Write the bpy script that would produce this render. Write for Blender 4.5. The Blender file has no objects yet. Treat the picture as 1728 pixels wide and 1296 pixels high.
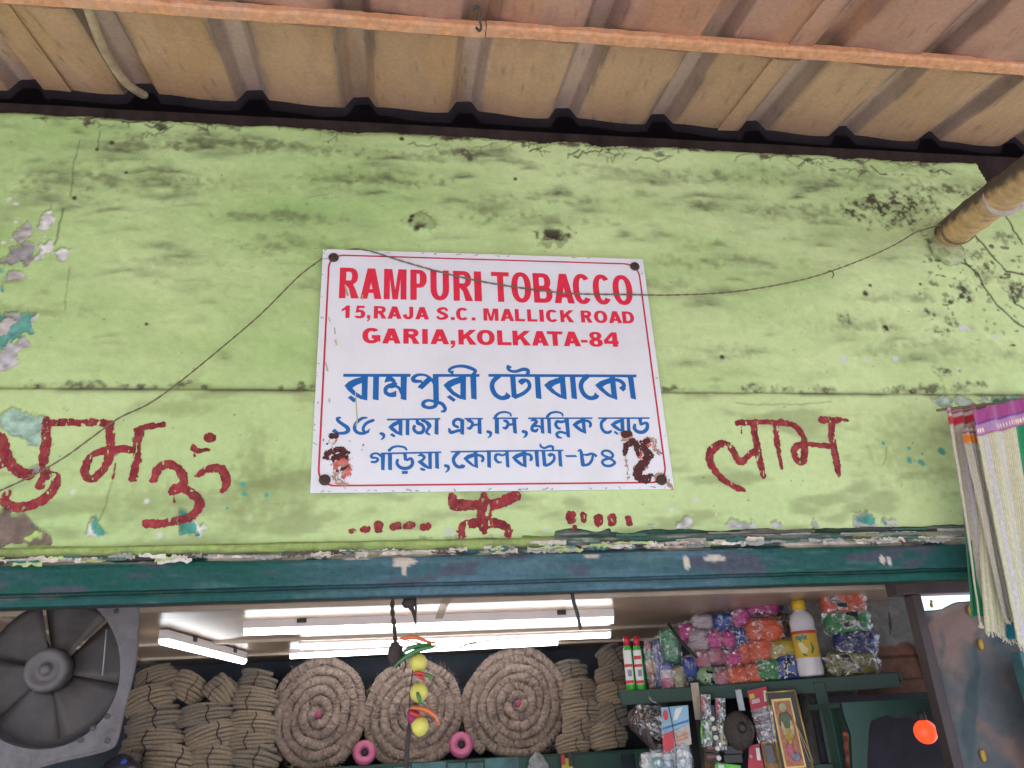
import bpy, bmesh, math, random
import numpy as np
from mathutils import Matrix, Vector

# ------------------------------------------------------------------ camera, sky, sun, exposure
S = bpy.context.scene
F = 1337.0                                       # focal length in photo pixels (photo 1728 x 1296)
RC = np.array([[0.9897650886690668, -0.13356509550380236, -0.05025370150520424],
               [0.007942898581331974, 0.4031626498734528, -0.9150938684687719],
               [0.1424850154017632, 0.905328803811121, 0.4000972099076467]])
CAM = np.array([0.0, -1.8697974497418937, 1.6])
cd = bpy.data.cameras.new('camera'); cam = bpy.data.objects.new('camera', cd)
S.collection.objects.link(cam); S.camera = cam
cd.sensor_width = 36.0; cd.lens = 36.0 * F / 1728.0; cd.clip_start = 0.01; cd.clip_end = 500.0
cam.matrix_world = Matrix(((RC[0][0], -RC[1][0], -RC[2][0], CAM[0]),
                           (RC[0][1], -RC[1][1], -RC[2][1], CAM[1]),
                           (RC[0][2], -RC[1][2], -RC[2][2], CAM[2]), (0, 0, 0, 1)))
SUN_EL, SUN_AZ = math.radians(64), math.radians(205)      # azimuth clockwise from +Y
W = bpy.data.worlds.new('World'); S.world = W; W.use_nodes = True
nt = W.node_tree; sky = nt.nodes.new('ShaderNodeTexSky'); sky.sky_type = 'NISHITA'; sky.sun_disc = False
sky.sun_elevation = SUN_EL; sky.sun_rotation = SUN_AZ; sky.dust_density = 3.0
bg = nt.nodes['Background']; nt.links.new(sky.outputs[0], bg.inputs[0]); bg.inputs[1].default_value = 0.15
ld = bpy.data.lights.new('sun', 'SUN'); ld.energy = 3.6; ld.angle = math.radians(0.5); ld.color = (1.0, 0.97, 0.93)
lo = bpy.data.objects.new('sun', ld); S.collection.objects.link(lo)
sd = Vector((math.sin(SUN_AZ) * math.cos(SUN_EL), math.cos(SUN_AZ) * math.cos(SUN_EL), math.sin(SUN_EL)))
lo.rotation_euler = sd.to_track_quat('Z', 'Y').to_euler(); lo.location = (0, -6, 9)
S.view_settings.view_transform = 'Standard'; S.view_settings.look = 'None'
S.view_settings.exposure = 1.60; S.view_settings.gamma = 1.0

# ------------------------------------------------------------------ geometry helpers
def ray(px, py):
    return RC.T @ np.array([(px - 864) / F, (py - 648) / F, 1.0])
def at(px, py, Y):
    d = ray(px, py); return CAM + d * ((Y - CAM[1]) / d[1])
def atz(px, py, Z):
    d = ray(px, py); return CAM + d * ((Z - CAM[2]) / d[2])
def atplane(px, py, p, n):
    d = ray(px, py); n = np.array(n, float); return CAM + d * (((np.array(p) - CAM) @ n) / (d @ n))
def mpp(p):                                       # metres per photo pixel at a point
    return float(RC[2] @ (np.array(p) - CAM)) / F

_t = np.random.RandomState(7).rand(512, 512)
def vnoise(x, y, s=0):
    x = np.asarray(x, float) + s * 17.31; y = np.asarray(y, float) + s * 9.77
    xi = np.floor(x).astype(int); yi = np.floor(y).astype(int); fx = x - xi; fy = y - yi
    fx = fx * fx * (3 - 2 * fx); fy = fy * fy * (3 - 2 * fy)
    a = _t[xi % 512, yi % 512]; b = _t[(xi + 1) % 512, yi % 512]
    c = _t[xi % 512, (yi + 1) % 512]; d = _t[(xi + 1) % 512, (yi + 1) % 512]
    return (a * (1 - fx) + b * fx) * (1 - fy) + (c * (1 - fx) + d * fx) * fy
def fbm(x, y, o=4, s=0):
    v = 0; a = 0.5; t = 0
    for k in range(o):
        v = v + a * vnoise(np.asarray(x) * 2 ** k, np.asarray(y) * 2 ** k, s + k * 3.7); t += a; a *= 0.5
    return v / t
def sstep(a, b, x):
    t = np.clip((x - a) / (b - a), 0, 1); return t * t * (3 - 2 * t)

LOC = {}
def link(o, parent=None):
    S.collection.objects.link(o)
    if parent is not None: o.parent = parent
def tag(o, label=None, cat=None, group=None, kind=None):
    if label: o['label'] = label
    if cat: o['category'] = cat
    if group: o['group'] = group
    if kind: o['kind'] = kind
    return o
def thing(name, loc, label, cat, group=None):
    o = bpy.data.objects.new(name, None); link(o); o.location = [float(v) for v in loc]; o.empty_display_size = 0.05
    LOC[o.name] = np.array(loc, float); return tag(o, label, cat, group)
def mk(name, V, Fc, mat, parent=None, smooth=False, cols=None):
    V = np.array(V, float).reshape(-1, 3)
    if parent is None:
        base = np.array([V[:, 0].mean(), V[:, 1].mean(), V[:, 2].min()]); wl = base; loc = base
    else:
        wl = LOC[parent.name]; loc = np.zeros(3)
    me = bpy.data.meshes.new(name)
    me.from_pydata((V - wl).tolist(), [], [tuple(int(i) for i in f) for f in Fc]); me.update()
    if smooth: me.polygons.foreach_set('use_smooth', [True] * len(me.polygons))
    if cols is not None:
        ca = me.color_attributes.new('paint', 'FLOAT_COLOR', 'POINT')
        c4 = np.ones((len(V), 4), np.float32); c4[:, :3] = cols; ca.data.foreach_set('color', c4.ravel())
    for m in (mat if isinstance(mat, (list, tuple)) else [mat]): me.materials.append(m)
    o = bpy.data.objects.new(name, me); link(o, parent); o.location = [float(v) for v in loc]
    LOC[o.name] = wl
    return o

class MB:
    def __init__(s): s.v = []; s.f = []; s.c = []; s.n = 0
    def add(s, V, Fc, col=None):
        V = np.array(V, float).reshape(-1, 3); s.v.append(V); s.f += [tuple(int(i) + s.n for i in f) for f in Fc]; s.n += len(V)
        s.c.append(np.tile(np.array(col if col is not None else (1, 1, 1), float), (len(V), 1)) if np.ndim(col) < 2 else np.array(col))
        return s
    def box(s, c, size, bev=0.0, M=None, col=None):
        bm = bmesh.new(); bmesh.ops.create_cube(bm, size=1.0)
        for v in bm.verts: v.co = Vector((v.co.x * size[0], v.co.y * size[1], v.co.z * size[2]))
        if bev > 0: bmesh.ops.bevel(bm, geom=list(bm.edges), offset=bev, segments=2, profile=0.6, affect='EDGES')
        bm.verts.index_update()
        V = np.array([v.co[:] for v in bm.verts]); Fc = [[v.index for v in f.verts] for f in bm.faces]; bm.free()
        if M is not None: V = V @ np.array(M).T        # columns of M are the box axes
        return s.add(V + np.array(c), Fc, col)
    def tube(s, P, r, n=8, cap=True, col=None, sq=1.0, twist=None):
        P = np.array(P, float); m = len(P); r = np.broadcast_to(np.array(r, float), (m,))
        T = np.gradient(P, axis=0); T /= np.linalg.norm(T, axis=1)[:, None] + 1e-12
        a = np.array([0, 0, 1.0]) if abs(T[0][2]) < 0.9 else np.array([1.0, 0, 0])
        N = np.cross(T[0], a); N /= np.linalg.norm(N); V = []; arc_ = np.r_[0, np.cumsum(np.linalg.norm(np.diff(P, axis=0), axis=1))]
        for i in range(m):
            N = N - T[i] * (N @ T[i]); N /= np.linalg.norm(N) + 1e-12; B = np.cross(T[i], N)
            for k in range(n):
                t = 2 * math.pi * k / n; w = 1.0 if twist is None else 1 + twist[0] * math.sin(twist[1] * t + arc_[i] * twist[2])
                V.append(P[i] + r[i] * w * (math.cos(t) * N + sq * math.sin(t) * B))
        Fc = [[i * n + k, i * n + (k + 1) % n, (i + 1) * n + (k + 1) % n, (i + 1) * n + k] for i in range(m - 1) for k in range(n)]
        if cap: Fc += [list(range(n))[::-1], [(m - 1) * n + k for k in range(n)]]
        return s.add(V, Fc, col)
    def lathe(s, prof, c, ax=(0, 0, 1), n=24, sx=1.0, sy=1.0, up=None, col=None):
        ax = np.array(ax, float); ax /= np.linalg.norm(ax)
        a = np.array(up, float) if up is not None else (np.array([1.0, 0, 0]) if abs(ax[0]) < 0.9 else np.array([0, 1.0, 0]))
        a = a - ax * (a @ ax); a /= np.linalg.norm(a); b = np.cross(ax, a); V = []
        for (r, h) in prof:
            for k in range(n):
                t = 2 * math.pi * k / n; V.append(np.array(c) + ax * h + r * (sx * math.cos(t) * a + sy * math.sin(t) * b))
        m = len(prof)
        Fc = [[i * n + k, i * n + (k + 1) % n, (i + 1) * n + (k + 1) % n, (i + 1) * n + k] for i in range(m - 1) for k in range(n)]
        Fc += [list(range(n))[::-1], [(m - 1) * n + k for k in range(n)]]
        return s.add(V, Fc, col)
    def torus(s, c, R_, r, ax, n=28, k=10, sq=1.0, col=None):
        ax = np.array(ax, float); ax /= np.linalg.norm(ax)
        a = np.array([1.0, 0, 0]) if abs(ax[0]) < 0.9 else np.array([0, 1.0, 0]); a = a - ax * (a @ ax); a /= np.linalg.norm(a); b = np.cross(ax, a)
        V = []; Fc = []
        for i in range(n):
            t = 2 * math.pi * i / n; d = math.cos(t) * a + math.sin(t) * b
            for j in range(k):
                u = 2 * math.pi * j / k; V.append(np.array(c) + d * (R_ + r * math.cos(u)) + ax * r * sq * math.sin(u))
        for i in range(n):
            for j in range(k): Fc.append([i * k + j, ((i + 1) % n) * k + j, ((i + 1) % n) * k + (j + 1) % k, i * k + (j + 1) % k])
        return s.add(V, Fc, col)
    def blob(s, c, rad, M=None, e=2.0, n=18, m=12, amp=0.0, seed=0, fr=3.0, col=None):
        V = []; rs = np.random.RandomState(seed)
        off = rs.rand(2) * 50
        for i in range(m + 1):
            ph = math.pi * i / m
            for k in range(n):
                th = 2 * math.pi * k / n
                d = np.array([math.sin(ph) * math.cos(th), math.sin(ph) * math.sin(th), math.cos(ph)])
                q = np.sum(np.abs(d) ** e) ** (-1.0 / e) * d
                w = 1 + amp * (float(fbm(fr * d[0] + off[0] + fr * d[2], fr * d[1] + off[1] - fr * d[2] * .6, 2)) - 0.5) * 2
                V.append(q * w * np.array(rad))
        V = np.array(V)
        if M is not None: V = V @ np.array(M).T
        Fc = [[i * n + k, i * n + (k + 1) % n, (i + 1) * n + (k + 1) % n, (i + 1) * n + k] for i in range(m) for k in range(n)]
        return s.add(V + np.array(c), Fc, col)
    def sheet(s, G, thick=0.0, nrm=None, col=None):          # G: rows x cols x 3
        G = np.array(G, float); a, b = G.shape[:2]; V = G.reshape(-1, 3)
        Fc = [[i * b + j, i * b + j + 1, (i + 1) * b + j + 1, (i + 1) * b + j] for i in range(a - 1) for j in range(b - 1)]
        if thick > 0:
            V2 = V + np.array(nrm) * thick; N = len(V)
            Fc2 = [[q + N for q in f[::-1]] for f in Fc]
            edge = [i for i in range(b)] + [i * b + b - 1 for i in range(1, a)] + [(a - 1) * b + j for j in range(b - 2, -1, -1)] + [i * b for i in range(a - 2, 0, -1)]
            side = [[edge[i], edge[i] + N, edge[(i + 1) % len(edge)] + N, edge[(i + 1) % len(edge)]] for i in range(len(edge))]
            V = np.vstack([V, V2]); Fc = Fc + Fc2 + side
            if np.ndim(col) == 2: col = np.vstack([col, col])
        return s.add(V, Fc, col)
    def make(s, name, mat, parent=None, smooth=False, cols=False):
        return mk(name, np.vstack(s.v), s.f, mat, parent, smooth, np.vstack(s.c) if cols else None)

def catmull(P, k=5):
    P = np.array(P, float)
    if len(P) < 3: return P
    Q = np.vstack([2 * P[0] - P[1], P, 2 * P[-1] - P[-2]]); out = []
    for i in range(1, len(Q) - 2):
        for t in np.arange(k) / k:
            a, b, c, d = Q[i - 1], Q[i], Q[i + 1], Q[i + 2]
            out.append(0.5 * (2 * b + (c - a) * t + (2 * a - 5 * b + 4 * c - d) * t * t + (3 * b - a - 3 * c + d) * t ** 3))
    out.append(Q[-2]); return np.array(out)

# ------------------------------------------------------------------ flat shapes (letters, brush marks) from signed fields
def seg_field(X, Z, A, B, ra, rb):
    d = B - A; L2 = d @ d + 1e-12
    t = np.clip(((X - A[0]) * d[0] + (Z - A[1]) * d[1]) / L2, 0, 1)
    return ra + (rb - ra) * t - np.hypot(X - A[0] - t * d[0], Z - A[1] - t * d[1])
def poly_field(X, Z, rings):
    dist = np.full(X.shape, 1e9); ins = np.zeros(X.shape, bool)
    for R_ in rings:
        R_ = np.array(R_, float); n = len(R_)
        for i in range(n):
            A, B = R_[i], R_[(i + 1) % n]; d = B - A; L2 = d @ d + 1e-12
            t = np.clip(((X - A[0]) * d[0] + (Z - A[1]) * d[1]) / L2, 0, 1)
            dist = np.minimum(dist, np.hypot(X - A[0] - t * d[0], Z - A[1] - t * d[1]))
            if A[1] != B[1]:
                c = ((A[1] > Z) != (B[1] > Z)) & (X < (B[0] - A[0]) * (Z - A[1]) / (B[1] - A[1]) + A[0]); ins ^= c
    return np.where(ins, dist, -dist)
def field_of(items, res, pad=0.006):
    """items: ('S', Nx3 [x,z,radius]) or ('P', rings) in metres."""
    lo_ = np.array([1e9, 1e9]); hi_ = -lo_; bbs = []
    for it in items:
        if it[0] == 'S': P = it[1][:, :2]; r = it[1][:, 2].max()
        else: P = np.vstack([np.array(q) for q in it[1]]); r = 0
        b = (P.min(0) - r, P.max(0) + r); bbs.append(b); lo_ = np.minimum(lo_, b[0]); hi_ = np.maximum(hi_, b[1])
    lo_ -= pad; hi_ += pad
    nx = int((hi_[0] - lo_[0]) / res) + 2; nz = int((hi_[1] - lo_[1]) / res) + 2
    xs = lo_[0] + res * np.arange(nx); zs = lo_[1] + res * np.arange(nz)
    Fd = np.full((nz, nx), -pad)
    for it, b in zip(items, bbs):
        i0, i1 = [int(np.clip((q - lo_[0]) / res, 0, nx)) for q in (b[0][0] - pad, b[1][0] + pad)]
        j0, j1 = [int(np.clip((q - lo_[1]) / res, 0, nz)) for q in (b[0][1] - pad, b[1][1] + pad)]
        X, Z = np.meshgrid(xs[i0:i1 + 1], zs[j0:j1 + 1]); sub = Fd[j0:j1 + 1, i0:i1 + 1]
        if it[0] == 'S':
            P = it[1]
            if len(P) == 1: P = np.vstack([P, P])
            for a in range(len(P) - 1):
                sub[:] = np.maximum(sub, seg_field(X, Z, P[a][:2], P[a + 1][:2], P[a][2], P[a + 1][2]))
        else: sub[:] = np.maximum(sub, poly_field(X, Z, it[1]))
    return xs, zs, Fd
def contour_mesh(xs, zs, Fd, yfn, maxrun=12):
    V = []; Fc = []
    def pt(x, z): V.append((x, z)); return len(V) - 1
    I = Fd > 0
    full = I[:-1, :-1] & I[1:, :-1] & I[:-1, 1:] & I[1:, 1:]
    anyc = (I[:-1, :-1] | I[1:, :-1] | I[:-1, 1:] | I[1:, 1:]) & ~full
    for j in range(full.shape[0]):
        row = full[j]; i = 0
        idx = np.flatnonzero(row)
        if len(idx) == 0: continue
        st = idx[0]; pv = idx[0]
        def emit(a, b): Fc.append([pt(xs[a], zs[j]), pt(xs[b + 1], zs[j]), pt(xs[b + 1], zs[j + 1]), pt(xs[a], zs[j + 1])])
        for q in idx[1:]:
            if q != pv + 1 or q - st >= maxrun: emit(st, pv); st = q
            pv = q
        emit(st, pv)
    for j, i in np.argwhere(anyc):
        c = [(xs[i], zs[j], Fd[j, i]), (xs[i + 1], zs[j], Fd[j, i + 1]), (xs[i + 1], zs[j + 1], Fd[j + 1, i + 1]), (xs[i], zs[j + 1], Fd[j + 1, i])]
        poly = []
        for k in range(4):
            a, b = c[k], c[(k + 1) % 4]
            if a[2] > 0: poly.append((a[0], a[1]))
            if (a[2] > 0) != (b[2] > 0):
                t = a[2] / (a[2] - b[2]); poly.append((a[0] + t * (b[0] - a[0]), a[1] + t * (b[1] - a[1])))
        if len(poly) >= 3: Fc.append([pt(*p) for p in poly])
    V = np.array(V).reshape(-1, 2)
    return np.stack([V[:, 0], yfn(V[:, 0], V[:, 1]), V[:, 1]], 1), Fc
def view(ox, oy, w, Y, vw=1728.0):
    """returns converters from pixels of an enlarged view of the photo to the plane y = Y."""
    sc = w / vw
    def P(*rings):
        return ('P', [[tuple(at(ox + x * sc, oy + y * sc, Y)[[0, 2]]) for (x, y) in r] for r in rings])
    def St(pts, w=None, k=4):
        Q = catmull([(p[0], p[1], p[2] if len(p) > 2 else w) for p in pts], k) if len(pts) > 2 else np.array([(p[0], p[1], p[2] if len(p) > 2 else w) for p in pts], float)
        out = []
        for x, y, ww in Q:
            p = at(ox + x * sc, oy + y * sc, Y); out.append((p[0], p[2], 0.5 * ww * sc * mpp(p)))
        return ('S', np.array(out))
    return P, St

# ------------------------------------------------------------------ materials
def nd(m, t, **kw):
    n = m.node_tree.nodes.new(t)
    for k, v in kw.items(): setattr(n, k, v)
    return n
def mat(name, col, rough=0.6, var=0.15, scale=12.0, bump=0.0, bscale=60.0, metal=0.0, attr=False, stretch=None, spec=None, emit=None, trans=None, sheen=0.0, coat=0.0, dirt=None):
    m = bpy.data.materials.new(name); m.use_nodes = True; T = m.node_tree; b = T.nodes['Principled BSDF']; L = T.links.new
    tc = nd(m, 'ShaderNodeTexCoord'); vec = tc.outputs['Object']
    if stretch is not None:
        mp = nd(m, 'ShaderNodeMapping'); mp.inputs['Scale'].default_value = stretch; L(vec, mp.inputs[0]); vec = mp.outputs[0]
    n1 = nd(m, 'ShaderNodeTexNoise'); n1.inputs['Scale'].default_value = scale; n1.inputs['Detail'].default_value = 5; n1.inputs['Roughness'].default_value = 0.65; L(vec, n1.inputs['Vector'])
    mr = nd(m, 'ShaderNodeMapRange'); mr.inputs[1].default_value = 0.3; mr.inputs[2].default_value = 0.7; mr.inputs[3].default_value = 1 - var; mr.inputs[4].default_value = 1 + var; L(n1.outputs[0], mr.inputs[0])
    mx = nd(m, 'ShaderNodeMix'); mx.data_type = 'RGBA'; mx.blend_type = 'MULTIPLY'; mx.inputs[0].default_value = 1.0
    if attr:
        at_ = nd(m, 'ShaderNodeAttribute'); at_.attribute_name = 'paint'; L(at_.outputs['Color'], mx.inputs[6])
    else: mx.inputs[6].default_value = (*col, 1)
    L(mr.outputs[0], mx.inputs[7]); out = mx.outputs[2]
    if dirt is not None:                          # (colour, amount, scale): patchy grime
        n3 = nd(m, 'ShaderNodeTexNoise'); n3.inputs['Scale'].default_value = dirt[2]; n3.inputs['Detail'].default_value = 7; n3.inputs['Roughness'].default_value = 0.7; L(tc.outputs['Object'], n3.inputs['Vector'])
        r3 = nd(m, 'ShaderNodeMapRange'); r3.inputs[1].default_value = 0.48; r3.inputs[2].default_value = 0.72; r3.inputs[4].default_value = dirt[1]; L(n3.outputs[0], r3.inputs[0])
        m3 = nd(m, 'ShaderNodeMix'); m3.data_type = 'RGBA'; L(r3.outputs[0], m3.inputs[0]); L(out, m3.inputs[6]); m3.inputs[7].default_value = (*dirt[0], 1); out = m3.outputs[2]
    L(out, b.inputs['Base Color'])
    b.inputs['Roughness'].default_value = rough; b.inputs['Metallic'].default_value = metal
    if spec is not None: b.inputs['Specular IOR Level'].default_value = spec
    if coat: b.inputs['Coat Weight'].default_value = coat
    if sheen: b.inputs['Sheen Weight'].default_value = sheen
    if emit: b.inputs['Emission Color'].default_value = (*emit[0], 1); b.inputs['Emission Strength'].default_value = emit[1]
    if bump > 0:
        n2 = nd(m, 'ShaderNodeTexNoise'); n2.inputs['Scale'].default_value = bscale; n2.inputs['Detail'].default_value = 4; L(vec, n2.inputs['Vector'])
        bp = nd(m, 'ShaderNodeBump'); bp.inputs['Strength'].default_value = min(1.0, bump); bp.inputs['Distance'].default_value = 0.004; L(n2.outputs[0], bp.inputs['Height']); L(bp.outputs[0], b.inputs['Normal'])
    if trans is not None:
        tr = nd(m, 'ShaderNodeBsdfTransparent'); ms = nd(m, 'ShaderNodeMixShader'); ms.inputs[0].default_value = trans
        L(b.outputs[0], ms.inputs[1]); L(tr.outputs[0], ms.inputs[2]); L(ms.outputs[0], T.nodes['Material Output'].inputs[0])
    return m
def lin(r, g, b):
    f = lambda c: c / 12.92 if c <= 0.04045 else ((c + 0.055) / 1.055) ** 2.4
    return (f(r / 255), f(g / 255), f(b / 255))
exec_parts = []

# ------------------------------------------------------------------ ground
M_ground = mat('street_concrete', (0.33, 0.335, 0.35), 0.9, 0.2, 2.0, 0.3, 40, dirt=((0.17, 0.17, 0.175), 0.7, 1.2))
tag(mk('ground', [(-60, -60, 0), (60, -60, 0), (60, 60, 0), (-60, 60, 0)], [[0, 1, 2, 3]], M_ground), kind='structure')

# ------------------------------------------------------------------ the shop building
shop = thing('shop_building', (0.5, 0.1, 0), 'lime green plastered shopfront with a dark teal lintel over an open shop', 'shop')
ZB, ZG, ZT = 2.022, 2.405, 3.266                   # bottom of the plaster band, ledge line, top of the wall
XW = np.concatenate([np.linspace(-2.6, -1.35, 26)[:-1], np.arange(-1.35, 2.26, 0.0032), np.linspace(2.26, 2.7, 10)[1:]])
ZW = np.arange(ZB, ZT + 0.002, 0.0032)
GX, GZ = np.meshgrid(XW, ZW)
def pxw(pts, ox=0, oy=0, w=1728.0, Y=0.012):
    sc = w / 1728.0
    return [tuple(at(ox + x * sc, oy + y * sc, Y)[[0, 2]]) for x, y in pts]
edge_n = 0.014 * (fbm(GX * 60, GZ * 60, 5, 3) - 0.5)
def peel(rings_px, view_=(0, 0, 1728.0), rag=1.0, wid=0.003):
    P = pxw(rings_px, *view_); A = np.array(P); out = np.zeros_like(GX)
    i0, i1 = np.searchsorted(XW, A[:, 0].min() - 0.03), np.searchsorted(XW, A[:, 0].max() + 0.03)
    j0, j1 = np.searchsorted(ZW, A[:, 1].min() - 0.03), np.searchsorted(ZW, A[:, 1].max() + 0.03)
    if i1 <= i0 or j1 <= j0: return out
    sl = (slice(j0, j1), slice(i0, i1))
    out[sl] = sstep(-wid, wid, poly_field(GX[sl], GZ[sl], [P]) + edge_n[sl] * rag); return out
def spot(px, py, rx, ry, soft=0.5, view_=(0, 0, 1728.0), rag=0.35):
    sc = view_[2] / 1728.0; c = at(view_[0] + px * sc, view_[1] + py * sc, 0.012); k = mpp(c) * sc
    dx = (GX - c[0]) / (rx * k); dz = (GZ - c[2]) / (ry * k); r = np.sqrt(dx * dx + dz * dz)
    near = r < 2.2
    out = np.zeros_like(GX); rr = r[near] + rag * (fbm(GX[near] * 60, GZ[near] * 60, 3, 5) - 0.5) * 2
    out[near] = 1 - sstep(1 - soft, 1 + soft, rr); return out
col = np.zeros(GX.shape + (3,))
def lay(c, m):
    global col
    col = col * (1 - m[..., None]) + np.array(c) * m[..., None]
# lime paint in uneven brushed tones, set lighter towards the right
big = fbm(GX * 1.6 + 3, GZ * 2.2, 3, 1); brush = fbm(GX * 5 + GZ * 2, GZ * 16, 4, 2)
tone_mix = np.clip(0.66 + 0.75 * (big - 0.5) + 0.5 * (brush - 0.5) + 0.30 * np.clip(GX + 0.15, -1.1, .75), 0, 1)
col[:] = np.array((0.28, 0.455, 0.135)) * (1 - tone_mix[..., None]) + np.array((0.575, 0.705, 0.345)) * tone_mix[..., None]
col *= (0.93 + 0.14 * fbm(GX * 38, GZ * 38, 3, 13))[..., None]
band = GZ < ZG
# soot streaks lying across the upper wall
st1 = fbm(GX * 5.0 + 1.6 * fbm(GX * 4, GZ * 9, 3, 8), GZ * 17 + GX * 1.5 + 1.2 * fbm(GX * 6, GZ * 14, 3, 18), 5, 11)
st2 = fbm(GX * 16.0, GZ * 44 + GX * 5, 4, 12)
hi = sstep(2.72, 3.05, GZ) * 0.75 + 0.25
streak = sstep(0.50, 0.76, st1 * 0.75 + st2 * 0.25) * hi * sstep(2.42, 2.5, GZ)
lay((0.15, 0.17, 0.08), 0.20 * streak)
for (x, y, rx, ry, a) in [(430, 245, 110, 9, .7), (245, 243, 60, 7, .7), (200, 300, 110, 20, .6), (340, 232, 80, 7, .5), (470, 362, 70, 9, .6), (490, 412, 70, 13, .6),
        (620, 296, 70, 12, .6), (700, 262, 90, 6, .5), (560, 322, 60, 8, .4), (660, 305, 60, 8, .45), (945, 332, 50, 7, .6), (830, 352, 40, 16, .5), (1030, 287, 80, 9, .5),
        (1200, 298, 60, 9, .6), (1185, 345, 30, 9, .6), (1350, 357, 70, 11, .6), (1205, 412, 50, 8, .5), (930, 372, 70, 7, .5), (1480, 300, 80, 14, .4), (1540, 285, 70, 8, .4),
        (780, 255, 40, 8, .6), (1300, 290, 60, 10, .5), (1395, 305, 70, 8, .4), (1290, 440, 60, 9, .4), (330, 480, 60, 6, .3), (1130, 480, 40, 12, .4), (1200, 590, 60, 9, .4),
        (1450, 545, 70, 9, .4), (1600, 590, 90, 14, .4), (1520, 500, 60, 7, .45), (60, 520, 80, 9, .35), (120, 330, 60, 14, .35), (300, 440, 60, 6, .3), (560, 470, 60, 8, .3), (1180, 440, 70, 7, .4)]:
    k = spot(x, y, rx, ry * 1.2, 0.95, rag=1.3) * (0.25 + 0.75 * sstep(0.32, 0.66, fbm(GX * 22, GZ * 48 + GX * 8, 4, 20)))
    lay((0.115, 0.125, 0.06), 1.05 * a * k)
rs = random.Random(21)
def smudge(x, y, L, Hh, ang, a):
    c = at(x, y, 0.012); k = mpp(c); i0, i1 = np.searchsorted(XW, [c[0] - 2.4 * L * k, c[0] + 2.4 * L * k]); j0, j1 = np.searchsorted(ZW, [c[2] - (2.4 * Hh + L * .3) * k, c[2] + (2.4 * Hh + L * .3) * k])
    if i1 <= i0 or j1 <= j0: return
    sl = (slice(j0, j1), slice(i0, i1)); X = (GX[sl] - c[0]) / k; Z = (GZ[sl] - c[2]) / k; X, Z = X * math.cos(ang) + Z * math.sin(ang), Z * math.cos(ang) - X * math.sin(ang)
    X = X + 16 * (fbm(GX[sl] * 18, GZ[sl] * 30, 3, 23) - .5); Z = Z + 1.2 * Hh * (fbm(GX[sl] * 16, GZ[sl] * 40, 3, 24) - .5) + .10 * L * (X / L) ** 2
    g = np.exp(-(X / L) ** 2 - np.where(Z > 0, (Z / (Hh * 1.5)) ** 2, (Z / (Hh * .7)) ** 2)) * (.55 + .9 * (fbm(GX[sl] * 50, GZ[sl] * 130, 3, 25) - .3)); m = np.clip(a * g, 0, .9)[..., None]
    col[sl] = col[sl] * (1 - m) + np.array((0.105, 0.115, 0.065)) * m
for kk in range(340):
    x = rs.uniform(-40, 1760); t = rs.random() ** 1.5; y = 200 + .06 * x + t * 430
    if 535 < x < 1100 and y > 420: continue
    smudge(x, y, rs.uniform(10, 40), rs.uniform(3.2, 9.5), rs.uniform(-.04, .2), (.08 + .95 * rs.random() ** 2.0) * (1.1 - .5 * t))
for kk in range(60):
    x = rs.uniform(0, 1600); y = rs.uniform(680, 880); smudge(x, y, rs.uniform(10, 45), rs.uniform(3, 9), rs.uniform(-.1, .1), rs.uniform(.08, .3))
# lower band: yellower, rubbed grey-brown in places
lay((0.54, 0.65, 0.32), 0.40 * band * np.ones_like(GX))
lay((0.17, 0.18, 0.08), 0.45 * band * sstep(0.55, 0.75, fbm(GX * 6, GZ * 18, 4, 31)))
for (x, y, rx, ry) in [(470, 830, 60, 45), (430, 800, 30, 60), (1530, 760, 60, 60), (250, 850, 60, 40), (300, 690, 50, 12)]:
    lay((0.2, 0.23, 0.085), 0.4 * spot(x, y, rx, ry, 0.8, rag=0.8))
# dirt caught on the ledge line
led = np.exp(-((GZ - ZG - 0.003) / 0.009) ** 2)
lay((0.075, 0.065, 0.045), 0.75 * led * (0.30 + 0.7 * sstep(0.4, 0.6, fbm(GX * 12, GZ * 3, 3, 33))))
for (x, y, rx) in [(60, 652, 16), (130, 650, 28), (330, 652, 18), (235, 653, 12), (1130, 657, 22), (1275, 657, 18), (1325, 660, 16), (1395, 659, 14), (1520, 661, 16), (1570, 657, 30), (1650, 650, 14), (505, 654, 20)]:
    lay((0.06, 0.048, 0.038), .80 * spot(x, y - 2, rx * 1.2, 5.5, 0.9, rag=2.0) * (.35 + .65 * sstep(.38, .55, fbm(GX * 60, GZ * 60, 3, 34))))
# crumbling crown of the wall: cracks and torn paint
def crack(pts, w=1.6, c=(0.05, 0.045, 0.03), a=0.9):
    P = np.array(pxw(pts)); m = np.zeros_like(GX); rs = np.random.RandomState(int(pts[0][0] * 7 + pts[0][1]) % 99991)
    for q in range(len(P) - 1):
        A, B = P[q], P[q + 1]
        i0, i1 = np.searchsorted(XW, min(A[0], B[0]) - 0.03), np.searchsorted(XW, max(A[0], B[0]) + 0.03)
        j0, j1 = np.searchsorted(ZW, min(A[1], B[1]) - 0.03), np.searchsorted(ZW, max(A[1], B[1]) + 0.03)
        if i1 <= i0 or j1 <= j0: continue
        sl = (slice(j0, j1), slice(i0, i1)); wob = 0.010 * (fbm(GX[sl] * 30, GZ[sl] * 30, 3, 41) - 0.5)
        m[sl] = np.maximum(m[sl], sstep(-0.003, 0.002, seg_field(GX[sl] + wob, GZ[sl] + wob, A, B, w * 0.0015, w * 0.0015)))
    lay(c, a * m); return m
rs = random.Random(5); ridge = np.zeros_like(GX)
top_px = lambda x: 172 + x * 0.0606
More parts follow.
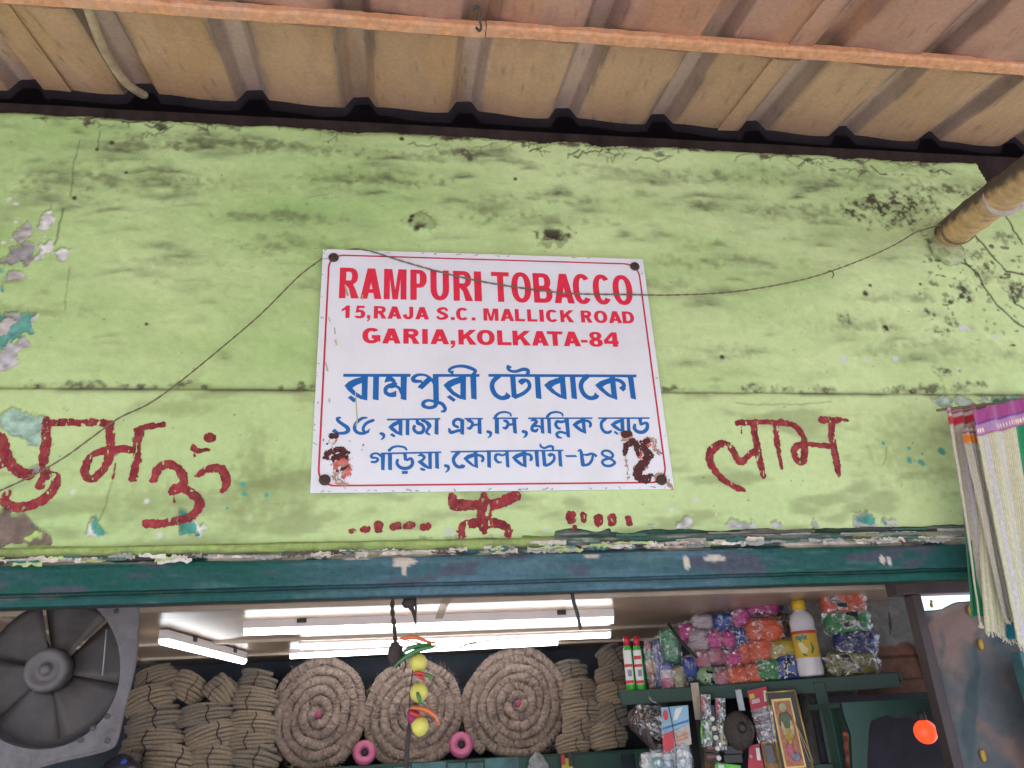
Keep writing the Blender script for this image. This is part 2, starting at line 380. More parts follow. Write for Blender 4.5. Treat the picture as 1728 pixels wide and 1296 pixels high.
for k in range(105):
    x = rs.uniform(-10, 1640); y = top_px(x) + 1 + 26 * rs.random() ** 2; pts = [(x, y)]; dy = rs.uniform(-1.2, 1.6); sx = rs.choice((-1, 1))
    for q in range(rs.randint(3, 9)):
        x += sx * rs.uniform(2, 9); y = max(top_px(x) + 1, y + dy + rs.uniform(-4.5, 4.5)); pts.append((x, y))
        if rs.random() < .25: ridge = np.maximum(ridge, crack([(x, y), (x + rs.uniform(-5, 5), y + rs.uniform(3, 9))], .7, a=.6))
    ridge = np.maximum(ridge, crack(pts, rs.uniform(0.5, 1.7), a=rs.uniform(0.4, 0.9)))
    if rs.random() < .4: lay((0.09, 0.065, 0.055), .7 * spot(x, y, rs.uniform(3, 9), rs.uniform(2, 5), .6, rag=1.6))
for x, y, rx, ry in [(235, 198, 12, 6), (330, 180, 30, 5), (490, 208, 20, 5), (540, 207, 18, 4), (680, 218, 6, 5), (770, 228, 22, 9), (785, 258, 16, 9), (870, 233, 12, 6), (1170, 250, 12, 5), (1290, 262, 9, 5), (1475, 258, 16, 5), (960, 240, 15, 5), (1085, 245, 20, 6), (1000, 235, 12, 5), (60, 172, 20, 4), (160, 182, 26, 5)]:
    lay((0.085, 0.06, 0.05), 0.85 * spot(x, y, rx, ry, 0.5, rag=1.2))
lay((0.07, 0.06, 0.045), 0.7 * sstep(3.243, 3.262, GZ + 0.018 * (fbm(GX * 16, GZ * 5, 3, 44) - 0.5)))
# mould, roots and holes
for x, y, rx, ry, a in [(1520, 352, 60, 26, .9), (1480, 345, 40, 12, .7), (1600, 320, 40, 10, .8), (1440, 360, 10, 12, .8), (1423, 536, 10, 9, .9), (1497, 551, 6, 4, 1), (1630, 480, 16, 10, .7), (1633, 495, 12, 12, .9), (1700, 470, 16, 12, .9), (1715, 490, 16, 14, .9), (1590, 556, 18, 6, .8), (1610, 545, 12, 6, .7), (1555, 495, 8, 8, .6), (1595, 628, 12, 9, .7), (1690, 560, 16, 6, .5),
        (1640, 430, 20, 8, .6), (1665, 455, 22, 10, .6), (1700, 400, 20, 10, .5), (1610, 360, 24, 12, .7)]:
    k = spot(x, y, rx, ry, 0.7, rag=1.4) * (0.3 + 0.7 * sstep(0.42, 0.55, fbm(GX * 90, GZ * 90, 3, 51)))
    lay((0.055, 0.042, 0.03), a * k)
for x, y, rx, ry in [(711, 376, 22, 17), (938, 398, 24, 20)]:
    k = spot(x, y, rx, ry, 0.5, rag=0.7); lay((0.22, 0.28, 0.1), 0.5 * k); lay((0.09, 0.07, 0.05), 0.85 * spot(x, y + 1, rx * .38, ry * .42, 0.7, rag=1.5)); lay((0.12, 0.12, 0.06), .6 * np.clip(spot(x, y, rx, ry, .25, rag=.8) - spot(x, y - 1, rx * .82, ry * .8, .25, rag=.8), 0, 1))
lay((0.06, 0.045, 0.035), 0.9 * spot(938, 396, 20, 14, 0.4, rag=1.3) * (GZ > at(938, 402, 0)[2]))
for x, y, r in [(695, 365, 4), (692, 372, 5), (704, 385, 5), (678, 232, 4), (679, 219, 6), (163, 250, 3), (188, 238, 4), (212, 289, 3), (124, 332, 4), (1470, 480, 3), (1462, 494, 5), (1555, 478, 3), (1220, 600, 4), (870, 300, 3), (246, 545, 3)]:
    lay((0.06, 0.05, 0.035), spot(x, y, r, r, 0.5))
crack([(133, 235), (122, 275), (118, 330)], 0.8, a=.6); crack([(168, 218), (163, 248)], 0.9, a=.6); crack([(106, 350), (98, 385), (92, 410)], 1.2, a=.7); crack([(85, 345), (82, 360)], 0.8, a=.6)
crack([(115, 450), (108, 500), (110, 520)], 0.7, a=.45); crack([(560, 325), (520, 330)], .6, a=.4); crack([(190, 815), (180, 850), (165, 885)], 0.8, a=.5)
crack([(1240, 680), (1275, 686), (1310, 682), (1350, 684), (1400, 680)], 0.7, a=.5); crack([(1495, 755), (1493, 775), (1488, 785)], .6, a=.5)
for v in ([(1618, 412), (1634, 446), (1652, 462), (1666, 488), (1682, 512), (1704, 532), (1730, 550)], [(1646, 393), (1672, 424), (1700, 456), (1730, 462)], [(1700, 365), (1712, 385), (1728, 410)], [(1640, 448), (1620, 441), (1580, 438)], [(1712, 500), (1714, 510), (1730, 520)]):
    crack(v, 1.9, (0.04, 0.035, 0.025), 0.9)
rs = random.Random(9)
for k in range(120):
    x = rs.uniform(1560, 1728); y = rs.gauss(470, 60)
    if y > 385: lay((0.05, 0.045, 0.025), rs.uniform(.4, .9) * spot(x, y, rs.uniform(1.5, 6), rs.uniform(1.5, 4), 0.5, rag=1.5))
for k in range(260):
    x = rs.uniform(0, 1728); y = rs.uniform(200, 900); lay((0.08, 0.09, 0.04), rs.uniform(.2, .7) * spot(x, y, rs.uniform(.7, 2.2), rs.uniform(.7, 1.8), 0.6))
# paint flaked off: the older coats and the plaster underneath
VA, VB_, VC, VL = (0, 650, 560.0), (520, 800, 600.0), (1100, 640, 628.0), (0, 300, 200.0 * 1728 / 648)
white, grey, teal, paleteal, brown = (0.62, 0.60, 0.57), (0.30, 0.285, 0.275), (0.075, 0.28, 0.21), (0.33, 0.48, 0.38), (0.20, 0.15, 0.12)
rec = np.zeros_like(GX)
def flake(c, poly, v, rag=1.0, deep=1.0):
    global rec
    m = peel(poly, v, rag * 1.9, wid=0.0016); lay((0.12, 0.15, 0.06), 0.5 * np.clip(np.roll(np.roll(m, 2, 0), -1, 1) - m, 0, 1))  # one-sided dark rim: edge shade painted beside each flake
    tex = 0.45 + 1.1 * fbm(GX * 55, GZ * 70, 4, 61)
    global col
    col = col * (1 - m[..., None]) + np.array(c) * tex[..., None] * m[..., None]; rec = np.maximum(rec, m * deep)
flake(white, [(195, 280), (215, 245), (225, 205), (260, 185), (288, 200), (285, 240), (255, 265), (235, 285)], VL)
flake((.42, .39, .37), [(68, 325), (75, 270), (110, 258), (160, 250), (195, 262), (180, 310), (130, 320), (100, 345)], VL, 1.6)
flake(grey, [(30, 410), (60, 375), (150, 360), (185, 375), (180, 430), (150, 475), (100, 455), (0, 450)], VL, 1.6, 1.5)
flake(white, [(175, 455), (205, 395), (215, 350), (268, 340), (270, 390), (235, 420)], VL, 1.3)
flake(white, [(312, 440), (315, 405), (345, 380), (395, 390), (380, 425), (340, 448)], VL, 1.0)
flake((.42, .38, .36), [(35, 510), (70, 505), (140, 545), (100, 558), (40, 540)], VL, 1.2)
for x, y, r in [(42, 112, 14), (82, 135, 15), (75, 235, 9), (10, 345, 11), (92, 212, 5), (60, 330, 10), (158, 541, 6), (240, 315, 8), (40, 360, 5)]: lay(white, spot(x, y, r, r * .8, .3, VL, 1.0))
flake((0.12, 0.33, 0.27), [(-40, 740), (90, 745), (180, 745), (172, 830), (110, 870), (0, 940), (-60, 950)], VL, 1.2)
flake(grey, [(20, 735), (95, 740), (90, 770), (30, 770)], VL, 1.2)
flake((.48, .43, .40), [(-20, 790), (40, 765), (70, 790), (50, 830), (-20, 850)], VL, 1.4)
flake(white, [(165, 765), (200, 745), (195, 790), (175, 812)], VL, 1.0)
flake((.45, .43, .44), [(-40, 960), (60, 885), (140, 865), (140, 912), (65, 1020), (0, 1042), (-40, 1040)], VL, 1.6)
flake((0.12, 0.40, 0.40), [(-10, 500), (8, 505), (6, 520), (-10, 525)], VL); flake((0.12, 0.40, 0.40), [(-10, 590), (12, 592), (8, 612), (-10, 612)], VL)
flake(paleteal, [(10, 175), (60, 140), (150, 150), (245, 180), (240, 230), (210, 310), (150, 305), (110, 270), (40, 275)], VA, 1.0)
flake(brown, [(-40, 630), (50, 655), (150, 690), (235, 765), (245, 830), (-40, 850)], VA, 1.6, 2.0)
flake((0.36, 0.5, 0.16), [(130, 800), (180, 765), (220, 765), (215, 800), (150, 815)], VA, 1.2, 0.3)
flake(white, [(455, 780), (490, 700), (515, 740), (560, 765), (575, 790), (520, 795)], VA, 1.3); flake(teal, [(490, 775), (500, 690), (515, 680), (510, 740), (545, 745), (572, 785), (510, 788)], VA, 1.0)
flake(white, [(930, 785), (950, 700), (1010, 705), (1070, 745), (1045, 785)], VA, 1.2); flake(teal, [(935, 780), (942, 655), (985, 660), (995, 715), (1030, 745), (1025, 780)], VA, 1.0)
flake((.36, .34, .36), [(160, 455), (185, 430), (215, 435), (205, 470), (170, 475)], VA, 1.0)
for x, y, r in [(1268, 517, 15), (1272, 575, 14), (1387, 577, 15), (1183, 645, 9), (700, 283, 14), (605, 360, 16), (8, 385, 14)]: lay((0.08, 0.34, 0.27), spot(x, y, r, r * .9, .35, VA, .6))
for x, y, r in [(380, 560, 13), (768, 607, 11), (832, 783, 15), (810, 770, 6)]: lay(white, spot(x, y, r, r, .35, VA, .6))
for x, y, r in [(1070, 300, 8), (1190, 325, 9), (1205, 300, 8), (1187, 377, 12), (1240, 385, 15), (1335, 335, 15), (1250, 350, 6), (1215, 382, 6), (1345, 350, 8)]: lay((0.08, 0.32, 0.25), spot(x, y, r, r, .4, VC, .9))
for x, y, r in [(252, 232, 6), (203, 560, 11), (88, 610, 9), (295, 630, 6), (685, 652, 6), (235, 130, 4)]: lay(white, spot(x, y, r, r, .35, VC, .6))
flake((.42, .42, .40), [(930, 672), (935, 625), (990, 628), (1042, 660), (1045, 695), (940, 690)], VC, 1.2); flake(teal, [(940, 672), (960, 632), (1010, 640), (1030, 662), (960, 672)], VC, 1.2)
flake((.5, .52, .48), [(1062, 680), (1075, 655), (1110, 648), (1135, 670), (1130, 690)], VC, 1.2); flake(teal, [(1075, 672), (1100, 655), (1125, 675)], VC)
for p in ([(118, 690), (160, 640), (190, 670), (180, 700)], [(345, 690), (380, 665), (470, 668), (475, 700)], [(560, 690), (580, 662), (615, 675), (610, 700)], [(740, 692), (755, 660), (775, 690)], [(-40, 690), (0, 682), (60, 690), (40, 702)], [(1145, 690), (1150, 668), (1165, 690)]): flake((.48, .48, .45), p, VC, 1.2)
flake((.36, .46, .38), [(1300, 105), (1400, 100), (1440, 92), (1550, 95), (1700, 85), (1740, 100), (1740, 118), (1330, 135)], VC, 2.0); flake((0.06, .16, .11), [(1560, 100), (1740, 88), (1740, 125), (1580, 118)], VC, 1.6)
flake((.40, .385, .40), [(530, 345), (560, 325), (700, 318), (900, 320), (905, 335), (850, 352), (600, 358)], VB_, 0.8)
for x, y, r in [(690, 285, 22), (1155, 270, 12)]: lay((.5, .55, .5), spot(x, y, r, r * .5, .4, VB_, 1.0))
for x, y, rx, ry in [(1390 + 37, 606, 9, 7), (1465, 606, 8, 7), (1513, 603, 7, 6), (1628, 552, 10, 9), (1683, 567, 8, 8), (1637, 555, 6, 6), (1620, 620, 7, 5), (1538, 415, 6, 5)]: lay((.62, .60, .66), spot(x, y, rx * .6, ry * .6, .4, rag=1.0))
# relief
YU, YBD = 0.018, 0.006
hgt = 0.0030 * (fbm(GX * 9, GZ * 12, 4, 71) - 0.5) + 0.0016 * (fbm(GX * 45, GZ * 60, 3, 72) - 0.5)
GY = YU + (YBD - YU) * (1 - sstep(ZG - 0.001, ZG + 0.010, GZ)) + np.where(band, 0.45, 1.5) * hgt
GY = GY + 0.0030 * rec * (.5 + fbm(GX * 60, GZ * 60, 3, 74)) - 0.0030 * np.clip(4 * rec * (1 - rec), 0, 1) * (rec < 1) + 0.0025 * ridge - 0.010 * spot(711, 376, 24, 19, .5) + 0.012 * spot(711, 377, 8, 7, .6) - 0.006 * spot(938, 398, 24, 18, .5) + 0.014 * spot(938, 392, 14, 9, .6)
GY = GY + 0.012 * sstep(3.235, 3.268, GZ + 0.03 * (fbm(GX * 10, GZ * 2, 3, 73) - 0.5))
def wall_y(x, z):
    i = np.clip(np.searchsorted(XW, x) - 1, 0, len(XW) - 2); j = np.clip(np.searchsorted(ZW, z) - 1, 0, len(ZW) - 2)
    fx = np.clip((x - XW[i]) / (XW[i + 1] - XW[i]), 0, 1); fz = np.clip((z - ZW[j]) / (ZW[j + 1] - ZW[j]), 0, 1)
    return (GY[j, i] * (1 - fx) + GY[j, i + 1] * fx) * (1 - fz) + (GY[j + 1, i] * (1 - fx) + GY[j + 1, i + 1] * fx) * fz
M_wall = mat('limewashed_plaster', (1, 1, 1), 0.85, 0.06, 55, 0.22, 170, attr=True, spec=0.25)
nz, nx = GX.shape
idx = np.arange(nz * nx).reshape(nz, nx)
quads = np.stack([idx[:-1, :-1], idx[:-1, 1:], idx[1:, 1:], idx[1:, :-1]], -1)
edge_x = 1.898 + 0.010 * fbm(ZW * 30, ZW * 3, 2, 5)
keep = ~((GX[:-1, :-1] > edge_x[:-1, None] + 0.02 * sstep(3.25, 3.12, GZ[:-1, :-1])) & (GZ[:-1, :-1] > 3.10))
jag = ZT - 0.016 * fbm(XW * 14, XW * 0.2, 4, 77)
low = ZB + np.where(XW > .38, .009, .0) + np.where(XW > .38, .016, .007) * (fbm(XW * 14, XW * .3, 4, 78) - .30); low = np.where((XW > .30) & (XW < .52), low + .010 * fbm(XW * 20, XW * 0, 2, 79), low)
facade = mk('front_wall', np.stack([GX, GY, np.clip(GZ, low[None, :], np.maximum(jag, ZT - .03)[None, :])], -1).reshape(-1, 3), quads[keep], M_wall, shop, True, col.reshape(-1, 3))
tag(facade, 'lime green plaster front with soot streaks and flaking paint')

# lintel: profile swept along x, old coats showing where the top coat has gone
NX = 900; LX = np.linspace(-2.6, 2.0, NX)
prof = [(0.016, 2.06), (0.014, 2.032), (0.006, 2.0235), (-0.004, 2.021), (-0.010, 2.016), (-0.011, 2.008), (-0.006, 2.000), (0.004, 1.996), (0.006, 1.990), (-0.006, 1.984), (-0.014, 1.978), (-0.016, 1.970), (-0.016, 1.955), (-0.016, 1.940), (-0.016, 1.926), (-0.015, 1.921), (-0.006, 1.919), (-0.004, 1.914), (-0.012, 1.911), (-0.014, 1.905), (-0.014, 1.897), (-0.012, 1.893), (0.004, 1.892), (0.025, 1.893), (0.045, 1.894), (0.045, 2.0)]
# denser profile
pp = [prof[0]]
for a, b in zip(prof[:-1], prof[1:]):
    k = max(1, int(math.hypot(b[0] - a[0], b[1] - a[1]) / 0.004)); pp += [(a[0] + (b[0] - a[0]) * t / k, a[1] + (b[1] - a[1]) * t / k) for t in range(1, k + 1)]
pp = np.array(pp); LXg, Zg = np.meshgrid(LX, pp[:, 1]); Yg = np.repeat(pp[:, 0][:, None], NX, 1)
tilt = 0.004 * (fbm(LX * 2.5, LX * 0, 3, 81) - 0.5)
Zg = Zg + tilt[None, :] + 0.002 * (fbm(LXg * 12, Zg * 40, 2, 82) - 0.5) * (Zg < 2.02)
Yg = Yg + 0.003 * (fbm(LXg * 20, Zg * 60, 3, 83) - 0.5)
lc = np.zeros(LXg.shape + (3,))
n1 = fbm(LXg * 3, Zg * 12, 4, 84); blue = sstep(-0.4, 0.1, LXg) * (1 - sstep(0.75, 1.0, LXg + 0.3 * (n1 - .5)))
lc[:] = np.array((0.007, 0.075, 0.058)); 
def ll(c, m):
    global lc
    lc = lc * (1 - m[..., None]) + np.array(c) * m[..., None]
ll((0.080, 0.150, 0.195), blue * 0.9); ll((0.02, 0.075, 0.08), 0.55 * sstep(0.45, 0.65, fbm(LXg * 5, Zg * 50, 4, 85)))
ll((0.09, 0.17, 0.16), 0.35 * sstep(0.6, 0.75, fbm(LXg * 9, Zg * 70, 4, 86)))
ll((0.07, 0.06, 0.09), 0.7 * sstep(0.62, 0.7, fbm(LXg * 7 + 5, Zg * 22, 3, 87)) * (Zg > 1.92))
# chipped seam between plaster and lintel
chip = fbm(LXg * 16, Zg * 60, 4, 88); edge = np.exp(-((Zg - 1.9895 - 0.006 * (fbm(LX * 6, LX * 0, 3, 95)[None, :] - .5)) / 0.0075) ** 2)
lefty = 1 - sstep(-0.75, -0.45, LXg + 0.3 * (fbm(LXg * 6, Zg * 30, 3, 89) - .5))
top_lime = (Zg > 1.997).astype(float) * (1 - sstep(0.32, 0.42, LXg + 0.1 * (chip - .5)))
ll((0.33, 0.43, 0.13), top_lime * 0.95); ll((0.14, 0.13, 0.07), top_lime * 0.5 * sstep(0.5, 0.7, fbm(LXg * 8, Zg * 25, 4, 90)))
right_wood = (Zg > 1.996) * sstep(0.36, 0.44, LXg + 0.1 * (chip - .5)); ll((0.13, 0.16, 0.14), right_wood * 0.95)
ll((0.30, 0.30, 0.27), right_wood * sstep(0.55, 0.62, fbm(LXg * 9, Zg * 120, 4, 91))); ll((0.03, 0.10, 0.065), right_wood * 0.9 * sstep(0.52, 0.6, fbm(LXg * 7 + 9, Zg * 100, 4, 92)))
ll((0.31, 0.36, 0.12), right_wood * sstep(1.10, 1.16, LXg + 0.05 * (chip - .5) * 4) * (Zg < 2.016)); ll((0.02, 0.016, 0.014), (right_wood * sstep(0.95, 1.05, LXg) * np.exp(-((Zg - 2.021) / 0.005) ** 2)))
ll((0.11, 0.09, 0.075), np.exp(-((Zg - 1.996 - 0.006 * (fbm(LX * 6, LX * 0, 3, 95)[None, :] - .5)) / 0.0065) ** 2) * sstep(0.36, 0.46, chip) * 0.95)
ll((0.60, 0.53, 0.44), np.clip(edge * 2.2 - .35, 0, 1) * sstep(0.43, 0.46, fbm(LXg * 9 + 3, Zg * 60, 5, 93)))
for (x, y, rx, ry) in [(683, 948, 22, 10), (682, 960, 5, 12), (1205, 942, 18, 6), (1158, 950, 5, 14), (1488, 945, 5, 9), (1500, 947, 4, 9), (600, 940, 30, 4), (850, 935, 10, 3), (1000, 938, 20, 4)]:
    c = at(x, y, -0.014); k = mpp(c); r = np.hypot((LXg - c[0]) / (rx * k), (Zg - c[2]) / (ry * k)) + 0.9 * (chip - .5); ll((0.50, 0.44, 0.37), (1 - sstep(.8, 1.0, r)) * (pp[:, 0] < 0.03)[:, None])
ll((0.012, 0.02, 0.02), 0.85 * np.exp(-((Zg - 1.9165) / 0.003) ** 2) * (np.arange(len(pp)) < 60)[:, None]); ll((0.16, 0.15, 0.13), 0.7 * lefty * np.exp(-((Zg - 1.911) / 0.005) ** 2) * sstep(.45, .6, chip))
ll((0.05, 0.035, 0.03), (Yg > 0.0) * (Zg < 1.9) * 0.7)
n_p = len(pp); id2 = np.arange(n_p * NX).reshape(n_p, NX)
q2 = np.stack([id2[:-1, :-1], id2[1:, :-1], id2[1:, 1:], id2[:-1, 1:]], -1).reshape(-1, 4)
M_lint = mat('old_gloss_paint', (1, 1, 1), 0.55, 0.22, 60, 0.45, 130, attr=True, spec=0.2)
fl = MB().add(np.stack([LXg, Yg, Zg], -1).reshape(-1, 3), q2, lc.reshape(-1, 3))

rs = random.Random(77)
def seam_z(x): return 1.9905 + .006 * (float(fbm(x * 6, 0, 3, 95)) - .5)
for k in range(150):
    x = rs.uniform(-1.15, 1.5); L = rs.uniform(.012, .075) * (1.3 if x > .3 else 1); Hh = rs.uniform(.003, .010); z = seam_z(x) + rs.uniform(-.006, .006) + (.010 * rs.random() if x > .35 else 0); n_ = 9
    top = [(x + L * (i / (n_ - 1) - .5), z + Hh * rs.uniform(.15, .9)) for i in range(n_)]; bot = [(x + L * (i / (n_ - 1) - .5), z - Hh * rs.uniform(.1, 1.0)) for i in range(n_)]
    y0 = -.017 - rs.uniform(0, .002); cu = rs.uniform(.001, .006); sd_ = rs.choice((0, 1))
    cl = rs.choice([(.60, .53, .44), (.55, .48, .40), (.62, .57, .50), (.40, .37, .33), (.40, .50, .20), (.05, .16, .14), (.09, .075, .06)]) if rs.random() < .85 else (.30, .30, .28)
    rows = np.array([[(p[0], y0 - (0 if sd_ else cu), p[1]) for p in top], [(p[0], y0 - .3 * cu, .5 * (p[1] + q_[1])) for p, q_ in zip(top, bot)], [(p[0], y0 - (cu if sd_ else 0), p[1]) for p in bot]]); fl.sheet(rows, .0012, (0, 1, 0), cl)
for k in range(26):                                   # splinters of the bare wood strip at the right
    x = rs.uniform(.45, 1.45); L = rs.uniform(.05, .22); z = rs.uniform(1.999, 2.024); n_ = 8; w = rs.uniform(.0015, .004)
    rows = np.array([[(x + L * i / 7, -.013 - rs.uniform(0, .002), z + w + rs.uniform(-.001, .001)) for i in range(8)], [(x + L * i / 7, -.0125, z - w + rs.uniform(-.001, .001)) for i in range(8)]]); fl.sheet(rows, .002, (0, 1, 0), rs.choice([(.30, .30, .27), (.20, .20, .18), (.05, .12, .09), (.10, .08, .07), (.38, .36, .33)]))
tag(fl.make('lintel', M_lint, shop, False, True), 'dark teal lintel with torn cream paint flakes along its top')
# the rest of the shell
M_back = mat('dark_inner_wall', (0.065, 0.08, 0.105), 0.85, 0.3, 3, 0.3, 30)
M_ceil = mat('varnished_ply', (0.36, 0.25, 0.165), 0.30, 0.14, 5, 0.03, 12, spec=0.6, stretch=(1, 6, 1))
M_dark = mat('dark_shell', (0.06, 0.055, 0.05), 0.9, 0.2)
ZC = 1.966
MB().box((0.05, 0.10, 2.64), (5.3, 0.10, 1.23)).make('wall_core', M_dark, shop)
MB().box((-0.4, 1.235, ZC + 0.02), (4.4, 2.23, 0.04)).make('ceiling', M_ceil, shop)
mb = MB()
for y in (0.55, 1.40, 1.93): mb.box((-0.4, y, ZC - 0.004), (4.38, 0.028, 0.012), 0.002)
for x in (-1.10, ): mb.box((x, 1.24, ZC - 0.0045), (0.022, 2.2, 0.011), 0.002)
mb.make('ceiling_batten', mat('pale_batten', (0.45, 0.36, 0.27), 0.5, 0.15), shop)
MB().box((-0.3, 2.40, 1.2), (4.8, 0.1, 2.4)).make('back_wall', M_back, shop)
MB().box((-2.65, 1.2, 1.2), (0.1, 2.3, 2.4)).make('side_wall', M_back, shop)
MB().box((1.95, 1.85, 1.2), (0.1, 1.0, 2.4)).make('side_wall', M_back, shop)
MB().box((-0.3, 1.30, 3.42), (5.0, 2.32, 0.08)).make('roof_slab', M_dark, shop)
MB().box((-0.3, 2.41, 2.9), (5.0, 0.1, 0.98)).make('loft_wall', M_dark, shop)
MB().box((2.15, 0.30, 3.2), (1.1, 0.08, 0.6)).make('notch_void_panel', M_dark, shop)  # dark panel added so the void behind the wall notch reads dark
MB().box((-0.45, 1.2, 0.14), (4.3, 2.3, 0.28), 0.01).make('floor', mat('cement_floor', (0.22, 0.2, 0.18), 0.8, 0.2, 4), shop)

# hand-painted marks on the band
M_red = mat('red_oxide_brushwork', (0.25, 0.022, 0.03), 0.6, 0.55, 60, 0.5, 160, stretch=(1, 1, 0.5), spec=0.3, dirt=((0.36, 0.14, 0.10), 0.6, 42))
def brush(name, items, res=0.0016, amp=0.0075, seed=1, label=None, hole=0.10):
    xs, zs, Fd = field_of(items, res); X, Z = np.meshgrid(xs, zs)
    Fd = Fd + amp * (fbm(X * 160, Z * 160, 4, seed) - 0.5) + amp * 0.5 * (fbm(X * 45, Z * 45, 2, seed + 2) - 0.5)
    Fd = np.minimum(Fd, (hole + 0.62 - fbm(X * 130, Z * 60, 4, seed + 5)) * 0.03)
    V, Fc = contour_mesh(xs, zs, Fd, lambda x, z: wall_y(x, z) - 0.0009, 3)
    o = mk(name, V, Fc, M_red, shop); o.parent = facade
    if label: tag(o, label)
    return o
P, B = view(0, 650, 560, YBD)
brush('painted_word', [B([(-60, 250), (5, 285), (25, 350), (60, 410), (100, 450), (150, 468)], 56), B([(-20, 430), (40, 395)], 36), B([(240, 185), (238, 300), (228, 400), (238, 470)], 50),
    B([(250, 470, 46), (290, 485, 46), (280, 540, 52), (220, 600, 56), (130, 632, 52), (60, 632, 50), (25, 600, 46), (38, 562, 40)]), B([(222, 490), (205, 515), (212, 525)], 38),
    B([(245, 200), (330, 192), (410, 196), (500, 195), (575, 205)], 40), B([(570, 205), (575, 260), (578, 320), (560, 400), (530, 450), (480, 490), (445, 470), (447, 420), (480, 370), (530, 345), (590, 335), (640, 332), (690, 340)], 42),
    B([(735, 230), (712, 300), (715, 380), (700, 440), (695, 485)], 44), B([(712, 235), (770, 217), (850, 205)], 32), B([(600, 410), (590, 488)], 9)], seed=3, label='red brushed Bengali word beside the left edge of the wall')
om = brush('painted_symbol', [B([(800, 490, 44), (830, 430, 46), (880, 412, 44), (930, 440, 46), (958, 500, 44), (925, 540, 50), (900, 555, 42)]), B([(905, 535, 44), (970, 545, 46), (1030, 590, 46), (1040, 630, 46), (1000, 680, 46), (935, 700, 44)]),
    B([(765, 720, 48), (830, 722, 46), (930, 705, 42)]), B([(906, 560), (907, 608)], 13), B([(1030, 470, 30), (1080, 437, 42), (1140, 432, 46), (1172, 470, 48), (1178, 520, 44), (1160, 552, 24)]),
    B([(1090, 273, 56), (1094, 276, 56)]), B([(1010, 325, 38), (1022, 342, 32), (1050, 340, 30), (1088, 336, 14)]), B([(1012, 340), (1013, 370)], 10)], seed=8, label='red brushed Om sign')
P, B = view(520, 800, 600, YBD)
brush('painted_figure', [B([(700, 110, 40), (715, 148, 62), (770, 150, 52), (840, 152, 50)]), B([(855, 103, 38), (855, 140, 40)]), B([(870, 152, 56), (940, 138, 54), (1010, 105, 54)]), B([(855, 145, 72), (855, 200, 70), (850, 240, 62)]),
    B([(850, 238, 50), (780, 242, 46), (742, 268, 36), (750, 295, 36)]), B([(860, 238, 50), (930, 242, 46), (972, 268, 36), (970, 295, 38)]), B([(850, 260, 60), (855, 282, 24)])], seed=12, label='red brushed figure of arms and legs below the signboard')
for k, (x, y, rx, ry) in enumerate([(215, 276, 22, 16), (278, 270, 32, 24), (341, 258, 26, 26), (425, 255, 32, 26), (490, 252, 34, 28), (568, 257, 34, 26), (1278, 213, 28, 32), (1338, 210, 18, 30), (1411, 226, 26, 28), (1477, 226, 24, 30), (1560, 229, 20, 27), (1295, 264, 11, 14)]):
    it = [B([(x - rx * .3, y + ry * .1, min(rx, ry) * 1.5), (x + rx * .3, y - ry * .1, min(rx, ry) * 1.5)]) if rx > ry else B([(x, y - ry * .35, rx * 1.9), (x, y + ry * .35, rx * 1.7)])]
    brush('painted_dot', it, seed=20 + k, amp=0.007)
P, B = view(1100, 640, 628, YBD)
brush('painted_word', [B([(395, 205, 30), (470, 200, 32), (560, 200, 26), (612, 203, 28)]), B([(422, 512, 22), (378, 498, 28), (312, 450, 34), (272, 392, 36), (270, 340, 38), (318, 302, 36), (360, 312, 32), (388, 358, 32), (410, 386, 34), (442, 360, 28), (485, 322, 26)]),
    B([(470, 205, 34), (485, 300, 34), (500, 380, 34), (516, 448, 24)]), B([(572, 205, 28), (582, 300, 28), (604, 412, 12)]), B([(600, 200, 34), (660, 217, 32), (700, 260, 32), (710, 320, 34), (700, 380, 34), (672, 372, 34), (660, 332, 32), (690, 303, 28), (760, 305, 28), (830, 312, 30)]),
    B([(838, 195, 34), (832, 250, 30), (846, 320, 34), (860, 400, 34), (868, 455, 16)]), B([(785, 190, 32), (850, 190, 32), (905, 190, 14)]), B([(415, 215), (416, 250)], 8)], seed=44, label='red brushed Bengali word to the right of the signboard')

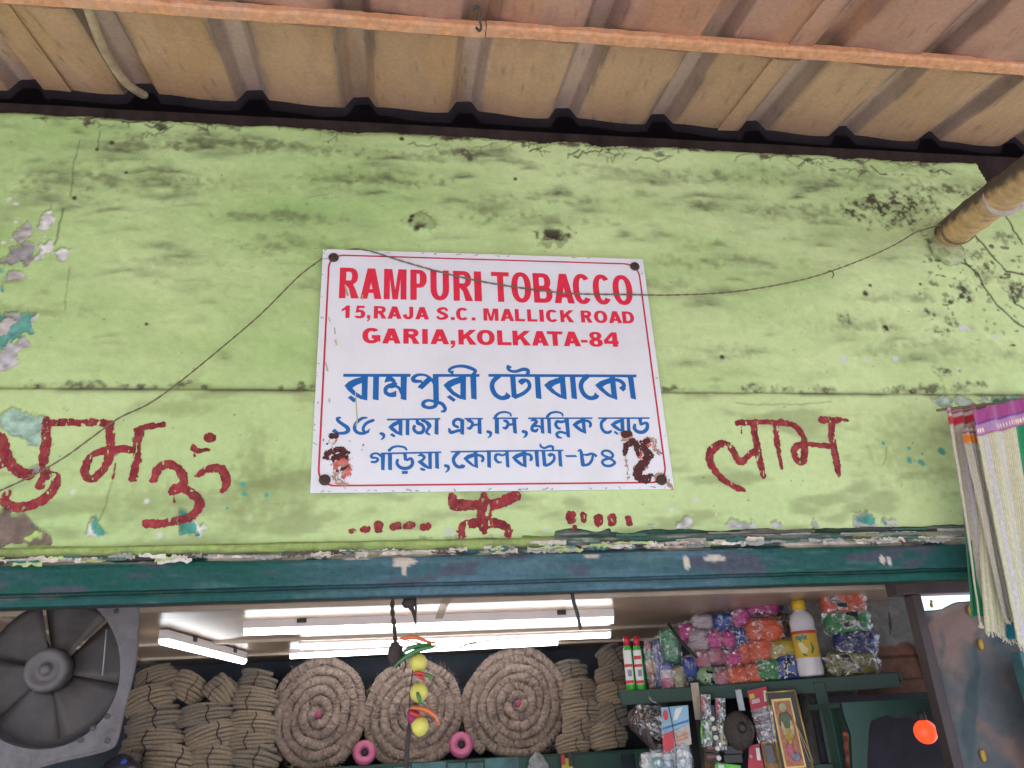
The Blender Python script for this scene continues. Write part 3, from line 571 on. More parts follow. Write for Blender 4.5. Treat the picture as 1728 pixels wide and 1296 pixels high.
# ------------------------------------------------------------------ awning roof of ribbed sheets
SL = 0.2243                                         # rise per metre towards the wall
def rz(Y, z0=3.358): return z0 + Y * SL
roof = thing('awning_roof', (0.5, -1.2, 3.0), 'sloping awning of ribbed tan roofing sheets over the shopfront', 'roof')
PIT, X0 = 0.318, -1.075
def rib_h(x):
    u = np.abs((x - X0 + PIT / 2) % PIT - PIT / 2)
    return 0.040 * (1 - np.clip((u - 0.023) / 0.024, 0, 1))
def roof_sheet(x0, x1, y0, y1, dz, m, seed, part='roof_sheet', sag=0.006):
    xs = np.arange(x0, x1 + 0.004, 0.0065); ys = np.linspace(y0, y1, max(6, int((y1 - y0) / 0.03)))
    X, Y = np.meshgrid(xs, ys)
    u = ((X - X0) % PIT) / PIT
    Z = rz(Y) + dz + rib_h(X) + sag * np.sin(2 * math.pi * u + 0.5) + 0.004 * (fbm(X * 3 + seed, Y * 3, 3, seed) - 0.5) + 0.0012 * (fbm(X * 40, Y * 40, 2, seed + 3) - 0.5)
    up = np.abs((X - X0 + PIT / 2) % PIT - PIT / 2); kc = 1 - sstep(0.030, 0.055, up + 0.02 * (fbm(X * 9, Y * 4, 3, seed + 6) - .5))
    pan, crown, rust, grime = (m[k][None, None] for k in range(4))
    c = pan + (crown - pan) * (0.95 * kc)[..., None]; wl_ = sstep(.020, .027, up) * (1 - sstep(.044, .052, up)); c = c * (1 - .38 * wl_ * (.5 + fbm(X * 12, Y * 5, 3, seed + 11)))[..., None]  # rib side walls darkened, their shade put into the colour
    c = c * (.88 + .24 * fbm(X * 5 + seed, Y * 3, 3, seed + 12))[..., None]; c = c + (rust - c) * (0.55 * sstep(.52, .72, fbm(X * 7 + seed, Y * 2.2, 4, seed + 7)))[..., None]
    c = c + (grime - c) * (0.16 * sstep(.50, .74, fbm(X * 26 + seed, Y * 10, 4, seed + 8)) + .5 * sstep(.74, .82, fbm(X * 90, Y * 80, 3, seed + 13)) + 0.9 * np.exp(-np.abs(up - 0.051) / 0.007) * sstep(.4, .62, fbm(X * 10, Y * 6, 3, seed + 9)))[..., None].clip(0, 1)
    lapd = sstep(-.50, -.37, Y) * (Y < -.3) * (y1 < 0); c = c + (grime - c) * (.6 * lapd * sstep(.35, .6, fbm(X * 14, Y * 20, 3, seed + 10)))[..., None]
    mb = MB(); mb.sheet(np.stack([X, Y + 0.010 * (fbm(X * 6, Y * 0, 2, seed) - .5), Z], -1), 0.005, (0, 0, 1), c.reshape(-1, 3))
    return mb.make(part, M_sheet, roof, False, True)
M_sheet = mat('painted_roof_sheet', (1, 1, 1), 0.75, 0.12, 90, 0.3, 240, attr=True, spec=0.25)
M_s1 = np.array([(0.51, 0.315, 0.185), (0.62, 0.44, 0.36), (0.46, 0.265, 0.12), (0.17, 0.125, 0.10)])
M_s2 = np.array([(0.46, 0.255, 0.18), (0.47, 0.31, 0.26), (0.47, 0.22, 0.11), (0.20, 0.10, 0.08)])
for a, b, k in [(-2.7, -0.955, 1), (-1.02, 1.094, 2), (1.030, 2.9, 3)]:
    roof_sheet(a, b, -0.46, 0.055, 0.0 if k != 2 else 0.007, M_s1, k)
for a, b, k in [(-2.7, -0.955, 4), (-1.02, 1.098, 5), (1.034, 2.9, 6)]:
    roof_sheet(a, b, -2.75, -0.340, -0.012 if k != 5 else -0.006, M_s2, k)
# wooden batten under the lap, with its joint, plus two nearer the street
M_bat = mat('orange_batten', (0.62, 0.305, 0.155), 0.8, 0.24, 46, 0.6, 130, dirt=((0.52, 0.37, 0.28), 0.6, 13), spec=0.2)
def batten(y, xj, part='batten'):
    for a, b, dz in [(-2.7, xj - 0.0015, 0.0), (xj + 0.0015, 2.9, 0.002)]:
        xs = np.linspace(a, b, 420); mb = MB(); w = 0.019; h = 0.011; G = []
        for x in xs:
            wy = 0.006 * (fbm(x * 2.0, 3.1, 2, 5) - .5); wz = 0.005 * (fbm(x * 3.0, 9.1, 2, 6) - .5); e = 0.007 * (fbm(x * 26, 1.1, 4, 7) - .5)
            zc = rz(y) - 0.024 + dz + wz
            G.append([(x, y - w - e + wy, zc + h), (x, y - w - e + wy, zc - h * .5), (x, y - w * .7 + wy, zc - h), (x, y + w * .7 + wy, zc - h + e), (x, y + w + wy, zc - h * .5), (x, y + w + wy, zc + h)])
        mb.sheet(G); mb.make(part, M_bat, roof, False)
batten(-0.388, 0.215); batten(-1.45, -0.4); batten(-2.55, 0.6)
hk = MB(); c = at(806, 50, -0.43); r_ = 0.0035
q = [at(800, 18, -0.44), at(801, 13, -0.45), at(807, 12, -0.455), at(809, 20, -0.45), at(810, 34, -0.435), at(812, 46, -0.425), at(809, 52, -0.42), at(804, 47, -0.415)]
hk.tube(catmull(q, 4), r_, 6); hk.make('hook_bolt', mat('rusty_wire', (0.10, 0.08, 0.07), 0.7, 0.3, metal=0.4), roof, True)
# dark wall plate closing the eaves
M_plate = mat('sooty_timber', (0.034, 0.024, 0.023), 0.95, 0.4, 14, 0.5, 80, stretch=(1, 4, 0.3), spec=0.05)
mb = MB(); G = []
for x in np.linspace(-2.7, 2.9, 220):
    e = 0.006 * (fbm(x * 6, 2.2, 3, 9) - .5); G.append([(x, 0.12, 3.20), (x, 0.030 + e * .5, 3.20), (x, 0.026 + e * .5, 3.292 + e), (x, 0.034, 3.298 + e), (x, 0.12, 3.30)])
mb.sheet(G); mb.make('wall_plate', M_plate, roof)
mb = MB(); mb.box((0.1, 0.093, 3.37), (5.6, 0.05, 0.17)); mb.make('rib_void_board', mat('void_black', (0.006, 0.005, 0.006), 1.0, 0.2, spec=0.0), roof)  # black board added behind the rib openings to stand in for dark void
# bent cane stick lying along a rib
q = [at(x, y, 0) for x, y in []]
def onroof(px, py, off):
    d = ray(px, py); k = (rz(0) + off + CAM[1] * SL - CAM[2]) / (d[2] - SL * d[1]); return CAM + k * d
q = [onroof(140, -12, 0.0), onroof(148, 10, -0.004), onroof(158, 40, -0.008), onroof(172, 75, -0.010), onroof(190, 108, -0.008), onroof(208, 134, -0.006), onroof(226, 150, 0.0), onroof(244, 161, 0.012)]
st = MB().tube(catmull(q, 5), [0.0125] * 1 * (7 * 5 + 1), 10).make('cane_stick', mat('grey_cane', (0.42, 0.31, 0.20), 0.7, 0.3, 20, 0.4, 80), None, True)
tag(st, 'bent grey brown cane stick tucked along a rib under the awning', 'stick')

# ------------------------------------------------------------------ signboard
sb = thing('signboard', at(830, 828, 0), 'white tobacco shop signboard with red and blue lettering screwed to the green wall', 'sign')
xl, xr = -0.2046, 0.6954; zb_, zt_ = 2.13935, 2.82325
M_sign = mat('white_acrylic', (0.745, 0.75, 0.795), 0.35, 0.035, 4, 0.0, dirt=((0.58, 0.555, 0.55), 0.30, 6), spec=0.4)
MB().box(((xl + xr) / 2, 0.0022, (zb_ + zt_) / 2), (xr - xl, 0.0040, zt_ - zb_), 0.0008).make('panel', M_sign, sb)
YS = 0.0
def flat(name, items, m, res=0.0007, off=0.0006, label=None, amp=0.0):
    xs, zs, Fd = field_of(items, res, 0.004)
    if amp: X, Z = np.meshgrid(xs, zs); Fd = Fd + amp * (fbm(X * 300, Z * 300, 3, 2) - .5)
    V, Fc = contour_mesh(xs, zs, Fd, lambda x, z: np.full_like(x, YS - off), 60)
    o = mk(name, V, Fc, m, sb)
    if label: tag(o, label)
    return o
M_rd = mat('red_print', (0.72, 0.026, 0.065), 0.4, 0.05, 30); M_bl = mat('blue_print', (0.004, 0.125, 0.40), 0.4, 0.05, 30); M_rim = mat('crimson_line', (0.52, 0.016, 0.045), 0.4, 0.1, 30)
# thin red frame line with round corners
def rrect(x0, x1, z0, z1, r):
    out = []
    for cx, cz, a0 in [(x1 - r, z1 - r, 0), (x0 + r, z1 - r, 90), (x0 + r, z0 + r, 180), (x1 - r, z0 + r, 270)]:
        out += [(cx + r * math.cos(math.radians(a0 + k * 11.25)), cz + r * math.sin(math.radians(a0 + k * 11.25))) for k in range(9)]
    return out
ix0, ix1, iz0, iz1 = xl + 0.0155, xr - 0.0150, zb_ + 0.0150, zt_ - 0.0165
P, B = view(0, 0, 1728, YS); rs = random.Random(61); its = []
for k in range(60):
    sd_ = rs.choice('tbblr'); u = rs.random(); x, z = {'t': (xl + u * .9, zt_ - .004), 'b': (xl + u * .9, zb_ + .004), 'l': (xl + .004, zb_ + u * .684), 'r': (xr - .004, zb_ + u * .684)}[sd_]
    its.append(('S', np.array([(x + rs.uniform(-.004, .004), z + rs.uniform(-.003, .003), rs.uniform(.0006, .0022)), (x + rs.uniform(-.010, .010), z + rs.uniform(-.004, .004), rs.uniform(.0004, .0012))])))
for k in range(70): its.append(('S', np.array([(rs.uniform(xl, xr), rs.uniform(zb_, zt_), rs.uniform(.0004, .0011))] * 2)))
xs, zs, Fd = field_of(its, 0.0010, 0.002); Fd[:, (xs < xl + .0005) | (xs > xr - .0005)] = -1; Fd[(zs < zb_ + .0005) | (zs > zt_ - .0005)] = -1
V, Fc = contour_mesh(xs, zs, Fd, lambda x, z: np.full_like(x, YS - .0004), 60); mk('edge_grime', V, Fc, mat('grey_grime', (0.36, 0.33, 0.31), .8, .3, 60), sb)
flat('border_line', [('P', [rrect(ix0, ix1, iz0, iz1, 0.042), rrect(ix0 + .0044, ix1 - .0044, iz0 + .0044, iz1 - .0044, 0.038)])], M_rim, 0.0011)

# heavy sans capitals
def arc(cx, cy, rx, ry, a0, a1, n=14, e=2.25):
    out = []
    for k in range(n + 1):
        t = math.radians(a0 + (a1 - a0) * k / n); c, s = math.cos(t), math.sin(t)
        out.append((cx + rx * math.copysign(abs(c) ** (2 / e), c), cy + ry * math.copysign(abs(s) ** (2 / e), s)))
    return out
def caps(ch, W_, H, s, h):
    if ch == 'I': return [[[(0, 0), (W_, 0), (W_, H), (0, H)]]]
    if ch == 'T': return [[[(0, H), (W_, H), (W_, H - h), (W_ / 2 + s / 2, H - h), (W_ / 2 + s / 2, 0), (W_ / 2 - s / 2, 0), (W_ / 2 - s / 2, H - h), (0, H - h)]]]
    if ch == 'L': return [[[(0, 0), (W_, 0), (W_, h), (s, h), (s, H), (0, H)]]]
    if ch == 'A':
        t = .60 * s; m = (.5 * W_ - t) / H; f = 1.08 * s; y0, y1 = .19 * H, .19 * H + h * .9; ya = (W_ / 2 - f) / m
        return [[[(0, 0), (.5 * W_ - t, H), (.5 * W_ + t, H), (W_, 0), (W_ - f, 0), (W_ - f - y0 * m, y0), (f + y0 * m, y0), (f, 0)], [(f + y1 * m, y1), (W_ - f - y1 * m, y1), (W_ / 2, min(ya, H * .93))]]]
    if ch == 'M': return [[[(0, 0), (0, H), (1.28 * s, H), (W_ / 2, .30 * H), (W_ - 1.28 * s, H), (W_, H), (W_, 0), (W_ - s * .92, 0), (W_ - s * .92, .70 * H), (W_ / 2 + .42 * s, 0), (W_ / 2 - .42 * s, 0), (s * .92, .70 * H), (s * .92, 0)]]]
    if ch == 'U':
        r = .42 * H
        return [[[(0, H), (0, r)] + arc(W_ / 2, r, W_ / 2, r, 180, 360) + [(W_, H), (W_ - s, H), (W_ - s, r)] + arc(W_ / 2, r, W_ / 2 - s, r - h, 360, 180) + [(s, H)]]]
    if ch == 'O': return [[arc(W_ / 2, H / 2, W_ / 2, H * .515, 0, 360, 40), arc(W_ / 2, H / 2, W_ / 2 - s * 1.02, H * .515 - h, 0, 360, 40)]]
    if ch in 'CG':
        a, b = (40, 322) if ch == 'C' else (42, 335)
        o = arc(W_ / 2, H / 2, W_ / 2, H * .515, a, b, 30); i = arc(W_ / 2, H / 2, W_ / 2 - s * 1.02, H * .515 - h, b - 8, a + 8, 30)
        r = [[o + i]]
        if ch == 'G': r += [[[(W_ * .52, H * .30), (W_ * .52, H * .54), (W_, H * .54), (W_, H * .12), (W_ - s, H * .12), (W_ - s, H * .30)]]]
        return r
    if ch == 'P' or ch == 'R':
        y = .40 * H if ch == 'P' else .44 * H; cy = (H + y) / 2; ry = (H - y) / 2; cx = W_ * .52
        bowl = [[(0, y), (0, H), (cx, H)] + arc(cx, cy, W_ * (.98 if ch == 'P' else .93) - cx, ry, 90, -90)[1:] + [(cx, y)], [(s, y + h * .95), (cx, y + h * .95)] + arc(cx, cy, max(W_ * .95 - cx - s, W_ * .02), ry - h * .95, -90, 90)[1:] + [(s, H - h * .95)]]
        r = [[[(0, 0), (0, H), (s, H), (s, 0)]], bowl]
        if ch == 'R': r += [[[(s * .8, y + h), (W_ * .60, y + h), (W_ * .80, y * .72), (W_, 0), (W_ - s * 1.2, 0), (W_ - s * 1.2 - W_ * .12, y * .72), (s, y * .98)]]]
        return r
    if ch == 'B':
        y = .50 * H; r = [[[(0, 0), (0, H), (s, H), (s, 0)]]]
        for y0, y1, w in ((y - h * .5, H, .93), (0, y + h * .5, 1.0)):
            cy = (y0 + y1) / 2; ry = (y1 - y0) / 2; cx = W_ * .52
            r.append([[(0, y0), (0, y1), (cx, y1)] + arc(cx, cy, W_ * w - cx, ry, 90, -90)[1:], [(s, y0 + h), (cx, y0 + h)] + arc(cx, cy, max(W_ * w - cx - s, W_ * .02), ry - h, -90, 90)[1:] + [(s, y1 - h)]])
        return r
    if ch == 'D':
        cx = W_ * .42
        return [[[(0, 0), (0, H), (cx, H)] + arc(cx, H / 2, W_ - cx, H / 2, 90, -90)[1:], [(s, h), (cx, h)] + arc(cx, H / 2, W_ - cx - s, H / 2 - h, -90, 90)[1:] + [(s, H - h)]]]
    if ch == 'J':
        r = .36 * H; return [[[(W_, H), (W_, r)] + arc(W_ / 2, r, W_ / 2, r * 1.05, 0, -180) + [(s * .95, r * 1.1)] + arc(W_ / 2, r, W_ / 2 - s * .95, r - h, -180, 0) + [(W_ - s, H)]]]
    if ch == 'K': return [[[(0, 0), (0, H), (s, H), (s, 0)]], [[(s * .9, .30 * H), (s * .9, .62 * H), (W_ * .66, H), (W_ * 1.0, H), (W_ * .60, .60 * H), (W_, 0), (W_ - s * 1.35, 0), (W_ * .42, .44 * H)]]]
    if ch == '1': return [[[(W_ - s, 0), (W_, 0), (W_, H), (W_ - s * .8, H), (W_ * .30, .80 * H), (0, .70 * H), (0, .50 * H), (W_ - s, .66 * H)]]]
    if ch == '4': return [[[(W_ * .58, 0), (W_ * .58 + s, 0), (W_ * .58 + s, .20 * H), (W_, .20 * H), (W_, .20 * H + h), (W_ * .58 + s, .20 * H + h), (W_ * .58 + s, H), (W_ * .55, H), (0, .46 * H), (0, .20 * H), (W_ * .58, .20 * H)], [(W_ * .27, .20 * H + h), (W_ * .58, .20 * H + h), (W_ * .58, .74 * H)]]]
    if ch == '8': return [[arc(W_ / 2, .745 * H, W_ * .45, .27 * H, 0, 360, 30), arc(W_ / 2, .745 * H, W_ * .45 - s * .85, .27 * H - h * .75, 0, 360, 30)], [arc(W_ / 2, .27 * H, W_ * .5, .285 * H, 0, 360, 30), arc(W_ / 2, .27 * H, W_ * .5 - s * .95, .285 * H - h * .8, 0, 360, 30)]]
    if ch == '-': return [[[(0, .26 * H), (W_, .26 * H), (W_, .26 * H + h * .9), (0, .26 * H + h * .9)]]]
    if ch == '.': return [[[(0, 0), (W_, 0), (W_, .24 * H), (0, .24 * H)]]]
    if ch == ',': return [[[(0, .26 * H), (W_ * .9, .26 * H), (W_ * .92, 0), (W_ * .7, -.16 * H), (W_ * .1, -.27 * H), (0, -.18 * H), (W_ * .36, -.08 * H), (W_ * .46, 0), (0, 0)]]]
    if ch == '5':
        o = arc(W_ * .48, .33 * H, W_ * .52, .345 * H, 118, -150, 26); i = arc(W_ * .48, .33 * H, W_ * .52 - s, .345 * H - h * .95, -140, 125, 26)
        return [[o + i], [[(W_ * .14, .42 * H), (W_ * .24, H), (W_ * .92, H), (W_ * .92, H - h), (W_ * .44, H - h), (W_ * .40, .58 * H), (W_ * .36, .45 * H)]]]
    if ch == 'S':
        pts = catmull([(W_ * .92, .74 * H, h), (W_ * .72, .92 * H, h * 1.0), (W_ * .42, .91 * H, h * 1.1), (W_ * .20, .74 * H, s * .95), (W_ * .42, .56 * H, h * 1.25), (W_ * .68, .46 * H, h * 1.25), (W_ * .83, .27 * H, s * .95), (W_ * .55, .10 * H, h * 1.1), (W_ * .25, .11 * H, h), (W_ * .07, .28 * H, h)], 5)
        T = np.gradient(pts[:, :2], axis=0); T /= np.linalg.norm(T, axis=1)[:, None]; N = np.stack([-T[:, 1], T[:, 0]], 1)
        return [[list(map(tuple, pts[:, :2] + N * pts[:, 2:] / 2)) + list(map(tuple, (pts[:, :2] - N * pts[:, 2:] / 2)[::-1]))]]
def caps_line(letters, zc, s_, h_):
    """letters: (char, x0, x1, y of the mid height) in photo pixels; zc: baseline and cap height z"""
    items = []
    for ch, x0, x1, ym in letters:
        a, b = at(x0, ym, YS)[0], at(x1, ym, YS)[0]
        for rings in caps(ch, b - a, zc[1] - zc[0], s_, h_): items.append(('P', [[(a + x, zc[0] + y) for x, y in r] for r in rings]))
    return items
k4 = 340 / 1728.0
def L4(ch, a, b): return (ch, 500 + a * k4, 500 + b * k4)
def L5(ch, a, b): return (ch, 800 + a * k4, 800 + b * k4)
def midy(x, ya, yb): return ya + (yb - ya) * (x - 560) / 520.0
l1 = [L4('R', 370, 540), L4('A', 552, 732), L4('M', 752, 945), L4('P', 978, 1122), L4('U', 1150, 1310), L4('R', 1347, 1512), L4('I', 1526, 1588), L5('T', 150, 303), L5('O', 319, 488), L5('B', 508, 668), L5('A', 683, 852), L5('C', 848, 1005), L5('C', 1019, 1176), L5('O', 1189, 1356)]
l1 = [(c, a, b, midy((a + b) / 2, 478, 489)) for c, a, b in l1]
zz = (at(820, 400 + 556 * k4 - .5, 0)[2], at(820, 400 + 298 * k4, 0)[2])
flat('lettering', caps_line(l1, zz, 0.0170, 0.0135), M_rd, label='large red line reading RAMPURI TOBACCO')
l2 = [L4('1', 388, 458), L4('5', 495, 592), L4(',', 607, 637), L4('R', 665, 775), L4('A', 783, 903), L4('J', 915, 1003), L4('A', 1020, 1138), L4('S', 1200, 1305), L4('.', 1325, 1358), L4('C', 1370, 1480), L4('.', 1503, 1535),
      L5('M', 80, 208), L5('A', 225, 342), L5('L', 350, 435), L5('L', 455, 540), L5('I', 560, 597), L5('C', 616, 722), L5('K', 738, 855), L5('R', 915, 1012), L5('O', 1028, 1140), L5('A', 1152, 1264), L5('D', 1270, 1370)]
l2 = [(c, a, b, midy((a + b) / 2, 527, 534)) for c, a, b in l2]
zz = (at(820, 400 + 718 * k4, 0)[2], at(820, 400 + 613 * k4, 0)[2])
flat('lettering', caps_line(l2, zz, 0.0108, 0.0072), M_rd, label='small red address line 15, Raja S.C. Mallick Road')
l3 = [L4('G', 567, 722), L4('A', 737, 895), L4('R', 918, 1058), L4('I', 1080, 1128), L4('A', 1150, 1310), L4(',', 1322, 1365), L4('K', 1390, 1545), L5('O', 24, 176), L5('L', 198, 318), L5('K', 330, 485), L5('A', 493, 637), L5('T', 627, 760), L5('A', 765, 912), L5('-', 915, 970), L5('8', 985, 1100), L5('4', 1112, 1236)]
l3 = [(c, a, b, midy((a + b) / 2, 566, 572)) for c, a, b in l3]
zz = (at(820, 400 + 926 * k4, 0)[2], at(820, 400 + 799 * k4, 0)[2])
flat('lettering', caps_line(l3, zz, 0.0140, 0.0090), M_rd, label='red line reading GARIA, KOLKATA-84')

# Bengali lines
P, B = view(570, 605, 260, YS)
it = [P([(60, 173), (818, 173), (815, 206), (62, 206)]), P([(75, 305), (120, 262), (190, 228), (262, 210), (268, 200), (338, 200), (331, 472), (255, 455), (170, 408), (110, 355)], [(270, 275), (205, 302), (163, 330), (200, 375), (268, 418)]), P([(110, 440), (150, 415), (212, 465), (180, 495)]),
      P([(398, 200), (462, 200), (458, 470), (392, 458)]), P([(706, 200), (775, 200), (770, 470), (706, 455)]), P([(520, 272), (545, 205), (600, 200), (640, 232), (654, 270), (640, 300), (600, 300), (612, 262), (580, 257)]),
      B([(650, 285, 34), (590, 300, 45), (540, 335, 46), (540, 385, 44), (590, 412, 46)]), B([(600, 318, 40), (650, 312, 32), (690, 335, 34), (715, 392, 32)]), P([(565, 390), (620, 378), (658, 358), (656, 428), (610, 435), (560, 425)]),
      P([(1066, 175), (1590, 175), (1588, 206), (1066, 206)]), P([(1066, 195), (1130, 195), (1134, 480), (1072, 470)]), B([(935, 248, 16), (905, 258, 32), (858, 250, 50), (845, 222, 46), (880, 192, 38), (940, 182, 30), (1000, 196, 30), (1055, 240, 34), (1085, 285, 34)]),
      P([(1000, 215), (1062, 240), (948, 346), (892, 322)]), B([(900, 252, 30), (938, 264, 26)]), B([(1105, 470, 58), (1090, 535, 44), (1020, 553, 38), (962, 530, 44), (965, 490, 40), (1020, 470, 32), (1085, 486, 30)]), B([(1110, 490, 40), (1170, 510, 42), (1203, 560, 40), (1193, 590, 34), (1165, 595, 22)]),
      P([(1185, 300), (1235, 255), (1300, 225), (1365, 208), (1365, 200), (1438, 200), (1437, 468), (1360, 450), (1280, 405), (1225, 350)], [(1375, 275), (1310, 300), (1265, 325), (1305, 372), (1375, 415)]), P([(1222, 432), (1258, 410), (1325, 462), (1298, 488)]),
      P([(1486, 200), (1552, 200), (1558, 462), (1497, 450)]), B([(1285, 165, 26), (1252, 140, 34), (1264, 115, 34), (1320, 92, 34), (1400, 86, 38), (1480, 105, 42), (1542, 137, 38), (1530, 165, 36), (1520, 185, 48)]), P([(1240, 142), (1306, 138), (1288, 172), (1270, 172)])]
P, B = view(815, 605, 270, YS)
it += [P([(58, 168), (1658, 175), (1657, 204), (60, 198)]), B([(172, 190, 50), (112, 245, 50), (98, 310, 52), (130, 385, 52), (190, 425, 48), (245, 425, 44), (275, 405, 40)]), P([(250, 362), (302, 408), (275, 440), (210, 405), (240, 395)]), P([(293, 195), (350, 195), (362, 385), (362, 440), (310, 415)]),
       B([(350, 415, 46), (430, 380, 42), (490, 330, 42), (503, 285, 42), (480, 242, 40), (430, 232, 34), (400, 240, 26)]), P([(375, 250), (420, 225), (465, 250), (420, 288)]), B([(270, 80, 24), (268, 105, 34), (300, 135, 32), (360, 140, 34), (430, 118, 40), (480, 125, 40), (488, 155, 38), (470, 180, 38)]), P([(260, 75), (275, 70), (312, 92), (298, 110)]),
       P([(558, 195), (615, 195), (633, 440), (573, 428)]), P([(660, 287), (710, 245), (790, 215), (820, 208), (820, 195), (885, 195), (906, 445), (820, 420), (740, 370), (690, 325)], [(833, 265), (780, 285), (742, 312), (790, 360), (842, 392)]), P([(938, 195), (995, 195), (1017, 442), (957, 430)]),
       B([(1125, 192, 54), (1072, 245, 50), (1058, 310, 50), (1090, 385, 50), (1145, 425, 48), (1200, 425, 46), (1232, 408, 40)]), P([(1210, 365), (1258, 412), (1230, 440), (1170, 408), (1198, 396)]),
       P([(1210, 288), (1265, 245), (1370, 210), (1365, 195), (1425, 195), (1452, 448), (1350, 412), (1270, 350)], [(1375, 268), (1330, 282), (1290, 308), (1335, 355), (1388, 395)]), B([(1420, 228, 36), (1480, 242, 44), (1520, 280, 44), (1518, 322, 40)]), P([(1468, 318), (1500, 295), (1545, 330), (1515, 358)]), P([(1563, 195), (1622, 195), (1654, 445), (1596, 430)])]
flat('lettering', it, M_bl, label='large blue Bengali line of two words')
P, B = view(550, 690, 280, YS)
it = [B([(148, 92, 20), (120, 100, 32), (128, 125, 34), (170, 158, 36), (218, 192, 42), (232, 225, 42), (200, 250, 36), (140, 254, 30), (100, 245, 24)]), P([(60, 235), (90, 205), (130, 240), (100, 262)]), B([(425, 92, 18), (370, 102, 32), (315, 150, 34), (298, 205, 36), (330, 248, 34), (390, 256, 32), (435, 238, 30)]), B([(490, 120, 34), (430, 145, 34), (397, 180, 32), (387, 212, 30), (400, 240, 30)]), P([(462, 200), (425, 230), (445, 255)]),
      B([(575, 258, 34), (600, 270, 34), (600, 300, 24), (575, 320, 12)]), P([(635, 103), (1192, 96), (1190, 112), (637, 122)]), P([(648, 190), (690, 150), (740, 125), (740, 115), (798, 112), (795, 282), (735, 262), (680, 225)], [(757, 160), (702, 190), (757, 240)]), P([(665, 272), (690, 252), (728, 282), (708, 298)]), P([(832, 110), (870, 110), (868, 278), (830, 270)]),
      B([(950, 115, 30), (958, 148, 40), (1000, 165, 34)]), B([(1000, 122, 24), (1050, 140, 34), (1083, 175, 34), (1058, 215, 30), (1050, 248, 30), (1080, 270, 18)]), B([(920, 182, 34), (916, 215, 34), (950, 248, 34), (1000, 245, 38), (1020, 205, 34), (1000, 165, 32)]), P([(1070, 130), (1100, 185), (1060, 190), (1035, 150)]), P([(1135, 105), (1172, 105), (1172, 272), (1130, 262)]),
      B([(1284, 212, 26), (1300, 245, 38), (1345, 237, 32), (1390, 225, 32), (1420, 245, 32)]), B([(1372, 190, 30), (1335, 170, 32), (1332, 130, 34), (1370, 108, 32), (1410, 118, 38)]), P([(1398, 105), (1440, 112), (1438, 272), (1400, 262)]), P([(1443, 95), (1635, 95), (1634, 110), (1445, 112)]), P([(1580, 108), (1617, 108), (1622, 265), (1580, 255)]), B([(1478, 120, 26), (1510, 132, 34), (1528, 160, 30), (1500, 203, 32), (1475, 200, 20)]), B([(1520, 172, 26), (1590, 162, 22)]),
      B([(1685, 238, 32), (1715, 250, 32), (1712, 282, 22), (1690, 300, 12)])]
P, B = view(820, 685, 290, YS)
it += [P([(88, 117), (130, 117), (132, 285), (90, 275)]), B([(95, 107, 30), (130, 74, 24), (190, 62, 22), (240, 76, 20), (252, 100, 18)]), P([(68, 117), (324, 117), (322, 133), (68, 133)]), P([(262, 130), (303, 130), (313, 283), (275, 272)]), B([(180, 150, 18), (205, 155, 34), (225, 185, 28), (200, 223, 32), (172, 220, 18)]), B([(215, 195, 26), (275, 182, 24)]),
       B([(375, 258, 34), (405, 268, 34), (402, 298, 24), (380, 318, 12)]), P([(424, 117), (1072, 116), (1070, 132), (424, 133)]), P([(548, 130), (580, 130), (588, 283), (553, 272)]), B([(455, 150, 14), (480, 140, 28), (508, 160, 32), (472, 200, 32), (464, 240, 34), (500, 253, 32), (520, 235, 20)]), B([(490, 202, 26), (540, 207, 24), (562, 240, 20)]),
       P([(613, 117), (650, 117), (657, 283), (622, 272)]), B([(617, 107, 30), (650, 74, 24), (710, 62, 22), (760, 76, 20), (772, 100, 18)]), P([(790, 130), (833, 130), (847, 322), (812, 312)]), B([(742, 228, 26), (722, 222, 30), (702, 190, 34), (716, 157, 32), (755, 162, 30), (800, 152, 26)]), B([(758, 323, 16), (722, 310, 30), (714, 278, 30), (750, 262, 26), (805, 277, 26)]),
       P([(868, 188), (910, 152), (960, 132), (955, 125), (995, 125), (1010, 283), (950, 260), (900, 225)], [(962, 168), (918, 192), (970, 240)]), B([(995, 147, 26), (1035, 157, 30), (1053, 185, 30), (1046, 208, 26)]), P([(1128, 116), (1646, 115), (1645, 131), (1128, 132)]), B([(1202, 130, 32), (1164, 165, 32), (1162, 215, 32), (1190, 260, 32), (1233, 268, 30), (1255, 255, 26)]),
       P([(1250, 188), (1300, 150), (1350, 135), (1345, 128), (1388, 128), (1395, 270), (1330, 250), (1280, 220)], [(1352, 165), (1300, 190), (1354, 235)]), P([(1282, 265), (1300, 250), (1335, 280), (1318, 292)]), P([(1415, 130), (1447, 130), (1455, 270), (1418, 262)]), P([(1530, 130), (1568, 130), (1572, 190), (1545, 195)]), B([(1497, 192, 30), (1492, 225, 36), (1525, 260, 36), (1580, 263, 38), (1618, 230, 38), (1622, 182, 34), (1600, 172, 28), (1560, 187, 24)])]
flat('lettering', it, M_bl, label='small blue Bengali address line')
P, B = view(610, 745, 230, YS)
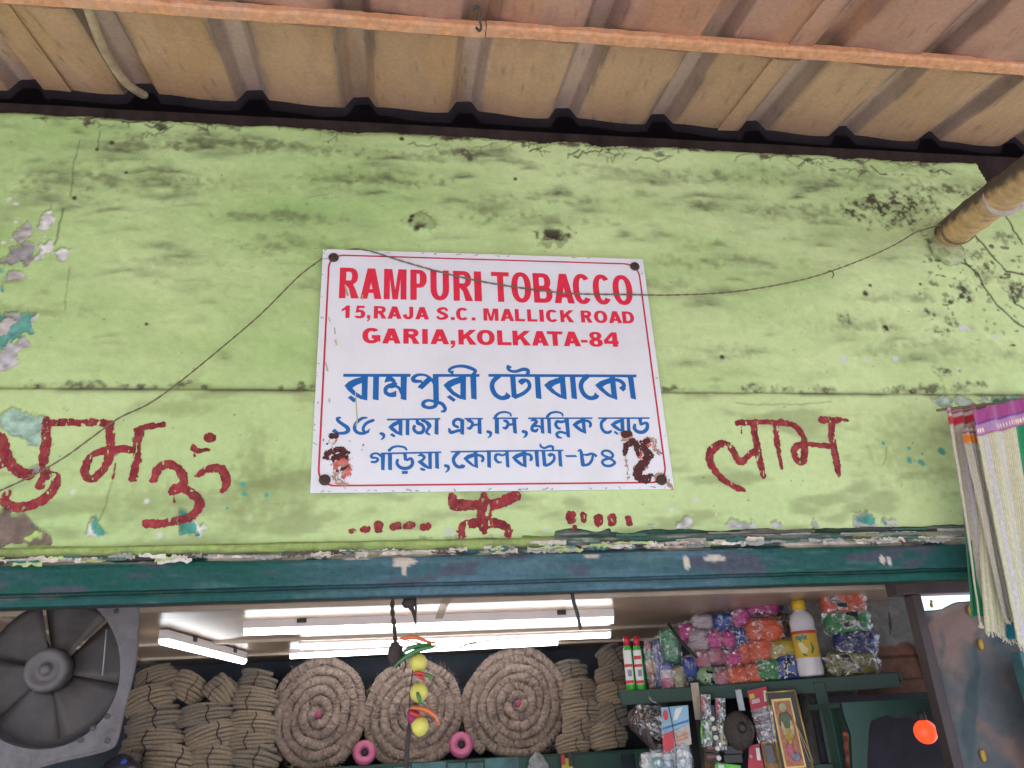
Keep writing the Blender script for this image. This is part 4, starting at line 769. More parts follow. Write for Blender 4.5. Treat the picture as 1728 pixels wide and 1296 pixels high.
it = [B([(130, 260, 30), (180, 260, 34), (208, 230, 34), (190, 210, 26), (140, 205, 34), (122, 182, 34), (150, 157, 28), (200, 153, 26), (250, 185, 36)]), P([(245, 150), (300, 150), (292, 368), (248, 358)]), P([(335, 142), (388, 142), (386, 368), (338, 358)]), B([(352, 112, 40), (400, 74, 32), (470, 62, 28), (545, 76, 28), (570, 105, 26)]), P([(250, 142), (1012, 127), (1010, 148), (252, 165)]),
      P([(525, 150), (572, 150), (580, 240), (540, 245)]), B([(457, 237, 36), (450, 280, 40), (490, 328, 42), (560, 343, 46), (625, 318, 46), (648, 265, 42), (625, 217, 38), (580, 237, 32)]), P([(510, 375), (588, 375), (586, 412), (514, 412)]), P([(845, 150), (892, 150), (892, 355), (850, 345)]), B([(720, 180, 16), (760, 172, 38), (798, 200, 34), (770, 238, 34), (735, 256, 26)]), P([(705, 258), (750, 232), (850, 318), (850, 352), (780, 320)]), P([(735, 350), (760, 330), (812, 352), (800, 375), (770, 372)]),
      P([(932, 140), (978, 140), (984, 350), (935, 340)]), B([(1065, 308, 42), (1100, 320, 40), (1100, 360, 30), (1070, 390, 14)]), P([(1130, 122), (1728, 112), (1728, 133), (1132, 142)]), B([(1232, 138, 46), (1182, 190, 46), (1165, 240, 44), (1195, 303, 44), (1245, 326, 42), (1295, 313, 38)]), P([(1275, 285), (1315, 320), (1290, 345), (1240, 312)]),
      P([(1290, 215), (1340, 172), (1420, 148), (1420, 135), (1470, 135), (1478, 342), (1400, 312), (1335, 265)], [(1428, 195), (1350, 228), (1432, 302)]), B([(1472, 172, 32), (1525, 187, 38), (1543, 220, 38), (1530, 250, 34)]), P([(1590, 125), (1640, 125), (1642, 337), (1595, 325)])]
P, B = view(820, 740, 230, YS)
it += [P([(0, 150), (982, 143), (980, 162), (0, 172)]), P([(245, 160), (288, 160), (298, 372), (255, 360)]), B([(192, 302, 22), (152, 300, 34), (120, 260, 38), (127, 212, 38), (165, 202, 32), (205, 215, 28), (250, 197, 28)]), P([(328, 240), (380, 200), (460, 172), (460, 155), (510, 155), (516, 370), (440, 345), (370, 295)], [(465, 222), (390, 255), (470, 325)]), B([(512, 197, 34), (560, 210, 38), (578, 245, 38), (568, 273, 34)]),
       P([(615, 158), (665, 158), (677, 365), (632, 352)]), P([(705, 158), (750, 158), (768, 330), (765, 362), (722, 345)]), B([(758, 345, 34), (820, 318, 36), (863, 270, 36), (862, 217, 34), (825, 197, 30), (800, 203, 22)]), P([(775, 210), (805, 190), (845, 212), (815, 238)]), B([(690, 75, 22), (695, 100, 30), (740, 122, 30), (800, 100, 34), (845, 105, 34), (848, 140, 30)]), P([(912, 155), (955, 155), (970, 362), (925, 350)]),
       P([(1000, 212), (1140, 210), (1158, 236), (1020, 236)]), B([(1165, 162, 14), (1195, 150, 34), (1208, 172, 38)]), P([(1185, 150), (1227, 165), (1255, 330), (1240, 360), (1205, 345)]), B([(1235, 343, 34), (1300, 328, 36), (1340, 280, 36), (1355, 220, 32)]), B([(1240, 207, 22), (1290, 207, 32), (1340, 192, 32), (1388, 210, 30)]), P([(1380, 245), (1385, 205), (1418, 222)]),
       B([(1585, 250, 32), (1500, 220, 32), (1470, 185, 32), (1500, 157, 30), (1560, 160, 32), (1608, 205, 34), (1588, 245, 32), (1500, 270, 34), (1474, 305, 34), (1510, 343, 34), (1580, 346, 34), (1633, 310, 36), (1600, 272, 32), (1540, 242, 28)])]
flat('lettering', it, M_bl, label='small blue Bengali line naming the town, ending in 84')
# screws
M_scr = mat('rusted_screw_cap', (0.062, 0.036, 0.028), 0.6, 0.4, 60, 0.5, 200, metal=0.3)
for x, y in [(563, 435), (1071, 450), (1116, 810), (548, 810)]:
    c = at(x, y, -0.001); mb = MB(); mb.lathe([(0.0135, 0.0), (0.0138, 0.002), (0.0125, 0.0048), (0.009, 0.006), (0.0088, 0.0050), (0.003, 0.0048)], c, (0, -1, 0), 22); mb.make('screw', M_scr, sb, False)
# smears of dried vermilion and sandal paste in the two lower corners
P, B = view(500, 600, 340, YS)
M_mar = mat('dried_maroon_paste', (0.075, 0.016, 0.016), 0.8, 0.5, 70, 0.5, 150); M_pnk = mat('rubbed_red_paste', (0.55, 0.13, 0.11), 0.8, 0.5, 70); M_tan = mat('tan_paste_stain', (0.42, 0.27, 0.2), 0.8, 0.4, 70)
def smear(name, items, m, off, seed=1, amp=0.007, hole=.1):
    amp *= 1.5
    xs, zs, Fd = field_of(items, 0.0009, 0.004); X, Z = np.meshgrid(xs, zs)
    Fd = Fd + amp * (fbm(X * 190, Z * 190, 4, seed) - 0.52); Fd = np.minimum(Fd, (hole + 0.60 - fbm(X * 220, Z * 120, 4, seed + 5)) * 0.03)
    V, Fc = contour_mesh(xs, zs, Fd, lambda x, z: np.full_like(x, YS - off), 60); return mk(name, V, Fc, m, sb)
smear('paste_smear', [B([(275, 740, 26), (310, 765, 22), (345, 720, 30), (355, 680, 20)]), B([(330, 1010, 56), (345, 1070, 50), (400, 1095, 36), (430, 1105, 22)]), B([(350, 890, 70), (440, 960, 70), (400, 1040, 40)])], M_tan, 0.0008, 4, 0.010, .04)
smear('paste_smear', [B([(335, 950, 60), (390, 905, 60), (440, 900, 30)]), B([(440, 960, 50), (445, 1010, 50), (400, 1050, 30)])], M_pnk, 0.0010, 6, 0.008, .06)
smear('paste_smear', [B([(300, 690, 52), (335, 690, 62)]), B([(250, 870, 50), (300, 820, 60), (380, 810, 60), (430, 830, 50)]), B([(330, 880, 62), (400, 860, 62), (440, 880, 30)]), B([(350, 990, 26), (400, 975, 28), (460, 940, 20)]), B([(250, 880, 34), (285, 885, 24)]), B([(560, 800, 6), (568, 835, 5)]), B([(575, 765, 5), (568, 800, 5)]), B([(230, 730, 12), (270, 770, 12)])], M_mar, 0.0012, 9, 0.008, .10)
P, B = view(800, 600, 340, YS)
smear('paste_smear', [B([(1270, 730, 30), (1350, 690, 40)]), B([(1480, 720, 50), (1540, 730, 60), (1550, 800, 40), (1590, 840, 26)]), B([(1300, 870, 20), (1310, 950, 18), (1320, 1050, 14)]), B([(1460, 960, 44), (1490, 900, 30)])], M_tan, 0.0008, 14, 0.010, .03)
smear('rust_halo', [B([(1560, 1060, 60), (1600, 1052, 110), (1640, 1075, 70)]), B([(1680, 1120, 60), (1690, 1140, 30)])], M_tan, 0.0006, 31, 0.012, -.02)
smear('paste_smear', [B([(1420, 870, 46), (1460, 790, 40), (1500, 760, 40)])], M_pnk, 0.0010, 16, 0.008, .06)
smear('paste_smear', [B([(1285, 680, 58), (1325, 670, 62)]), B([(1290, 850, 40), (1310, 770, 60), (1370, 740, 60), (1400, 800, 66), (1400, 850, 40)]), B([(1440, 750, 46), (1500, 730, 40)]), B([(1460, 800, 66), (1500, 850, 72), (1460, 920, 76), (1410, 970, 84), (1410, 1040, 84), (1470, 1065, 72), (1520, 1030, 44)]), B([(1595, 835, 16), (1605, 840, 14)])], M_mar, 0.0012, 19, 0.007, .16)
# scratches and specks
M_grn = mat('green_scuff', (0.42, 0.47, 0.30), 0.7, 0.2)
P, B = view(500, 600, 340, YS); its = [B([(508, 320, 8), (516, 450, 12), (522, 560, 10), (515, 600, 16)]), B([(252, 60, 8), (268, 130, 14)]), B([(283, 375, 16), (284, 398, 14)])]
P, B = view(500, 400, 340, YS); its += [B([(418, 410, 8), (440, 500, 20)]), B([(568, 500, 8), (570, 545, 6)]), B([(278, 690, 8), (290, 725, 8)]), B([(328, 780, 8), (334, 830, 10)]), B([(335, 890, 18), (345, 925, 12)])]
xs, zs, Fd = field_of(its, 0.0008, 0.004); V, Fc = contour_mesh(xs, zs, Fd, lambda x, z: np.full_like(x, YS - 0.0014), 60); mk('scuff', V, Fc, M_grn, sb)

# ------------------------------------------------------------------ wire, bamboo pole, towels
M_wire = mat('dull_twisted_wire', (0.17, 0.14, 0.085), 0.7, 0.3, 60)
wp = [(-40, 845, -.012), (0, 828, -.010), (60, 800, -.011), (110, 771, -.012), (150, 742, -.010), (200, 706, -.012), (250, 682, -.010), (300, 647, -.010), (370, 590, -.006), (440, 530, -.004), (500, 470, -.004), (530, 446, -.004), (548, 434, .006), (575, 424, .009), (600, 420, .004), (618, 422, -.004), (640, 428, -.006),
      (700, 447, -.006), (780, 468, -.006), (860, 483, -.005), (960, 495, -.005), (1060, 497, -.006), (1130, 498, -.004), (1220, 494, -.006), (1300, 483, -.008), (1380, 465, -.012), (1460, 436, -.018), (1510, 413, -.024), (1545, 392, -.03)]
Pw = catmull([at(x, y, Y) for x, y, Y in wp], 6)
mb = MB(); s_ = np.cumsum(np.r_[0, np.linalg.norm(np.diff(Pw, axis=0), axis=1)]); ss = np.arange(0, s_[-1], 0.004); Pf = np.stack([np.interp(ss, s_, Pw[:, i]) for i in range(3)], 1)
for ph in (0, math.pi):
    o_ = np.stack([0 * ss, 0.0011 * np.cos(ss * 120 + ph), 0.0011 * np.sin(ss * 120 + ph)], 1); mb.tube(Pf + o_, 0.0015, 5)
mb.tube(catmull([at(1397, 458, -.014), at(1402, 457, -.016), at(1407, 463, -.02), at(1404, 469, -.02)], 4), 0.002, 5)
# bamboo pole sticking out of the wall
p0 = at(1596, 400, 0.05); p1 = at(1765, 284, -0.62); ax = (p1 - p0) / np.linalg.norm(p1 - p0)
p1b = p0 + ax * 1.15; N_ = 120; t_ = np.linspace(0, 1, N_); PB = p0 + np.outer(t_, p1b - p0)
PB[:, 2] += 0.010 * np.sin(t_ * 3.0)
rad = 0.0465 + 0.0015 * np.sin(t_ * 9) + 0.004 * np.exp(-((t_ - .46) / .012) ** 2) - 0.003 * np.exp(-((t_ - .435) / .008) ** 2) + 0.005 * np.exp(-((t_ - .78) / .012) ** 2) + 0.002 * np.exp(-((t_ - .27) / .004) ** 2)
# turns of the wire round the pole
T0 = ax; A_ = np.cross(T0, (0, 0, 1)); A_ /= np.linalg.norm(A_); B2 = np.cross(A_, T0)
cw = p0 + ax * 0.13; turn = [cw + ax * 0.004 * k / 10 + 0.0490 * (math.cos(2 * math.pi * k / 24 + 2.4) * A_ + math.sin(2 * math.pi * k / 24 + 2.4) * B2) for k in range(40)]
mb.tube(np.vstack([Pf[-1:], np.array(turn)]), 0.0022, 5)
o = mb.make('twisted_wire', M_wire, None, True); tag(o, 'thin twisted wire sagging across the signboard to the bamboo pole', 'wire')
bam = thing('bamboo_pole', p0, 'cut bamboo pole jutting out of the green wall near its right end', 'pole')
M_bam = mat('dry_bamboo', (1, 1, 1), 0.65, 0.22, 26, 0.5, 110, attr=True, dirt=((0.20, 0.13, 0.09), 0.55, 12), spec=0.3)
mbb = MB().tube(PB, rad, 40); Vb = mbb.v[0]; rel = Vb - p0; al = rel @ ax; rad_v = rel - np.outer(al, ax); up_ = rad_v @ (np.array((-.5, 0, .87))) / np.linalg.norm(rad_v, axis=1)
so = sstep(.30, .75, up_ + .7 * (fbm(al * 30, up_ * 4, 4, 55) - .5)); cb0 = np.array((0.60, 0.37, 0.20)) * (.75 + .5 * fbm(al * 60, up_ * 3, 3, 56))[:, None]
mbb.c = [cb0 * (1 - so[:, None]) + np.array((0.085, 0.06, 0.05)) * so[:, None]]; mbb.make('cane', M_bam, bam, True, True)
MB().tube(p0 + np.outer(np.linspace(.456, .466, 8), p1b - p0), 0.0465 + 0.0050 * np.sin(np.linspace(0, math.pi, 8)), 32).make('node', mat('pale_bamboo_node', (0.42, 0.36, 0.30), 0.8, 0.3, 40, 0.4), bam, True)
mb = MB(); cc = at(1600, 418, 0.004); mb.blob(cc + np.array((0, .006, -.006)), (0.054, 0.007, 0.050), None, 2.2, 36, 18, 0.22, 5, 5)
mb.make('plaster_collar', mat('crumbled_mortar', (0.36, 0.42, 0.20), 0.9, 0.4, 40, 0.8, 120, dirt=((0.5, 0.48, 0.44), 0.8, 20)), bam, True)

# checked cotton towels hanging in front of the wall at the right
M_tow = mat('towel_cotton', (1, 1, 1), 0.95, 0.10, 300, 0.35, 500, attr=True, sheen=0.3, spec=0.1)
def towel(name, label, q, Y0, bands, stripes, base, seed, wob=0.010, nu=90, nv=110, fringe=True, thick=0.004):
    """q: four photo pixels tl, tr, br, bl;  bands: (v0, v1, colour);  stripes: (u0, u1, colour)"""
    tl, tr, br, bl = [at(x, y, Y0 + d) for x, y, d in q]
    t = thing(name, (tl + tr) / 2, label, 'towel', 'towels hung beside the shop opening')
    us = np.linspace(0, 1, nu); vs = np.linspace(0, 1, nv); U, V = np.meshgrid(us, vs)
    G = (tl[None, None] * (1 - U[..., None]) + tr[None, None] * U[..., None]) * (1 - V[..., None]) + (bl[None, None] * (1 - U[..., None]) + br[None, None] * U[..., None]) * V[..., None]
    fold = wob * (np.sin(U * 9 + seed + 1.2 * V) * (0.3 + 0.9 * V) + 0.6 * np.sin(U * 21 + 2 * seed)) + 0.006 * (fbm(U * 4 + seed, V * 6, 3, seed) - .5)
    G[..., 1] += fold; G[..., 2] += 0.004 * np.sin(U * 7 + seed) * V
    nstr = 46
    w = 0.5 + 0.5 * np.sin(U * nstr * 2 * math.pi); c = np.array(base[0]) * (1 - w[..., None]) + np.array(base[1]) * w[..., None]
    tw = 0.82 + 0.3 * vnoise(U * nstr * 1.3, V * 160, seed); c = c * tw[..., None]
    for a, b, cc_ in stripes: m = ((U > a) & (U < b))[..., None]; c = c * (1 - m) + np.array(cc_) * tw[..., None] * m
    vb = max([b for a, b, _ in bands], default=0.0); k = int(vb * (nv - 1))
    MBt = MB().sheet(G[k:], thick, (0, 1, 0), c[k:].reshape(-1, 3)); MBt.make('cloth', M_tow, t, True, True)
    if k > 0:
        cb = c[:k + 1].copy()
        for a, b, cc_ in bands: m = ((V[:k + 1] >= a - 1e-6) & (V[:k + 1] <= b + 1e-6))[..., None]; cb = cb * (1 - m) + np.array(cc_) * (0.85 + .3 * vnoise(U[:k + 1] * 150, V[:k + 1] * 50, 3))[..., None] * m
        for a, b, cc_ in bands:
            if len(cc_) == 3 and cc_[0] > 0.3 and cc_[2] > 0.25 and (b - a) > 0.02:      # glinting zari dashes
                m = ((np.abs(V[:k + 1] - (a + b) / 2) < 0.006) & (np.sin(U[:k + 1] * 190) > 0.1) & (vnoise(U[:k + 1] * 14, V[:k + 1] * 3, 8) > .3))[..., None]; cb = cb * (1 - m) + np.array((0.95, 0.75, 0.5)) * m
        MB().sheet(G[:k + 1], thick, (0, 1, 0), cb.reshape(-1, 3)).make('border', M_tow, t, True, True)
    if fringe:
        mbf = MB(); rs_ = random.Random(seed)
        for i in range(0, nu):
            p = G[-1, i]; L = rs_.uniform(.006, .014); mbf.tube([p, p + np.array((rs_.uniform(-.003, .003), rs_.uniform(-.003, .003), -L * .6)), p + np.array((rs_.uniform(-.005, .005), rs_.uniform(-.005, .005), -L))], 0.0011, 4)
        mbf.make('fringe', mat('fringe_cotton', (0.62, 0.58, 0.45), 0.95, 0.2), t)
    return t
cream, khaki, lilac = (0.66, 0.62, 0.47), (0.47, 0.46, 0.28), (0.56, 0.54, 0.60)
towel('towel', 'cream striped towel with a magenta border, front of the bunch', [(1642, 693, 0), (1752, 664, -.02), (1815, 1092, -.02), (1714, 1089, 0)], -0.135,
      [(0, .012, (.35, .08, .25)), (.012, .062, (.36, .08, .25)), (.062, .072, (.16, .05, .28)), (.072, .118, (.42, .25, .44)), (.118, .124, (.4, .06, .16))], [(.10, .135, lilac), (.36, .40, lilac), (.60, .78, (.02, .26, .11)), (.78, .83, lilac)], (cream, khaki), 3)
towel('towel', 'pale striped towel with a pink and red border, leftmost and rearmost of the bunch', [(1596, 688, 0), (1665, 679, 0), (1708, 1052, 0), (1651, 1048, 0)], -0.085,
      [(0, .006, (.45, .12, .10)), (.006, .022, (.48, .30, .30)), (.022, .030, (.25, .06, .10)), (.030, .046, (.55, .42, .40)), (.046, .090, (.50, .035, .05)), (.090, .10, (.55, .2, .2))], [(.30, .36, lilac), (.55, .6, (.52, .3, .28))], ((0.60, 0.56, 0.45), (0.50, 0.46, 0.36)), 5)
towel('towel', 'narrow folded towel with an orange band, in the middle of the bunch', [(1622, 722, 0), (1652, 722, 0), (1718, 1044, 0), (1688, 1040, 0)], -0.110,
      [(0, .022, (.45, .34, .30)), (.022, .030, (.25, .08, .08)), (.030, .044, (.6, .5, .45)), (.044, .084, (.75, .26, .03)), (.084, .10, (.6, .45, .35))], [(.0, .1, (.6, .5, .48)), (.45, .55, lilac)], ((0.64, 0.60, 0.50), (0.5, 0.47, 0.36)), 9, nu=50)
towel('towel', 'green edged towel of which only a folded strip shows at the back of the bunch', [(1625, 850, 0), (1650, 850, 0), (1668, 1042, 0), (1639, 1040, 0)], -0.072, [], [(.0, .8, (.02, .24, .10))], ((0.03, .25, .11), (0.02, .2, .09)), 11, nu=30, wob=.004, fringe=False)
towel('towel', 'teal striped towel showing only its lower edge between the other towels', [(1640, 740, 0), (1690, 740, 0), (1724, 1080, 0), (1668, 1067, 0)], -0.097, [], [(.50, .82, (.03, .22, .30)), (.88, .95, (.7, .7, .68))], (cream, khaki), 13, nu=36, wob=.004)
hr = MB(); a_, b_ = at(1590, 690, -.10), at(1760, 668, -.13); hr.tube([a_ + (0, .02, .004), b_ + (0.03, .02, .004)], 0.004, 8)
tag(hr.make('towel_rail', M_wire, None, True), 'thin rod the striped towels hang over', 'rail')

# ------------------------------------------------------------------ exhaust fan behind the lintel at the left
YF = 0.14
fan = thing('exhaust_fan', at(70, 1260, YF), 'dusty grey wall exhaust fan with a round cut-out plate at the left of the opening', 'fan')
M_plate2 = mat('dusty_grey_enamel', (0.135, 0.122, 0.125), 0.7, 0.22, 9, 0.4, 90, dirt=((0.065, 0.052, 0.048), 0.85, 12))
M_fdark = mat('greasy_fan_metal', (0.055, 0.044, 0.042), 0.55, 0.35, 12, 0.3, 60, dirt=((0.085, 0.068, 0.06), 0.8, 9))
fc = at(66, 1128, YF); rr = 0.5 * (at(205, 1128, YF)[0] - at(-73, 1128, YF)[0])
outp = [at(x, y, YF)[[0, 2]] for x, y in [(232, 940), (232, 1040), (229, 1100), (222, 1140), (212, 1180), (202, 1222), (194, 1252), (184, 1262), (150, 1272), (100, 1283), (40, 1300), (-20, 1312), (-90, 1310), (-130, 1290), (-150, 1200), (-150, 1050), (-140, 940)]]
hole_ = [at(66 + 137 * math.cos(t), 1122 + 137 * math.sin(t) + (6 if math.sin(t) > 0 else 0), YF)[[0, 2]] for t in np.linspace(0, 2 * math.pi, 61)[:-1]]
xs, zs, Fd = field_of([('P', [outp, hole_])], 0.0022, 0.006); V, Fc = contour_mesh(xs, zs, Fd, lambda x, z: np.full_like(x, YF), 40)
V2 = V.copy(); V2[:, 1] += 0.006; N = len(V)
mb = MB(); mb.add(V, Fc); mb.add(V2, [f[::-1] for f in Fc])
# rolled outer rim and drawn-in throat
ro = np.array([(p[0], YF + 0.003, p[1]) for p in outp]); mb.tube(catmull(np.vstack([ro, ro[:1]]), 4), 0.0045, 8, False)
hl = np.array(hole_ + hole_[:1]); G = [[(p[0], YF, p[1]) for p in hl], [(hl.mean(0)[0] + (p[0] - hl.mean(0)[0]) * .985, YF + .008, hl.mean(0)[1] + (p[1] - hl.mean(0)[1]) * .985) for p in hl], [(hl.mean(0)[0] + (p[0] - hl.mean(0)[0]) * .97, YF + .055, hl.mean(0)[1] + (p[1] - hl.mean(0)[1]) * .97) for p in hl]]
mb.sheet(np.array(G)); mb.make('mounting_plate', M_plate2, fan)
for x, y in [(181, 1250), (157, 1229), (136, 1249), (181, 1209), (196, 1032)]:
    c = at(x, y, YF - .0005); MB().lathe([(0.006, 0), (0.006, .0022), (.004, .003), (.0035, .0018)], c, (0, -1, 0), 14).make('screw_hole', M_fdark, fan)
hc = np.array([fc[0], YF + 0.045, fc[2]])
MB().lathe([(rr * .28, -.03), (rr * .28, 0.0), (rr * .265, .012), (rr * .20, .014), (rr * .15, .006), (rr * .075, .006), (rr * .07, .014), (rr * .03, .017)], hc, (0, -1, 0), 40).make('hub', mat('greasy_hub', (0.105, 0.09, 0.088), 0.5, 0.3, 14, 0.3, 60, dirt=((0.05, 0.042, 0.04), 0.8, 14)), fan, True)
MB().lathe([(rr * .24, -.14), (rr * .24, -.03)], hc, (0, -1, 0), 28).make('motor', M_fdark, fan, True)
for k in range(6):
    a0 = k * math.pi / 3 + .3; G = []
    for i, r_ in enumerate(np.linspace(.24, .93, 9)):
        row = []
        for j in range(7):
            s = (j / 6 - .5); ang = a0 + s * (1.06 - .02 * i / 8); row.append((hc[0] + rr * r_ * math.cos(ang), hc[1] + .034 + s * .022, hc[2] + rr * r_ * math.sin(ang)))
        G.append(row)
    MB().sheet(np.array(G), 0.0015, (0, 1, 0)).make('blade', M_fdark, fan, True)
for a0 in (.62, .62 + math.pi / 2, .62 + math.pi, .62 - math.pi / 2):
    d = np.array([math.cos(a0), 0, math.sin(a0)]); n_ = np.array([-math.sin(a0), 0, math.cos(a0)])
    MB().box(hc + d * rr * .62 + (0, .075, 0), (rr * .78, .004, .020), .001, np.stack([d, (0, 1, 0), n_], 1)).make('strut', M_fdark, fan)
MB().tube([at(180, 1062, YF + .05), at(173, 1140, YF + .06)], .0018, 6).make('wire', mat('grey_wire', (.3, .3, .3), .5, .1), fan, True)

# ------------------------------------------------------------------ tube lights under the ceiling
M_hous = mat('white_batten', (0.72, 0.66, 0.64), 0.4, 0.05); M_clip = mat('dark_clip', (0.035, 0.03, 0.03), 0.6, 0.2)
M_tube = mat('glowing_tube', (0.9, 0.9, 0.9), 0.5, 0.0, emit=((1.0, 0.92, 0.88), 4.0)); M_tube2 = mat('glowing_tube_cool', (0.9, 0.9, 0.9), 0.5, 0.0, emit=((0.92, 0.97, 1.0), 3.7))
def tube_light(a, b, label, m, clips=(.15, .85), w=0.030):
    a, b = np.array(a), np.array(b); L = np.linalg.norm(b - a); u = (b - a) / L; z = np.array([0, 0, 1.0]); n = np.cross(z, u); c = (a + b) / 2
    t = thing('tube_light', c, label, 'tube light', 'tube lights under the shop ceiling'); M_ = np.stack([u, n, z], 1)
    MB().box(c + z * .022, (L, w, .030), .003, M_).make('housing', M_hous, t)
    prof = [((w * .5) * math.cos(k * math.pi / 10), -(w * .62) * math.sin(k * math.pi / 10)) for k in range(11)]
    G = [[a + u * (L * s) + n * x + z * (y + .0065) for x, y in prof] for s in (.004, .996)]
    mb = MB().sheet(np.array(G)); 
    for g in G: mb.add(g, [list(range(11))])
    mb.make('diffuser', m, t, True)
    for k, s in enumerate(clips): MB().box(a + u * L * s + z * .030, (.030, w + .010, .020), .002, M_).make('clip', M_clip, t)
tube_light(at(410, 1066, .87) + (0, 0, .0), at(1036, 1046, .87), 'long warm white tube light nearest the front of the shop', M_tube)
tube_light(at(505, 1091, 1.45), at(1031, 1071, 1.45), 'long tube light just behind the front one', M_tube, (.1, .9))
tube_light(at(488, 1107, 1.84), at(942, 1084, 1.84), 'cool white tube light deepest in the shop', M_tube2, ())
tube_light(atz(274, 1082, 1.925), atz(411, 1116, 1.925), 'short tube light set at a slant behind the fan', M_tube2, (.28, .80))

# ------------------------------------------------------------------ coir coils, tape rolls and rope hanks on the back shelf
YR = 1.98
M_coir = mat('coir_fibre', (0.305, 0.222, 0.178), 0.95, 0.35, 60, 0.9, 260, dirt=((0.11, 0.08, 0.068), 0.75, 18), sheen=0.15)
M_pink = mat('pink_plug', (0.30, 0.045, 0.12), 0.6, 0.3)
def coil(px, py, rx, ry, turns, seed, label):
    c = at(px, py, YR); k = mpp(c); R1 = rx * k; pitch = R1 / (turns + .15); rs_ = random.Random(seed)
    t = thing('coir_coil', c - (0, 0, ry * k), label, 'coir coil', 'flat coils of coir rope on the back shelf')
    P = []; rad_ = []; th = 0.0
    while th < 2 * math.pi * turns:
        r_ = pitch * (.35 + th / (2 * math.pi)); w = 1 + .034 * math.sin(2 * th + seed * 2) + .018 * math.sin(3 * th + seed) + .016 * math.sin(7.3 * th + seed)
        P.append((c[0] + r_ * w * math.cos(th + seed), c[1] + .012 * math.sin(th * 2.7) + .004 * (rs_.random() - .5) + .03 * (r_ / R1) ** 2, c[2] + r_ * w * ry / rx * math.sin(th + seed)))
        rad_.append(pitch * (.535 + .030 * math.sin(r_ * th * .5 * 2 * math.pi / (pitch * .30)) + .03 * math.sin(th * 5.1 + seed) + .03 * math.sin(th * 2.3 + 2 * seed) + .05 * (rs_.random() - .5))); th += .0030 / max(r_, .02)
    mb = MB(); mb.tube(P, rad_, 14, twist=(.045, 3, 2 * math.pi / (pitch * .75)))
    # an outer body so that the roll has depth
    mb.lathe([(R1 * .985, .03), (R1 * 1.0, .10), (R1 * .98, .22)], c, (0, 1, 0), 60, 1, ry / rx)
    for i in range(2600):                             # loose fibres
        th = rs_.random() * 2 * math.pi; r_ = R1 * math.sqrt(rs_.random()) * 1.03; p = np.array([c[0] + r_ * math.cos(th), c[1] - pitch * .45, c[2] + r_ * ry / rx * math.sin(th)])
        d = np.array([rs_.gauss(0, 1), -abs(rs_.gauss(0, .4)), rs_.gauss(0, 1)]) * .011; e = np.array([d[2], 0, -d[0]]) * .04 + (0, .0002, 0); mb.add([p - e, p + e, p + d], [[0, 1, 2]])
    mb.make('rope', M_coir, t, True)
    MB().blob(c - (0, pitch * .45, 0), (pitch * .42, pitch * .3, pitch * .42), None, 2.4, 16, 10, .1, seed).make('plug', M_pink, t, True)
coil(537, 1206, 78, 88, 5.4, 1, 'coir coil with a pink centre beside the rope hanks, leftmost of the three')
coil(700, 1199, 83, 83, 5.6, 2, 'coir coil behind the hanging lemons, middle of the three')
coil(874, 1187, 86, 87, 6.0, 4, 'coir coil with a pink centre to the right of the hanging lemons')
M_tape = mat('pink_glossy_tape', (0.42, 0.075, 0.17), 0.18, 0.12, 8, coat=0.6); M_core = mat('dark_core', (0.02, 0.015, 0.02), 0.7, 0.1)
for x, y, r_, lb in [(615, 1270, 20, 'glossy pink tape roll wedged between the left and middle coir coils'), (778, 1257, 21, 'glossy pink tape roll wedged between the middle and right coir coils')]:
    c = at(x, y, YR - .10); k = mpp(c) * r_; t = thing('tape_roll', c - (0, 0, k), lb, 'tape roll', 'pink tape rolls between the coils')
    MB().torus(c, k * .62, k * .38, (0.1, -1, .1), 32, 14, 1.1).make('tape', M_tape, t, True); MB().lathe([(k * .29, -.02), (k * .29, .012)], c, (0.1, -1, .1), 20).make('core', M_core, t, True)

M_jute = [mat('jute_rope', (0.25, 0.19, 0.13), 0.95, 0.3, 26, 0.5, 150, sheen=.2), mat('pale_jute_rope', (0.28, 0.21, 0.14), 0.95, 0.3, 26, 0.5, 150, sheen=.2), mat('grey_jute_rope', (0.205, 0.165, 0.125), 0.95, 0.3, 26, 0.5, 150, sheen=.2)]
M_tie = mat('dark_tie', (0.018, 0.014, 0.022), 0.8, 0.2)
def hank_mesh(seed, n=7, h=0.44):
    """one skein of rope, unit wide: stacked loops, x -0.5..0.5"""
    rs_ = random.Random(seed); mb = MB(); r_ = h / n * .51; cv = rs_.uniform(.06, .16)
    for lay_ in (0, 1):
        for k in range(n):
            z = ((k + .5) / n - .5) * h * (.80 if lay_ == 0 else 1.0); bul = 1 - .30 * (2 * z / h) ** 2; tx, ty = rs_.uniform(-.035, .035), rs_.uniform(-.10, .04); ox = rs_.uniform(-.03, .03); A = (.5 - r_) * bul * (.86 if lay_ == 0 else 1); P = []
            if lay_ == 1 and rs_.random() < .08: continue
            for i in range(151):
                a = 2 * math.pi * i / 150; x = A * math.cos(a); y = .62 * A * math.sin(a)
                P.append((ox + x, y + (.03 if lay_ == 0 else 0), z + tx * x + ty * (y + .3) + .010 * math.sin(2 * a + k) - cv * 2 * x * x))
            mb.tube(P, r_, 8, False, twist=(.15, 2, 2 * math.pi / .055))
    return mb
hk_src = []
